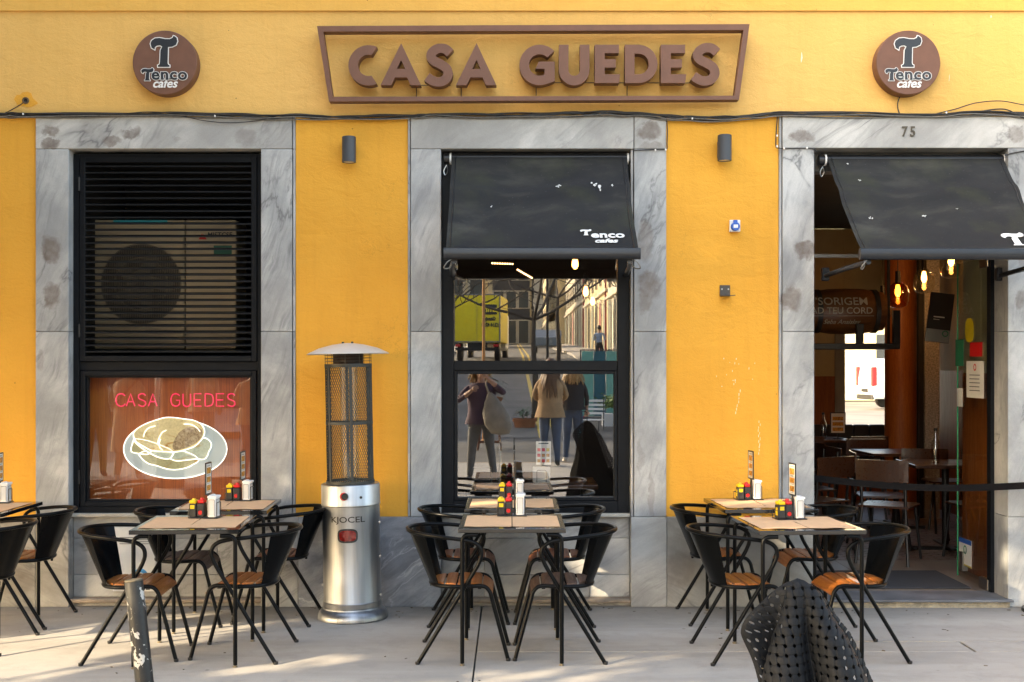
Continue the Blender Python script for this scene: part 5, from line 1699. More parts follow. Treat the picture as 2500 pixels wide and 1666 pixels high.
m_b1 = bread('bread_crust_print', (0.78, 0.68, 0.38), (0.50, 0.22, 0.03), 1)
m_b2 = bread('bread_slice_print', (0.52, 0.62, 0.52), (0.48, 0.33, 0.08), 4)
m_b3 = bread('bread_base_print', (0.42, 0.42, 0.24), (0.42, 0.24, 0.05), 8)
def cut(pts, y, nm, mat, outline=True, closed=True):
    sm_ = smooth2(pts+[pts[0]], 3)[:-1]
    me = shape([[N(a, c) for a, c in sm_]], .0025)
    o = link(nm, me, mat, pl, loc=(0, YN+y, 0))
    if outline:
        b = MB(); b.tube([(N(a, c)[0], YN+y-.003, N(a, c)[1]) for a, c in sm_], .0032, 6, closed=True); b.build('outline_tube', m_wtube, pl, smooth=60)
    return o
cut([(965+440*math.cos(2*PI*i/40), 860+252*math.sin(2*PI*i/40)) for i in range(40)], .012, 'plate', m_plate)
cut([(655, 905), (700, 880), (900, 850), (1100, 900), (1165, 955), (1120, 990), (1060, 1020), (960, 1037), (880, 1025), (800, 1000), (740, 985), (690, 950)], .009, 'bread_slice', m_b3)
cut([(615, 775), (603, 815), (590, 860), (602, 888), (650, 897), (700, 905), (740, 902), (760, 870), (700, 800), (650, 770)], .0065, 'bread_slice', m_b3)
cut([(1130, 770), (1205, 765), (1245, 778), (1272, 810), (1270, 850), (1250, 885), (1240, 920), (1210, 948), (1150, 945), (1060, 955), (985, 962), (940, 950), (925, 938), (945, 915), (960, 880)], .0065, 'bread_slice', m_b2)
cut([(622, 770), (625, 800), (680, 850), (740, 890), (810, 925), (870, 942), (915, 943), (943, 915), (952, 886), (900, 850), (740, 790)], .004, 'bread_slice', m_b2)
cut([(613, 725), (640, 690), (715, 646), (800, 615), (880, 592), (960, 592), (1040, 603), (1100, 610), (1150, 625), (1195, 655), (1218, 700), (1213, 740), (1188, 785), (1140, 832), (1060, 865), (970, 885), (900, 882), (830, 880), (760, 868), (700, 838), (640, 800), (618, 765)], 0.0, 'bread_roll', m_b1)
t = NT('crumb_print'); co = t.coords('obj')
t.set(Base_Color=t.ramp(t.noise(co, 40, 6, 0.7, 0.6), [(0.32, (0.12, 0.075, 0.04)), (0.50, (0.40, 0.30, 0.18)), (0.68, (0.60, 0.52, 0.35))]), Roughness=0.7)
cut([(1000, 720), (1060, 680), (1140, 672), (1190, 690), (1200, 730), (1175, 780), (1120, 820), (1040, 855), (960, 868), (950, 810)], -.0026, 'bread_crumb', t.m, False)
for s in ([(700, 755), (712, 715), (745, 680), (800, 663)], [(820, 810), (835, 760), (860, 718), (893, 700)], [(845, 775), (832, 810), (838, 845), (862, 870)], [(1040, 648), (1100, 650), (1150, 675), (1182, 712)]):
    b = MB(); b.tube([(N(a, c)[0], YN-.006, N(a, c)[1]) for a, c in smooth2(s, 4)], .0028, 6); b.build('outline_tube', m_wtube, pl, smooth=60)

# ================================================================== INSIDE THE CAFE
m_amber = glass_mat('amber_glass', (0.72, 0.36, 0.16), 0.10)
m_clearb = glass_mat('clear_glass', (0.85, 0.85, 0.82), 0.14)
m_fil = M('filament', (1, 0.5, 0.15), 0.4, emit=(1.0, 0.42, 0.10), estr=22)
m_bulb = M('bulb_glow', (1, 0.6, 0.25), 0.4, emit=(1.0, 0.40, 0.09), estr=4.0)
def pendant(px, py, Y, label, glassm, r=.10, shade=True):
    c = P(px, py, Y)
    s = empty('pendant_lamp', c, 0, label, 'pendant lamp', 'pendant lamps with filament bulbs')
    b = MB(); b.tube([(0, 0, r*1.25+.09), (0, 0, RZ-c.z)], .004, 6); b.build('flex', m_black, s)
    b = MB(); b.lathe([(0, r*1.25+.10), (.022, r*1.25+.10), (.026, r*1.15), (.03, r*1.0), (0, r*1.0)], 20); b.build('lamp_holder', m_black, s, smooth=35)
    if shade:
        pr = [(.035, r*1.20), (r*.80, r*.85), (r*1.0, r*.25), (r*.98, -r*.45), (r*.80, -r*.95), (r*.3, -r*1.15), (0, -r*1.18)]
        b = MB(); b.lathe(pr, 32); b.build('glass_shade', glassm, s, smooth=60)
    b = MB(); b.lathe([(0, r*1.0), (.014, r*.98), (.024, r*.55), (.026, r*.2), (.014, -.05*r), (0, -.1*r)], 16); b.build('bulb', m_bulb, s, smooth=60)
    ld = bpy.data.lights.new('bulb_light', 'POINT'); ld.energy = .8 if shade else 0.03; ld.color = (1.0, .55, .24); ld.shadow_soft_size = .03
    lo_ = bpy.data.objects.new('bulb_light', ld); COL.objects.link(lo_); lo_.parent = s; lo_.location = (0, 0, -.045)
    b = MB(); b.tube([(-.006, -.006, r*.85), (-.006, -.006, r*.25), (.006, -.006, r*.25), (.006, -.006, r*.85)], .0028, 5); b.build('filament', m_fil, s)
    return s
pendant(2192, 722, 11.3, 'amber glass pendant lamp hanging in the doorway before the timber column', m_amber)
pendant(2256, 688, 11.9, 'clear glass pendant lamp behind the amber one, partly hidden', m_clearb)
pendant(2155, 752, 12.4, 'clear glass pendant lamp lower left of the amber one, next to the barrel', m_clearb, .10)
pendant(2322, 648, 10.8, 'pendant lamp just below the door awning bar on the right', m_clearb)
pendant(1404, 655, 10.0, 'bright pear-shaped bulb hanging highest in the cafe window', m_clearb, .09, False)
pendant(1430, 722, 12.0, 'glowing bulb in the cafe window below and right of the highest one', m_clearb, .09, False)
pendant(1447, 744, 13.3, 'faint lowest and farthest bulb in the cafe window', m_clearb, .08, False)
m_led = M('led_strip', (1, 0.8, 0.6), 0.5, emit=(1.0, 0.55, 0.25), estr=2.2)
for (a, c, Y, lb) in (((1199, 643), (1254, 645), 11.5, 'row of small warm lights high in the cafe window'), ((1262, 658), (1300, 680), 11.0, 'slanting strip of small warm lights in the cafe window')):
    p0, p1 = P(*a, Y), P(*c, Y+.3)
    s = empty('light_strip', p0, 0, lb, 'light strip')
    b = MB(); b.tube([(0, 0, .012), (p1-p0)+Vector((0, 0, .012))], .006, 5); b.build('rail', m_black, s)
    for k in range(9):
        b = MB(); b.ball((p1-p0)*((k+.5)/9), .008, 8, 6); b.build('lamp', m_led, s)
# barrel on a hanging black frame
br = empty('hanging_barrel', (2.98, 11.0, 2.12), 0, 'timber barrel end lettered in white, lying in a hanging black frame inside the door', 'barrel')
m_barrel = wood('barrel_oak', (0.26, 0.10, 0.028), (0.13, 0.045, 0.014), 'X', 1.0, 0.35, 0.3)
b = MB(); b.lathe([(0, -.34), (.17, -.34), (.20, -.15), (.205, 0), (.20, .15), (.17, .33), (0, .33)], 40, axis='X'); b.build('barrel_body', m_barrel, br, smooth=35)
for x in (-.26, .25):
    b = MB(); b.lathe([(.187, x-.02), (.194, x-.02), (.196, x+.02), (.187, x+.02)], 36, axis='X'); b.build('hoop', m_gunm, br, smooth=35)
m_let = M('barrel_lettering', (0.50, 0.45, 0.36), 0.6)
def on_barrel(body, size, z, sx_=1.0, shear=0):
    me = text_mesh(body, size, .001, .0008, shear, 'CENTER', sx_)
    for v in me.vertices:
        a = (v.co.z+z)/.207
        v.co = Vector((v.co.x-.08, -.2065*math.cos(a)+v.co.y, .2065*math.sin(a)))
    link('lettering', me, m_let, br)
on_barrel('\u2019SORIGEM', .105, .05, 1.02); on_barrel('AD TEU CORD', .080, -.028, 1.02); on_barrel('Seba Anaislav', .062, -.125, .95, .35)
b = MB()
for z in (-.048, .165): b.bb(-.36, .20, -.2075, -.2065, z-.002, z+.002) if z < .1 else None
b.build('lettering_border', m_let, br)
b = MB()
b.bb(-.52, .42, -.24, .22, -.34, -.29, .003); b.bb(-.52, -.47, -.24, -.20, -.29, -.10); b.bb(.36, .42, -.24, -.20, -.29, .0); b.bb(.04, .10, -.24, -.20, -.29, -.12)
for x in (-.5, .39): b.bb(x-.012, x+.012, -.01, .01, -.29, 1.16)
b.build('hanging_frame', m_black, br)

# door stickers (on the open leaf) and a hanging poster
m_yst = M('sticker_yellow', (0.55, 0.42, 0.02), 0.5); m_gst = M('sticker_green', (0.02, 0.22, 0.11), 0.5)
def stick(px0, px1, py0, py1, nm, mat, lab=None, t_=.0012):
    ya, yb = 3.339*3000/(px0-1250), 3.339*3000/(px1-1250)
    ym = (ya+yb)/2
    z0, z1 = P(0, py1, ym).z, P(0, py0, ym).z
    b = MB(); b.bb(-.0065-t_, -.0055, ya-8.60, yb-8.60, z0-.06, z1-.06)
    return b.build(nm, mat, dl), ym, z0, z1, (ya, yb)
o, ym, z0, z1, yy = stick(2360, 2402, 882, 972, 'notice_sheet', m_card); tag(o, 'white notice with a round crest')
b = MB()
for k in range(5): b.bb(-.0088, -.0078, yy[1]-8.60+.07+.01*(k % 2), yy[0]-8.60-.06, z0-.06+.05+k*.028, z0-.06+.056+k*.028)
b.build('notice_text', m_sign_ink, dl)
b = MB(); b.lathe([(.016, -.0088), (.026, -.0088), (.026, -.0078), (.016, -.0078), (.016, -.0088)], 20, (0, ym-8.60, z1-.105), 'X'); b.build('notice_crest', m_rc, dl)
stick(2368, 2398, 836, 871, 'red_sticker', m_rc)
stick(2333, 2352, 829, 894, 'green_sticker', m_gst)
o, *_ = stick(2337, 2350, 948, 993, 'receipt_sheet', m_card)
o, ym, z0, z1, yy = stick(2342, 2372, 1316, 1382, 'blue_headed_notice', m_card); 
b = MB(); b.bb(-.0085, -.0076, yy[1]-8.60, yy[0]-8.60, z1-.06-.035, z1-.06); b.build('notice_header', m_blue, dl)
b = MB(); b.bb(-.0085, -.0076, yy[1]-8.60, yy[0]-8.60, z0-.06, z0-.06+.012); b.build('notice_footer', m_yst, dl)
b = MB(); b.lathe([(.022, -.0088), (.032, -.0088), (.032, -.0078), (.022, -.0078), (.022, -.0088)], 20, (0, ym-8.60, (z0+z1)/2-.04), 'X'); b.build('notice_ring', m_gst, dl)
b = MB(); 
el = [(math.copysign(abs(math.cos(2*PI*i/28))**.7, math.cos(2*PI*i/28))*.085, math.copysign(abs(math.sin(2*PI*i/28))**.8, math.sin(2*PI*i/28))*.088) for i in range(28)]
me = shape([el], .001); me.transform(Matrix.Rotation(-PI/2, 4, 'Z'))
link('oval_sticker', me, m_yst, dl, loc=(-.007, 3.339*3000/(2367-1250)-8.60, P(0, 807, 9.0).z-.06))
pb = empty('hanging_poster', P(2294, 776, 10.4), R(-8), 'tilted black poster with pale foot hanging behind the open glass door', 'poster')
pb.rotation_euler = (0, R(7), R(-6))
b = MB(); b.bb(-.10, .10, 0, .006, -.21, .21, .001); b.build('poster_board', m_black, pb)
b = MB(); b.bb(-.098, .098, -.0012, -.0002, -.208, -.10); b.build('poster_foot', M('poster_grey', (0.28, 0.30, 0.29), 0.6), pb)
b = MB(); b.lathe([(.018, -.0025), (.027, -.0025), (.027, -.0013), (.018, -.0013), (.018, -.0025)], 20, (.062, 0, -.13), 'Y'); b.build('poster_emblem', m_gst, pb)
b = MB(); b.bb(-.05, .04, -.0012, -.0002, .0, .010); b.bb(-.05, -.0, -.0012, -.0002, -.02, -.015); b.build('poster_text', m_card, pb)

# dining furniture indoors
m_dw = wood('dining_wood', (0.10, 0.036, 0.015), (0.04, 0.015, 0.008), 'X', 1.0, 0.28, 0.3)
m_dch = M('dining_metal', (0.010, 0.009, 0.009), 0.35)
def mkset(lst): return [(nm, mk(nm, b, m, sm_)) for nm, b, m, sm_ in lst]
b1 = MB(); b1.bb(-.34, .34, -.34, .34, .72, .75, .006, 2)
b2 = MB(); b2.lathe([(0, .02), (.03, .02), (.03, .72), (0, .72)], 16)
b3 = MB(); b3.bb(-.28, .28, -.03, .03, 0, .03, .005); b3.bb(-.03, .03, -.28, .28, 0.0305, .05, .005)
DT = mkset([('tabletop', b1, m_dw, None), ('pedestal', b2, m_dch, 35), ('foot', b3, m_dch, None)])
lst = []
b = MB()
b.zprism([(-.19, -.20), (.18, -.21), (.21, -.15), (.21, .15), (.18, .21), (-.19, .20)], .445, .462); lst.append(('seat', b, m_dw, None))
b = MB()
n = 10
for j in range(n):
    pass
pts = [(-.215-.03*math.cos(a), .205*math.sin(a)/math.sin(.95)) for a in np.linspace(-.95, .95, 11)]
outer = [(x, y) for x, y in pts]; inner = [(x+.012, y) for x, y in reversed(pts)]
b.zprism(outer+inner, .66, .83); lst.append(('backrest', b, m_dw, None))
for sx_, sy_, top, bx_ in ((1, 1, .45, .21), (1, -1, .45, .21), (-1, 1, .81, -.24), (-1, -1, .81, -.24)):
    b = MB()
    if sx_ > 0: b.tube([(.17, sy_*.17, .445), (.23, sy_*.205, 0)], .012, 8)
    else: b.tube([(-.205, sy_*.175, .80), (-.175, sy_*.17, .45), (-.25, sy_*.205, 0)], .012, 8)
    lst.append(('leg', b, m_dch, 40))
DC = mkset(lst)
def dset(kind, ms, x, y, rz, label, cat, group, z=.056):
    e = empty(kind, (x, y, z), R(rz), label, cat, group)
    for nm, me in ms: inst(nm, me, e)
    return e
dset('dining_table', DT, 3.72, 11.9, 3, 'dark wooden dining table indoors under the amber pendant', 'table', 'dining tables inside')
dset('dining_table', DT, 3.72, 10.55, -4, 'dark wooden dining table nearest the open glass door indoors', 'table', 'dining tables inside')
dset('dining_table', DT, 3.45, 13.95, 0, 'wooden dining table in front of the padded bench at the back', 'table', 'dining tables inside')
dset('dining_table', DT, 2.20, 11.2, 2, 'dark wooden dining table inside on the left of the doorway', 'table', 'dining tables inside')
chs = [(3.20, 11.95, 5, 'dining chair left of the table under the amber pendant'), (3.75, 11.32, 84, 'dining chair turned away between the two dining tables'),
       (3.20, 10.70, -8, 'dining chair with pale curved seat nearest the doorway'), (4.25, 12.0, 176, 'dining chair against the orange wall'),
       (3.80, 9.98, 95, 'dining chair right behind the open door leaf'), (3.10, 13.2, 85, 'dining chair with its back to the street by the bench table'),
       (3.75, 13.2, 97, 'dining chair before the timber column'), (2.72, 11.25, 186, 'dining chair inside on the left, half in darkness'),
       (2.55, 10.3, 120, 'dining chair deep in shade just inside the left jamb'),
       (3.05, 9.95, 60, 'dining chair standing alone just past the door mat'), (2.78, 12.6, 10, 'dining chair beside the barrel frame further in'), (3.60, 12.75, 92, 'dining chair directly below the bright back window'),
       (4.22, 10.6, 178, 'dining chair right of the table nearest the glass door')]
for x, y, r_, lb in chs: dset('dining_chair', DC, x, y, r_, lb, 'chair', 'wooden dining chairs inside')
bn = empty('padded_bench', (3.0, 14.62, .053), 0, 'long bench with dark square back cushions under the bright back window', 'bench')
b = MB(); b.bb(-1.6, 1.5, -.22, .22, .0, .40, .01); b.build('bench_base', m_orange, bn)
b = MB(); b.bb(-1.6, 1.5, -.24, .14, .401, .47, .02, 2); b.build('seat_cushion', M('leather_dark', (0.018, 0.018, 0.022), 0.5), bn)
for k in range(16):
    x = -1.58+k*.192
    b = MB(); b.bb(x, x+.186, .145, .22, .475, .87, .02, 3); b.build('back_cushion', M('leather_dark', (0.018, 0.018, 0.022), 0.5), bn)
def stand(x, y, z, rz, label):
    s = empty('menu_stand', (x, y, z), R(rz), label, 'menu stand', 'menu stands inside')
    b = MB(); b.bb(-.05, .05, -.03, .03, 0, .012, .002); b.bb(-.006, .006, -.004, .004, .012, .06); b.build('stand_base', m_black, s)
    b = MB(); ring(b, -.085, .085, .06, .30, .01, -.005, .005, 0); b.build('stand_frame', m_black, s)
    b = MB(); b.bb(-.0745, .0745, -.002, .002, .0705, .2895); b.build('menu_card', m_card, s)
    for k in range(3):
        b = MB(); b.bb(-.06, .06, -.0035, -.0025, .09+k*.06, .13+k*.06); b.build('menu_picture', m_cardo, s)
stand(3.30, 13.95, .807, 5, 'menu stand on the left of the bench table')
stand(3.66, 13.80, .807, -4, 'menu stand on the right of the bench table')
for k, (x, y, z) in enumerate(((3.52, 13.9, .807), (3.62, 10.5, .807))):
    s = empty('water_bottle', (x, y, z), 0, ['clear bottle between the menu stands on the bench table', 'clear bottle on the dining table nearest the glass door'][k], 'bottle')
    b = MB(); b.lathe([(0, 0), (.035, 0), (.036, .01), (.036, .17), (.015, .22), (.014, .27), (0, .27)], 20); b.build('bottle_glass', m_clearb, s, smooth=40)
    b = MB(); b.lathe([(0, .2705), (.016, .2705), (.016, .295), (0, .295)], 12); b.build('bottle_cap', m_black, s, smooth=40)
# table just inside the cafe window, with what stands on it
it = empty('window_table', (0.22, 9.12, .056), 0, 'long dark wooden table directly behind the cafe window pane', 'table')
b = MB(); b.bb(-.66, .40, -.30, .30, .69, .725, .008, 2); b.build('tabletop', m_dw, it)
for x in (-.58, .32):
    for y in (-.24, .24):
        b = MB(); b.bb(x-.02, x+.02, y-.02, y+.02, 0, .69); b.build('leg', m_dch, it)
s = empty('napkin_box', (0.215, 8.98, .7825), 0, 'white napkin box with black wire frame on the table behind the cafe window', 'napkin holder')
b = MB(); b.bb(-.064, .064, -.03, .03, 0, .115, .006, 2); b.build('box', m_nap, s)
b = MB(); b.tube(fillet([(-.034, -.033, .004), (-.034, -.033, .092), (.034, -.033, .092), (.034, -.033, .004)], .01, 3), .0025, 5); b.build('wire_frame', m_black, s, smooth=40)
s = empty('menu_card_display', (P(1327, 1106, 8.50).x, 8.50, 0), 0, 'white picture menu card standing behind the lower pane of the cafe window', 'menu card')
z0, z1 = P(0, 1135, 8.50).z, P(0, 1078, 8.50).z
b = MB(); b.bb(-.052, .052, 0, .003, z0, z1, .0005); b.build('card', m_card, s)
pc = [m_rc, m_cardo, m_yc]
for r_ in range(3):
    for c_ in range(3):
        b = MB(); x = -.032+c_*.031; z = z0+.016+r_*.038; b.bb(x-.011, x+.011, -.0012, -.0002, z, z+.022); b.build('picture', [m_cardo, m_rc, m_cardo][(r_+c_) % 3] if r_ < 2 else [m_rc, m_rc, m_yst][c_], s)
b = MB(); b.bb(-.035, .035, -.0012, -.0002, z1-.018, z1-.010); b.bb(-.04, .04, .0035, .06, z0-.004, z0); b.build('card_heading', m_sign_ink, s)
s = empty('bottle_rack', (-.22, 9.0, .7825), 0, 'small black rack with a tall bottle on the table behind the cafe window', 'rack')
b = MB(); b.bb(-.07, .07, -.05, .05, 0, .11, .01, 2); b.build('rack_box', m_dch, s)
b = MB(); b.lathe([(0, .0), (.022, .0), (.022, .24), (.010, .29), (.010, .33), (0, .33)], 16, (.13, 0, 0)); b.build('bottle', m_clearb, s, smooth=40)
for x, y, r_, lb in ((-.75, 9.1, 3, 'indoor dining chair at the left end of the table behind the cafe window'), (.98, 9.05, 178, 'indoor dining chair at the right end of the table behind the cafe window'), (.80, 9.9, 200, 'indoor dining chair further back behind the cafe window')):
    dset('dining_chair', DC, x, y, r_, lb, 'chair', 'wooden dining chairs inside')
# ================================================================== THE STREET BEHIND THE CAMERA (seen in the glass)
m_lime = M('limestone_front', (0.52, 0.46, 0.36), 0.8, var=0.12, nscale=0.7, bump=0.3, bscale=20, kind='world')
m_beige = M('beige_front', (0.58, 0.47, 0.28), 0.8, var=0.1, nscale=0.6, kind='world')
m_dkfront = M('slate_front', (0.06, 0.06, 0.06), 0.8, var=0.2, nscale=0.6, kind='world')
m_redp = M('red_paint', (0.22, 0.02, 0.02), 0.5)
m_door = M('door_green', (0.10, 0.12, 0.09), 0.5)
m_win = M('far_window', (0.03, 0.035, 0.04), 0.15)
m_roof = M('roof_tile', (0.22, 0.09, 0.05), 0.8, var=0.2)

def arch_loop(cx, z0, w, h, n=10):
    r = w/2
    return [(cx-r, z0), (cx-r, z0+h-r)]+[(cx-r*math.cos(PI*i/n), z0+h-r+r*math.sin(PI*i/n)) for i in range(1, n)]+[(cx+r, z0+h-r), (cx+r, z0)]
def side_house(side, y0, y1, h, mat, label, style, nb_, floors, depth=8, x=None):
    """house whose front runs along the street; side +1 = right-hand pavement (x>0)"""
    x = x if x is not None else 6.0*side
    z = ground_z((y0+y1)/2)
    gl = min(ground_z(y0), ground_z(y1))
    root = empty('street_house', (x, (y0+y1)/2, gl), 0, label, 'building')
    L = abs(y1-y0)
    b = MB(); b.bb(0, side*depth, -L/2, L/2, -.5, h, 0.0); b.build('wall', mat, root)
    b = MB(); b.bb(-side*.25, side*(depth+.2), -L/2-.002, L/2-.002, h+.002, h+.35, .03); b.build('roof', m_roof, root)
    b = MB(); b.bb(-side*.18, side*.01, -L/2+.01, L/2-.01, 3.9, 4.1, .03); b.build('string_course', m_lime, root)
    bw = L/nb_
    up = abs(z-gl)
    def opening(nm, cy, z0, w, hh, mat2, arched):
        loop = arch_loop(0, 0, w, hh) if arched else [(-w/2, 0), (-w/2, hh), (w/2, hh), (w/2, 0)]
        lo2 = arch_loop(0, -.001, w+.3, hh+.15) if arched else [(-w/2-.15, 0), (-w/2-.15, hh+.15), (w/2+.15, hh+.15), (w/2+.15, 0)]
        me = shape([lo2, [(a, c+.0) for a, c in loop]], .10) if False else shape([lo2], .06)
        me.transform(Matrix.Rotation(PI/2, 4, 'Z'))
        f = link('surround', me, m_lime if mat is not m_lime else m_sill, root, loc=(-side*.035, cy, z0))
        me = shape([loop], .06); me.transform(Matrix.Rotation(PI/2, 4, 'Z'))
        link(nm, me, mat2, root, loc=(-side*.05, cy, z0))
    for i in range(nb_):
        cy = -L/2+bw*(i+.5)
        gz_ = ground_z((y0+y1)/2+cy)-gl+.1
        if style == 'arch': opening('door', cy, gz_, min(1.9, bw*.55), 3.3, [m_door, m_win, m_door, m_win, m_redp][i % 5], True)
        elif style == 'shop': opening('shop_window', cy, gz_, bw*.75, 2.7, m_win, False)
        else: opening('door', cy, gz_, 1.1, 2.3, m_dkfront, False)
        for fl in range(1, floors):
            z0 = 4.6+(fl-1)*3.2
            if z0+1.9 < h: opening('window', cy, z0, 1.1, 1.9, m_win, style == 'arch')
    b = MB()
    b.tube([(-side*.12, L/2-.3, 0), (-side*.12, L/2-.3, h)], .06, 8); b.build('downpipe', m_redp if style == 'arch' else m_lampg, root)
    return root
side_house(1, -44, -60, 11.5, m_lime, 'pale limestone house with arched doorways, nearest on the lit side of the street', 'arch', 4, 3)
side_house(1, -60, -84, 12.5, m_beige, 'beige house with arched doorways in the middle of the lit street side', 'arch', 6, 3)
side_house(1, -84, -122, 14, m_lime, 'long limestone house with arches further up the lit street side', 'arch', 9, 3)
side_house(1, -122, -190, 18, m_beige, 'farthest beige house up the lit side of the street', 'shop', 12, 4, x=5.2)
side_house(1, -10, -27, 5.2, m_lime, 'low limestone corner shop house opposite on the right', 'shop', 3, 1, x=7.5)
side_house(1, -27, -43.9, 7.5, m_beige, 'two-storey beige house behind the corner shop', 'shop', 3, 1, x=7.2)
side_house(-1, -14, -44, 4.4, m_dkfront, 'low dark-fronted building opposite on the left corner', 'shop', 6, 1, depth=16, x=-6.2)
# the left side bends into the street higher up
def facing_house(x0, x1, y, h, mat, label, nb_, floors, zb=None, door=m_win):
    gl = ground_z(y)
    root = empty('street_house', ((x0+x1)/2, y, gl), 0, label, 'building')
    W = x1-x0
    b = MB(); b.bb(-W/2, W/2, -9, 0, -.5, h); b.build('wall', mat, root)
    b = MB(); b.bb(-W/2-.2, W/2+.2, -9, .3, h+.002, h+.35); b.build('roof', m_roof, root)
    bw = W/nb_
    for i in range(nb_):
        for fl in range(floors):
            z0 = .15 if fl == 0 else 1.0+fl*3.3
            hh = 2.6 if fl == 0 else 1.9
            if z0+hh > h: continue
            cx = -W/2+bw*(i+.5)
            b = MB(); b.bb(cx-.75, cx+.75, .002, .07, z0-.1, z0+hh+.15); b.build('surround', m_lime, root)
            b = MB(); b.bb(cx-.55, cx+.55, .0705, .09, z0, z0+hh); b.build('door' if fl == 0 else 'window', door, root)
    return root
facing_house(-9.5, -2.4, -96, 15, m_beige, 'tall beige house front with railings rising behind the yellow truck', 4, 4)
facing_house(-2.3, 2.1, -128, 17, m_dkfront, 'dark tall house front at the bend of the street', 3, 4)
facing_house(2.2, 12, -205, 26, m_lime, 'pale tall house closing the far end of the street', 4, 6)
side_house(-1, -128.1, -170, 16, m_beige, 'beige house past the bend on the left side of the street', 'shop', 7, 4, x=2.3, depth=6)

# yellow box truck
tr = empty('box_truck', (-1.75, -44.5, ground_z(-44.5)), R(4), 'yellow box truck parked up the street, reflected in the cafe window', 'truck')
m_ty = M('truck_yellow', (0.86, 0.68, 0.02), 0.45, var=0.05); m_tg = M('truck_trim', (0.20, 0.20, 0.21), 0.4)
b = MB(); b.bb(-1.15, 1.15, -5.2, 0, .98, 3.35, .03, 2); b.build('box_body', m_ty, tr)
b = MB(); ring(b, -1.18, 1.18, .95, 3.38, .07, -.06, .03, .01); b.build('rear_frame', m_tg, tr)
b = MB(); b.bb(-.006, .006, .001, .03, 1.02, 3.31); b.build('door_seam', m_tg, tr)
b = MB(); b.bb(-1.1, 1.1, -6.9, -5.25, .6, 2.6, .15, 3); b.build('cab', m_white, tr)
b = MB(); b.bb(-.5, .5, -5.2, -.2, .62, .94); b.bb(-1.1, 1.1, -.15, 0, .55, .70, .02); b.build('chassis', m_black, tr)
for x in (-.95, .95):
    for y in (-.95, -6.0):
        b = MB(); b.lathe([(0, -.14), (.40, -.14), (.47, -.10), (.47, .10), (.40, .14), (0, .14)], 28, (x, y, .47), 'X'); b.build('wheel', m_black, tr, smooth=35)
    b = MB(); b.bb(x-.13, x+.13, .002, .03, .74, .86, .01); b.build('tail_light', m_rc, tr)
b = MB(); b.bb(.32, 1.0, .031, .04, 2.35, 2.85); b.build('logo_panel', m_sign_ink, tr)
me = text_mesh('amri', .42, .01, .012, 0, 'CENTER', 1.0); me.transform(Matrix.Rotation(PI, 4, 'Z')); link('lettering', me, m_ty, tr, loc=(.66, .047, 2.48))
for k, s_ in enumerate(('Gtoviy', '1214 4241')):
    me = text_mesh(s_, .26, .01, .012, 0, 'CENTER', .8); me.transform(Matrix.Rotation(PI, 4, 'Z')); link('lettering', me, m_sign_ink, tr, loc=(.66, .04, 2.05-.3*k))
def parked_car(x, y, rz, mat, label):
    c = empty('parked_car', (x, y, ground_z(y)+.02), R(rz), label, 'car')
    pr = [(-2.1, .35), (-2.15, .75), (-1.9, .95), (-1.2, 1.0), (-.6, 1.42), (.9, 1.45), (1.7, 1.02), (2.1, .92), (2.15, .4)]
    b = MB(); b.prism(pr, -.85, .85); bmesh.ops.bevel(b.bm, geom=list(b.bm.edges), offset=.06, segments=2, affect='EDGES'); b.build('body', mat, c, smooth=35)
    b = MB(); b.prism([(-1.05, 1.03), (-.55, 1.36), (.85, 1.39), (1.45, 1.04)], -.865, .865); b.build('window', m_win, c)
    for xx_ in (-1.35, 1.35):
        for yy_ in (-.78, .78):
            b = MB(); b.lathe([(0, -.1), (.28, -.1), (.32, -.07), (.32, .07), (.28, .1), (0, .1)], 24, (xx_, yy_, .32), 'Y'); b.build('wheel', m_black, c, smooth=35)
    for yy_ in (-.6, .6):
        b = MB(); b.bb(-2.17, -2.10, yy_-.15, yy_+.15, .68, .80, .02); b.build('tail_light', m_rc, c)
    return c
parked_car(2.3, -62, 92, M('car_grey', (0.12, 0.13, 0.14), 0.3, 0.5), 'small grey car parked far up the lit side of the street')

# bare street trees
m_bark = M('bark', (0.075, 0.058, 0.042), 0.9, var=0.3, nscale=12, bump=0.5, bscale=40)
def bare_tree(x, y, h, fork, r, label, seed, lean=0.0):
    rnd = random.Random(seed)
    t_ = empty('bare_tree', (x, y, ground_z(y)+.05), 0, label, 'tree', 'leafless street trees')
    b = MB()
    tr_ = catmull([(0, 0, 0), (.03, 0, fork*.4), (lean-.02, 0, fork*.75), (lean, 0, fork)], 5)
    b.tube(tr_, [r*(1-.35*i/(len(tr_)-1)) for i in range(len(tr_))], 9); b.build('trunk', m_bark, t_, smooth=60)
    b = MB()
    def grow(p, d, L_, rr, lvl):
        n = 5
        pts = [p]; q = p.copy(); dd = d.copy()
        for _ in range(n):
            dd = (dd+Vector((rnd.gauss(0, .16), rnd.gauss(0, .16), rnd.gauss(.04, .12)))).normalized()
            q = q+dd*L_/n; pts.append(q.copy())
        b.tube(pts, [rr*(1-.55*i/n) for i in range(n+1)], 6 if lvl < 2 else 4)
        if lvl < 5:
            for k in range(3 if lvl else 4):
                i = rnd.randint(2, n)
                nd = (dd+Vector((rnd.gauss(0, .85), rnd.gauss(0, .6), rnd.gauss(.05, .45)))).normalized()
                grow(pts[i], nd, L_*rnd.uniform(.55, .78), rr*.5*(1 if lvl else 1.1), lvl+1)
    for k in range(4):
        a = k*PI/2+rnd.uniform(-.3, .3)
        grow(Vector((lean, 0, fork)), Vector((math.cos(a)*1.25, math.sin(a)*.7, .55)).normalized(), h*.36, r*.50, 0)
    b.build('branches', m_bark, t_, smooth=60, merge=False)
    return t_
bare_tree(.50, -11, 6.4, 2.30, .075, 'leafless street tree with spreading dark branches, reflected in the middle of the cafe window', 4)
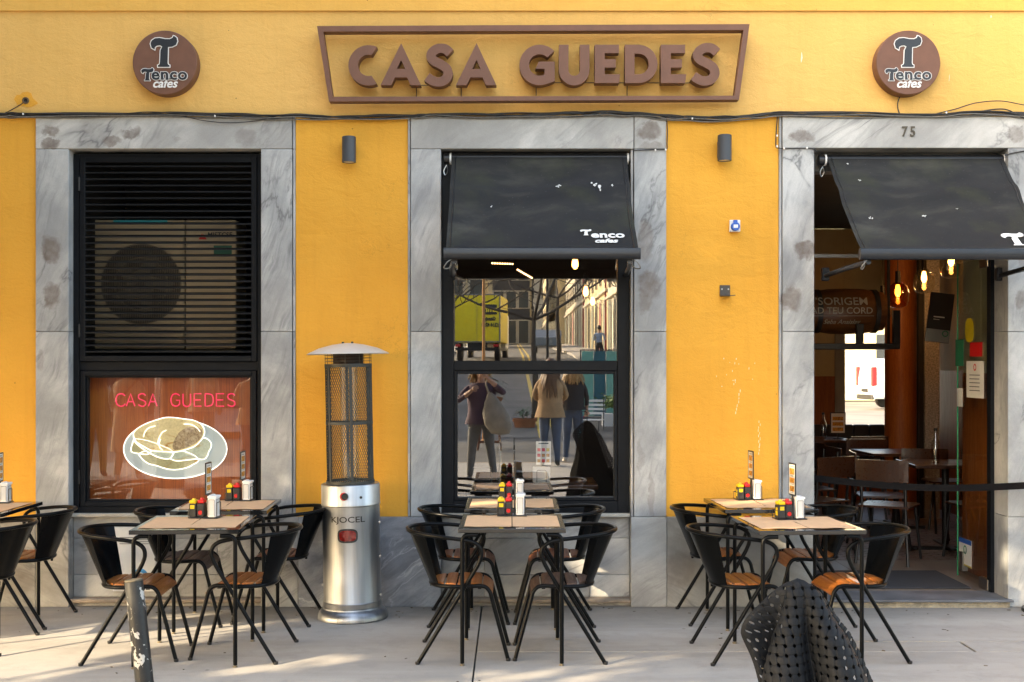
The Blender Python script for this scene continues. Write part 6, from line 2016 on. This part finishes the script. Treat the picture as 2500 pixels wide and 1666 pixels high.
bare_tree(-1.75, -13.5, 4.2, 2.4, .045, 'thin leafless sapling reflected in front of the yellow truck', 9)
bare_tree(1.75, -30, 7.0, 3.0, .09, 'leafless street tree further up the hill with pale trunk', 14)
# sign posts and street lamp
def post(x, y, h, r, mat, label, tilt=0):
    p = empty('street_post', (x, y, ground_z(y)), 0, label, 'post'); p.rotation_euler = (0, R(tilt), 0)
    b = MB(); b.lathe([(0, 0), (r, 0), (r, h), (0, h+r*.5)], 14); b.build('pole', mat, p, smooth=40)
    b = MB(); b.lathe([(0, 0), (r*2.2, 0), (r*2.2, .03), (r, .06)], 14); b.build('foot', mat, p, smooth=40)
    return p
post(-.55, -7, 5.5, .03, M('post_orange', (0.45, 0.20, 0.06), 0.5), 'slender orange post reflected left of the tree')
post(-5.20, -1.0, 3.2, .035, m_white, 'pale leaning post reflected in the sandwich sign window', 1.5)
p = post(.95, -16, 6.0, .035, m_black, 'tall dark post carrying a blue street sign')
b = MB(); b.bb(-.75, -.05, .03, .05, 3.55, 4.15, .01); b.build('sign_plate', m_blue, p)
b = MB(); b.bb(-.62, -.20, .051, .056, 3.72, 3.98); b.build('sign_symbol', m_white, p)
p = post(-2.0, -10, 2.6, .02, m_black, 'thin post with a small pink and white notice')
b = MB(); b.bb(-.2, .22, .02, .03, 2.15, 2.5, .005); b.build('notice', M('pink_notice', (0.65, 0.35, 0.5), 0.6, var=0.4, nscale=14), p)

# pots, stool
m_terra = M('terracotta', (0.32, 0.12, 0.055), 0.8, var=0.12, nscale=6, bump=0.2)
m_leafd = M('leaf_dark', (0.035, 0.075, 0.025), 0.5, var=0.3)
def pot_plant(x, y, z, r, h, n, L_, label, seed):
    rnd = random.Random(seed)
    e = empty('potted_plant', (x, y, z), 0, label, 'potted plant')
    b = MB(); b.lathe([(0, 0), (r*.66, 0), (r*.95, h*.85), (r*1.03, h*.86), (r*1.05, h), (r*.93, h), (r*.9, h*.9), (0, h*.9)], 28); b.build('pot', m_terra, e, smooth=30)
    b = MB()
    for k in range(n):
        a = rnd.uniform(0, 2*PI); up = rnd.uniform(.3, 1.3)
        d = Vector((math.cos(a), math.sin(a), up)).normalized()
        p0 = Vector((math.cos(a)*r*.2, math.sin(a)*r*.2, h*.9+rnd.uniform(0, L_*.6)))
        side = Vector((-math.sin(a), math.cos(a), 0))
        ll = L_*rnd.uniform(.7, 1.1); w = L_*.055
        prev = None
        for i in range(6):
            t_ = i/5
            p_ = p0+d*ll*t_+Vector((0, 0, -ll*.55*t_*t_))
            ww = w*math.sin(PI*min(.98, t_*.85+.12))
            cur = (b.bm.verts.new(p_-side*ww), b.bm.verts.new(p_+side*ww))
            if prev: b.bm.faces.new((prev[0], prev[1], cur[1], cur[0]))
            prev = cur
    b.build('leaves', m_leafd, e, merge=False)
    return e
pot_plant(-.42, -6.0, .62, .24, .42, 60, .46, 'large spiky plant in a terracotta pot standing on the wooden stool', 2)
pot_plant(.28, -10.3, .0, .26, .45, 40, .38, 'leafy plant in a terracotta pot on the paving beside the tree', 3)
st = empty('wooden_stool', (-.42, -6.0, 0), 0, 'brown wooden stool carrying the spiky potted plant', 'stool')
m_st = wood('stool_wood', (0.24, 0.085, 0.035), (0.12, 0.04, 0.02), 'Z', 1.0, 0.5)
b = MB(); b.bb(-.21, .21, -.21, .21, .58, .62, .01, 2); b.build('seat', m_st, st)
for sx_ in (-1, 1):
    for sy_ in (-1, 1):
        b = MB(); b.tube([(sx_*.16, sy_*.16, .58), (sx_*.22, sy_*.22, 0)], .019, 8); b.build('leg', m_st, st)
    b = MB(); b.tube([(sx_*.205, -.205, .16), (sx_*.205, .205, .16)], .013, 8); b.build('rung', m_st, st)
    b = MB(); b.tube([(-.20, sx_*.20, .2), (.20, sx_*.20, .2)], .013, 8); b.build('rung', m_st, st)

# pavement terrace on the right: screen, chairs, planters
m_teal = M('teal_glass', (0.16, 0.42, 0.36), 0.25)
sc_ = empty('terrace_screen', (2.08, -12.2, .3), R(4), 'teal glazed terrace windbreak reflected at the right of the cafe window', 'screen')
for k in range(3):
    b = MB(); b.bb(-.43+k*.29, -.43+k*.29+.28, -.01, .01, .12, 1.66); b.build('panel', m_teal if k != 1 else M('teal_deep', (0.02, 0.13, 0.17), 0.3), sc_)
b = MB(); ring(b, -.47, .47, .06, 1.70, .03, -.02, .02, .004); b.build('screen_frame', m_lampg, sc_)
b = MB(); b.bb(-.45, .45, -.2, .2, 0, .05); b.build('screen_base', m_lampg, sc_)
bx_ = empty('planter_box', (2.3, -10.6, 0), 0, 'white planter box with a small green bush near the teal screen', 'planter')
b = MB(); b.bb(-.28, .28, -.2, .2, 0, .55, .01); b.build('box', m_white, bx_)
b = MB()
rnd = random.Random(8)
for _ in range(260):
    c = Vector((rnd.gauss(0, .16), rnd.gauss(0, .13), .68+abs(rnd.gauss(0, .13))))
    d1 = Vector((rnd.gauss(0, 1), rnd.gauss(0, 1), rnd.gauss(0, 1))).normalized()*.035; d2 = d1.orthogonal().normalized()*.02
    b.quad(c-d1-d2, c+d1-d2, c+d1+d2, c-d1+d2)
b.build('foliage', M('leaf_bright', (0.10, 0.20, 0.04), 0.5, var=0.2), bx_, merge=False)
def terrace_chair(x, y, rz, mat, label):
    e = empty('terrace_chair', (x, y, 0), R(rz), label, 'chair')
    b = MB(); b.bb(-.2, .2, -.2, .2, .44, .46, .006); b.build('seat', mat, e)
    for k in range(4):
        b = MB(); b.bb(-.2, .2, -.215, -.20, .56+k*.09, .61+k*.09); b.build('back_slat', mat, e)
    for sx_ in (-1, 1):
        b = MB(); b.tube([(sx_*.18, -.2, .90), (sx_*.18, -.2, 0)], .012, 8); b.tube([(sx_*.18, .18, .44), (sx_*.18, .2, 0)], .012, 8); b.build('leg_frame', m_lampg, e)
terrace_chair(1.75, -9.6, 20, m_white, 'white slatted terrace chair reflected near the planter')
terrace_chair(2.55, -9.0, -30, m_st, 'brown slatted terrace chair reflected at the far right of the pane')
terrace_chair(1.35, -14.5, 100, m_redp, 'red slatted terrace chair behind the two women')

# ================================================================== PEOPLE
m_skin = M('skin', (0.44, 0.25, 0.17), 0.55, var=0.05)
def cloth(name, col, var=0.15): return M(name, col, 0.85, var=var, nscale=9, bump=0.2, bscale=90)
def person(loc, rz, label, h, top, bottom, shoe, hair, arms, legs, long_hair=0.0, lean=0.0, coat=None, coat_len=0.0, hair_style=None, female=False, walk=0.0):
    """one continuous skinned body with tapered limbs; arms = (left elbow, left hand, right elbow, right hand) in body space, front = +Y"""
    root = empty('person', (loc[0], loc[1], loc[2] if len(loc) > 2 else 0), R(rz), label, 'person')
    k = h/1.75
    sw = .165 if female else .185
    J = {}
    V_, E_, Rr_, T_ = [], [], [], []
    def add(p, r, tag_, par=None):
        V_.append(Vector(p)*k); Rr_.append((r*k, r*k*(.8 if tag_ in ('top', 'pelvis') else 1.0))); T_.append(tag_)
        i = len(V_)-1
        if par is not None: E_.append((par, i))
        return i
    pel = add((0, 0, .94), .135, 'bottom')
    wa = add((0, lean*.2, 1.10), .118 if not female else .105, 'top', pel)
    chst = add((0, lean*.6, 1.30), .145 if not female else .125, 'top', wa)
    nb_ = add((0, lean*.9, 1.445), .075, 'top', chst)
    nk = add((0, lean, 1.52), .052, 'skin', nb_)
    hd0 = add((0, lean+.015, 1.60), .078, 'skin', nk)
    hd1 = add((0, lean+.012, 1.68), .083, 'skin', hd0)
    for s, (el, ha) in ((-1, arms[0]), (1, arms[1])):
        sh = add((s*sw, lean*.8, 1.40), .062, 'top', chst)
        um = add(((s*(sw+.02)+el[0])/2, (lean*.8+el[1])/2, (1.40+el[2])/2), .062, 'top', sh)
        e_ = add(el, .054, 'top', um)
        fm = add([(a+c)/2 for a, c in zip(el, ha)], .050, 'top', e_)
        w_ = add([a*.08+c*.92 for a, c in zip(el, ha)], .027, 'skin', fm)
        add(ha, .030, 'skin', w_)
    for s, (kn, an) in ((-1, legs[0]), (1, legs[1])):
        hp = add((s*.095, 0, .88), .108, 'bottom', pel)
        th_ = add(((s*.095+kn[0])/2, kn[1]/2, (.88+kn[2])/2), .100, 'bottom', hp)
        k_ = add(kn, .074, 'bottom', th_)
        ca = add([kn[i]*.6+an[i]*.4 for i in range(3)], .068, 'bottom', k_)
        a_ = add(an, .052, 'bottom', ca)
        fd = 1
        he = add((an[0], an[1]-.01, an[2]-.045), .038, 'shoe', a_)
        add((an[0]+s*.02, an[1]+.15, an[2]-.055), .030, 'shoe', he)
    me = bpy.data.meshes.new('tmpbody')
    me.from_pydata([tuple(v) for v in V_], E_, [])
    o = bpy.data.objects.new('tmpbody', me); COL.objects.link(o)
    md = o.modifiers.new('skin', 'SKIN')
    sv = me.skin_vertices[0].data
    for i, r in enumerate(Rr_): sv[i].radius = r; sv[i].use_root = (i == 0)
    md.use_smooth_shade = True
    o.modifiers.new('sub', 'SUBSURF').levels = 1
    bpy.context.view_layer.update()
    dg = bpy.context.evaluated_depsgraph_get()
    bm_ = bpy.data.meshes.new_from_object(o.evaluated_get(dg))
    bpy.data.objects.remove(o)
    mats = {'top': 0, 'bottom': 1, 'skin': 2, 'shoe': 3}
    bm_.materials.clear()
    for m in (top, bottom, m_skin, shoe): bm_.materials.append(m)
    pts = [(V_[a], V_[c], T_[c]) for a, c in E_]
    for f in bm_.polygons:
        c = f.center
        best, bt = 9e9, 'top'
        for a, d, tg in pts:
            ab = d-a; t_ = max(0, min(1, (c-a).dot(ab)/ab.length_squared))
            q = (c-(a+ab*t_)).length
            if q < best: best, bt = q, tg
        f.material_index = mats[bt]
    bm_.name = 'body'
    bo = bpy.data.objects.new('body', bm_); COL.objects.link(bo); bo.parent = root
    # face: nose, brow, eyes, ears
    hc = Vector((0, lean+.012, 1.64))*k
    b = MB(); b.ball(hc, .088*k, 20, 14, (.92, 1.08, 1.25)); b.ball(hc+Vector((0, .098, -.005))*k, .016*k, 8, 6, (.8, 1, 1.5)); b.ball(hc+Vector((0, .082, -.07))*k, .03*k, 10, 6, (1, .8, .7))
    for s in (-1, 1): b.ball(hc+Vector((s*.082, 0, -.005))*k, .018*k, 8, 6, (.5, .9, 1.4))
    b.build('head', m_skin, root, smooth=179, merge=False)
    b = MB()
    for s in (-1, 1): b.ball(hc+Vector((s*.032, .086, .015))*k, .010*k, 8, 6)
    b.build('eyes', m_sign_ink, root, smooth=179, merge=False)
    # hands with separate fingers
    for (el, ha) in arms:
        el, ha = Vector(el)*k, Vector(ha)*k
        d = (ha-el).normalized(); sd_ = d.cross(Vector((0, 1, .3))).normalized(); nn_ = d.cross(sd_)
        b = MB()
        b.ball(ha+d*.02*k, .034*k, 10, 8, (1, .8, 1.0))
        for q in range(4):
            p0 = ha+d*.035*k+sd_*(q-1.5)*.017*k
            ln_ = (.060, .070, .066, .050)[q]*k
            b.tube([p0, p0+d*ln_*.55+nn_*.008*k, p0+d*ln_*.8+nn_*.03*k], [.0085*k, .008*k, .0065*k], 6)
        p0 = ha+sd_*-.028*k
        b.tube([p0, p0+d*.03*k-sd_*.022*k, p0+d*.055*k-sd_*.02*k], [.010*k, .009*k, .007*k], 6)
        b.build('hand', m_skin, root, smooth=60, merge=False)
    # hair
    b = MB()
    b.ball(hc+Vector((0, -.012, .022))*k, .098*k, 20, 14, (.95, 1.05, 1.12))
    if long_hair > 0:
        rnd = random.Random(int(h*1000))
        for q in range(46):
            a = PI*1.5+rnd.uniform(-1.5, 1.5)
            p0 = hc+Vector((math.cos(a)*.085, math.sin(a)*.085, .03+rnd.uniform(-.02, .03)))*k
            Ln = long_hair*rnd.uniform(.8, 1.05)
            sx2 = rnd.uniform(-.05, .05)
            b.tube(catmull([p0, p0+Vector((math.cos(a)*.035, math.sin(a)*.055, -Ln*.35)), p0+Vector((math.cos(a)*.05+sx2, math.sin(a)*.075, -Ln*.7)), p0+Vector((math.cos(a)*.05+sx2*1.5, math.sin(a)*.07, -Ln))], 3), [.018*k]*3+[.020*k]*3+[.016*k]*2+[.010*k, .004*k], 5)
    b.build('hair', hair, root, smooth=60, merge=False)
    if coat is not None:
        # garment that hangs free of the legs: shoulders to hem with soft folds
        b = MB()
        prof = [(1.46, .085, .075), (1.42, .20 if not female else .185, .11), (1.30, .225, .15), (1.12, .20, .145), (.98, .205, .16), (coat_len, .255, .20)]
        n = 40
        rows = []
        for (z, rx, ry) in prof:
            row = []
            for i in range(n):
                a = 2*PI*i/n
                fo = 1+.05*math.sin(a*7+z*3)*max(0, 1.2-z)
                row.append(b.bm.verts.new((rx*fo*math.cos(a)*k, (ry*fo*math.sin(a)+lean*.7*(z/1.4))*k, z*k)))
            rows.append(row)
        for r_ in range(len(rows)-1):
            for i in range(n):
                b.bm.faces.new((rows[r_][i], rows[r_][(i+1) % n], rows[r_+1][(i+1) % n], rows[r_+1][i]))
        b.build('coat', coat, root, smooth=60)
    return root
st_legs = (((-.10, .02, .50), (-.115, -.01, .085)), ((.10, .02, .50), (.125, 0, .085)))
wk_legs = (((-.10, .06, .50), (-.12, .10, .085)), ((.10, -.02, .50), (.12, -.14, .085)))
hang = (((-.25, -.02, 1.13), (-.25, .06, .88)), ((.25, -.02, 1.13), (.25, .06, .88)))
m_jean = cloth('denim', (0.06, 0.09, 0.15)); m_greyj = cloth('grey_jeans', (0.11, 0.115, 0.12)); m_tan = cloth('tan_jacket', (0.34, 0.22, 0.12)); m_plum = cloth('plum_jacket', (0.07, 0.04, 0.065))
m_blk = cloth('black_cloth', (0.015, 0.015, 0.017)); m_beigec = cloth('beige_coat', (0.42, 0.31, 0.20)); m_must = cloth('mustard_cloth', (0.38, 0.22, 0.05)); m_bshirt = cloth('blue_shirt', (0.24, 0.33, 0.46)); m_gsh = cloth('grey_shirt', (0.28, 0.31, 0.35))
h_brown = M('hair_brown', (0.13, 0.065, 0.03), 0.5, var=0.3, nscale=60); h_blond = M('hair_blond', (0.36, 0.22, 0.09), 0.5, var=0.3, nscale=60); h_dark = M('hair_dark', (0.02, 0.014, 0.01), 0.5, var=0.3, nscale=60)
m_shoe = M('shoe_dark', (0.03, 0.03, 0.032), 0.6); m_shoew = M('shoe_white', (0.62, 0.60, 0.56), 0.6)
# photographer, standing behind the camera and facing the cafe
ph_ = person((-.44, -.62), 4, 'photographer in plum jacket and grey jeans holding a camera, mirrored in the glass', 1.66, m_plum, m_greyj, m_shoe, h_blond,
             (((-.34, .12, 1.18), (-.10, .24, 1.36)), ((.36, .14, 1.30), (.10, .24, 1.55))), (((-.13, .04, .50), (-.17, .02, .085)), ((.13, .0, .50), (.19, -.04, .085))), 0.22, coat=m_plum, coat_len=.84)
b = MB(); b.bb(-.07, .07, .24, .30, 1.58, 1.68, .012, 2); b.build('camera_body', m_black, ph_)
b = MB(); b.lathe([(0, .30), (.035, .30), (.038, .40), (.03, .405), (0, .39)], 20, (0, 0, 1.63), 'Y'); b.build('camera_lens', m_black, ph_, smooth=35)
bg_ = empty('shoulder_bag', (-.23, -.38, .95), R(8), 'large translucent grey tote bag carried across the photographer in the reflection', 'bag')
m_mesh = cloth('mesh_bag', (0.26, 0.235, 0.20))
b = MB(); b.lathe([(0, -.30), (.13, -.28), (.20, -.16), (.19, .0), (.12, .16), (.06, .26), (.02, .30)], 28)
for v in b.bm.verts: v.co.y *= .45; v.co.x += -v.co.z*.25
b.build('bag_body', m_mesh, bg_, smooth=60)
b = MB(); b.tube(catmull([(-.08, 0, .26), (-.14, -.02, .42), (-.10, -.10, .50), (.02, -.12, .46)], 6), .014, 6); b.build('strap', m_mesh, bg_, smooth=60)
person((.62, -3.0), 184, 'woman with long brown hair, tan jacket and blue jeans, mirrored in the glass', 1.73, m_tan, m_jean, m_shoe, h_brown,
       (((-.27, .02, 1.15), (-.17, .20, 1.05)), ((.27, .02, 1.15), (.17, .20, 1.05))), st_legs, 0.55, coat=m_tan, coat_len=.80, female=True)
w2 = person((1.02, -3.75), 176, 'fair-haired woman in a black top beside the tan jacket, mirrored in the glass', 1.68, m_blk, m_jean, m_shoew, h_blond, hang, st_legs, 0.30, coat=m_blk, coat_len=.92, female=True)
tb = empty('tote_bag', (1.20, -3.55, .26), 0, 'teal tote bag hanging low beside the fair-haired woman in the reflection', 'bag')
b = MB(); b.bb(-.09, .09, -.04, .04, 0, .32, .02, 2); b.build('bag_body', M('tote_teal', (0.03, 0.24, 0.30), 0.7), tb)
b = MB(); b.tube(fillet([(-.05, 0, .32), (-.05, 0, .60), (.05, 0, .60), (.05, 0, .32)], .04, 4), .007, 6); b.build('bag_handle', m_blk, tb, smooth=60)
person((3.9, -38), 200, 'man in a light blue shirt standing on the lit pavement up the street', 1.78, m_bshirt, m_blk, m_shoe, h_dark, (((-.26, .0, 1.14), (-.12, .2, 1.1)), ((.26, 0, 1.14), (.12, .2, 1.12))), st_legs).location.z = ground_z(-38)+.1
person((-2.75, -13.2), 190, 'man in a grey shirt bending forward below the yellow truck in the reflection', 1.74, m_gsh, m_blk, m_shoe, h_dark, hang, wk_legs, lean=.10).location.z = ground_z(-13.2)
person((2.55, -10.0), 200, 'person in a white shirt near the terrace at the right of the pane', 1.72, m_white, m_jean, m_shoe, h_dark, hang, st_legs)
person((1.62, -12.3), 180, 'small child in a pink hooded jacket by the terrace screen', 1.15, M('pink_cloth', (0.65, 0.04, 0.14), 0.8), M('pink_cloth', (0.65, 0.04, 0.14), 0.8), m_shoew, M('pink_cloth', (0.65, 0.04, 0.14), 0.8), hang, st_legs, female=True)
# people reflected in the sandwich-sign window
cw = person((-5.45, -.55), 182, 'woman in a long beige coat with a shoulder strap in the sign window', 1.72, m_beigec, m_beigec, m_shoew, h_dark, (((-.26, .0, 1.14), (-.2, .1, .95)), ((.26, 0, 1.14), (.2, .12, .95))), wk_legs, coat=m_beigec, coat_len=.42, female=True)
b = MB(); b.tube([(-.17, -.05, 1.45), (-.02, -.155, 1.25), (.20, -.10, 1.05)], .018, 6); b.build('shoulder_strap', m_st, cw)
person((-6.1, -1.1), 175, 'woman with dark hair and mustard trousers beside the long beige coat', 1.68, m_white, m_must, m_shoe, h_dark, hang, st_legs, 0.35, coat=m_must, coat_len=.75, female=True)
person((-5.15, -3.6), 186, 'man in a pale brown jacket with crossed strap further back in the sign window', 1.78, m_beigec, m_greyj, m_shoe, h_dark, hang, st_legs, coat=m_beigec, coat_len=.85)
person((-3.75, -.9), 170, 'person in a pale quilted jacket at the right edge of the sign window', 1.70, m_beigec, m_jean, m_shoe, h_dark, (((-.26, .0, 1.14), (-.2, .25, 1.15)), ((.26, 0, 1.14), (.2, .25, 1.1))), st_legs, coat=m_beigec, coat_len=.80)

# ================================================================== THE YARD SEEN THROUGH THE BACK WINDOW
vn = empty('white_van', (13.26, 46.0, 0), R(4), 'white van with tall red tail lights parked outside the back window', 'van')
m_vw = M('van_white', (0.42, 0.43, 0.45), 0.35, var=0.03)
pr = [(-.02, .38), (-.06, 1.0), (.06, 1.75), (.22, 1.86), (2.6, 1.88), (3.3, 1.78), (3.95, 1.12), (4.6, .98), (4.75, .45), (4.7, .32)]
b = MB(); b.prism(pr, -.85, .85); bmesh.ops.bevel(b.bm, geom=list(b.bm.edges), offset=.05, segments=2, affect='EDGES'); b.build('body', m_vw, vn, smooth=35)
for y in (-.78, .78):
    b = MB(); b.bb(-.09, .10, y-.08, y+.08, .85, 1.55, .03, 2); b.build('tail_light', m_rc, vn)
    for x in (.95, 3.85):
        b = MB(); b.lathe([(0, -.1), (.27, -.1), (.31, -.07), (.31, .07), (.27, .1), (0, .1)], 24, (x, y, .31), 'Y'); b.build('wheel', m_black, vn, smooth=35)
b = MB(); b.bb(-.085, -.045, -.3, .3, .62, .74); b.bb(-.08, .0, -.8, .8, .34, .52, .02); b.build('bumper', m_black, vn)
b = MB(); b.prism([(3.36, 1.14), (3.0, 1.66), (2.4, 1.68), (2.4, 1.14)], -.862, .862); b.build('window', m_win, vn)
yh = empty('rear_house', (15, 56, 0), 0, 'pale sunlit house front outside the back window', 'building')
b = MB(); b.bb(-10, 12, 0, 6, 0, 9); b.build('wall', M('rear_cream', (0.42, 0.37, 0.25), 0.85, var=0.08, nscale=0.5), yh)
for k in range(6):
    b = MB(); b.bb(-8+k*3.2, -6.9+k*3.2, -.06, -.003, 1.2, 3.0); b.build('window', m_win, yh)

# ================================================================== SHADE: unseen evergreen trees added to keep sun off the front
m_leaf = M('shade_tree_leaf', (0.045, 0.085, 0.025), 0.5, var=0.35, nscale=0.8)
SUN_GAPS = [(.50, 8.42, .22, .15), (.58, 8.42, .36, .10), (.66, 8.42, .14, .12), (3.48, 8.33, .74, .16), (3.44, 8.33, .45, .20), (3.50, 8.33, .18, .16), (2.95, 8.9, .06, .13), (2.75, 8.95, .06, .10), (2.02, 7.02, .43, .09), (1.90, 6.95, .43, .07),
    (-.35, 6.35, 0, .13), (-.05, 6.42, 0, .10), (.30, 6.50, 0, .15), (.62, 6.62, 0, .12), (.95, 6.55, 0, .10), (1.0, 6.25, 0, .16), (.2, 6.15, 0, .14), (-.4, 6.05, 0, .16), (-.7, 6.15, 0, .10), (-1.25, 6.72, 0, .07), (-1.05, 6.80, 0, .06), (-1.45, 6.65, 0, .06), (-.80, 6.86, 0, .05),
    (3.35, 6.75, 0, .16), (3.1, 6.6, 0, .14), (3.6, 6.5, 0, .2), (2.3, 6.3, 0, .1), (-2.6, 6.45, 0, .07), (-2.3, 6.55, 0, .05), (.55, 7.05, .0, .07), (.75, 6.95, 0, .08)]
def evergreen(x, y, zc, rx, ry, rz_, n, label, seed, holes=0.0):
    rnd = np.random.RandomState(seed)
    t_ = empty('unseen_shade_tree', (x, y, 0), 0, label, 'tree', 'unseen evergreen trees added for shade')
    b = MB(); tr_ = catmull([(0, 0, 0), (.05, .03, 1.2), (-.04, 0, 2.4), (0, 0, zc)], 5); b.tube(tr_, [.20-.12*i/(len(tr_)-1) for i in range(len(tr_))], 12)
    for a in range(6):
        aa = a*PI/3; b.tube(catmull([(0, 0, zc-rz_*.5), (math.cos(aa)*rx*.35, math.sin(aa)*ry*.35, zc-.1), (math.cos(aa)*rx*.7, math.sin(aa)*ry*.7, zc+rz_*.3)], 4), [.07]*4+[.05]*3+[.03]*2, 6)
    b.build('trunk', m_bark, t_, smooth=60, merge=False)
    d = rnd.normal(size=(n, 3)); d /= np.linalg.norm(d, axis=1)[:, None]
    r = rnd.uniform(.25, 1, n)**(1/2.2)
    # lumpy outline
    lump = 1+.16*np.sin(d[:, 0]*5+seed)+.14*np.sin(d[:, 1]*6+1.3*seed)+.12*np.sin(d[:, 2]*7+d[:, 0]*4)
    c = d*r[:, None]*lump[:, None]*np.array([rx, ry, rz_])+np.array([0, 0, zc])
    # leaves cleared along the sun direction so light patches land on chosen points
    sdn = np.array(sd); keep = np.ones(n, bool)
    for (gx_, gy_, gz_, gr_) in SUN_GAPS:
        w_ = c+np.array([x, y, 0])-np.array([gx_, gy_, gz_])
        tt_ = w_ @ sdn
        dist = np.linalg.norm(w_-tt_[:, None]*sdn, axis=1)
        pr_ = .62 if gz_ < .05 else .85
        keep &= (dist > gr_+.06) | (rnd.uniform(size=n) > pr_)
    c = c[keep]; n = len(c)
    a = rnd.normal(size=(n, 3)); a /= np.linalg.norm(a, axis=1)[:, None]
    o_ = np.cross(a, rnd.normal(size=(n, 3))); o_ /= np.linalg.norm(o_, axis=1)[:, None]
    s = rnd.uniform(.07, .13, n)[:, None]
    v = np.stack([c-a*s, c-o_*s*.55, c+a*s, c+o_*s*.55], 1).reshape(-1, 3)
    me = bpy.data.meshes.new('crown')
    me.vertices.add(len(v)); me.vertices.foreach_set('co', v.astype(np.float32).ravel())
    me.loops.add(n*4); me.loops.foreach_set('vertex_index', np.arange(n*4, dtype=np.int32))
    me.polygons.add(n); me.polygons.foreach_set('loop_start', np.arange(n, dtype=np.int32)*4)
    me.update(calc_edges=True)
    link('crown', me, m_leaf, t_)
evergreen(-6.6, 3.2, 6.1, 3.2, 2.8, 3.5, 52000, 'unseen evergreen tree added for shade left of the cafe terrace', 3)
evergreen(-4.6, .4, 5.9, 2.9, 2.6, 3.4, 46000, 'unseen evergreen tree added for shade behind and left of the camera', 5)
evergreen(-9.6, 5.6, 5.4, 3.3, 2.8, 3.3, 60000, 'unseen evergreen tree added for shade farthest left along the front', 8)

# small litter on the paving: butts, leaf scraps, crumbs
m_lit = M('litter', (0.10, 0.07, 0.04), 0.9, var=0.5, nscale=3, kind='world')
b = MB()
rnd = random.Random(21)
for _ in range(150):
    x, y = rnd.uniform(-4, 4.4), (rnd.uniform(5.2, 8.3) if rnd.random() < .55 else 8.32-abs(rnd.gauss(0, .12)))
    s_ = rnd.uniform(.004, .013); a = rnd.uniform(0, PI)
    dx, dy = math.cos(a)*s_, math.sin(a)*s_
    w_ = rnd.uniform(.25, .6)
    z0 = .0006
    p_ = [(x-dx-dy*w_, y-dy+dx*w_), (x-dx+dy*w_, y-dy-dx*w_), (x+dx+dy*w_*.7, y+dy-dx*w_*.7), (x+dx-dy*w_, y+dy+dx*w_)]
    b.zprism(p_, z0, z0+rnd.uniform(.001, .004))
b.build('litter', m_lit, kind='stuff', merge=False)
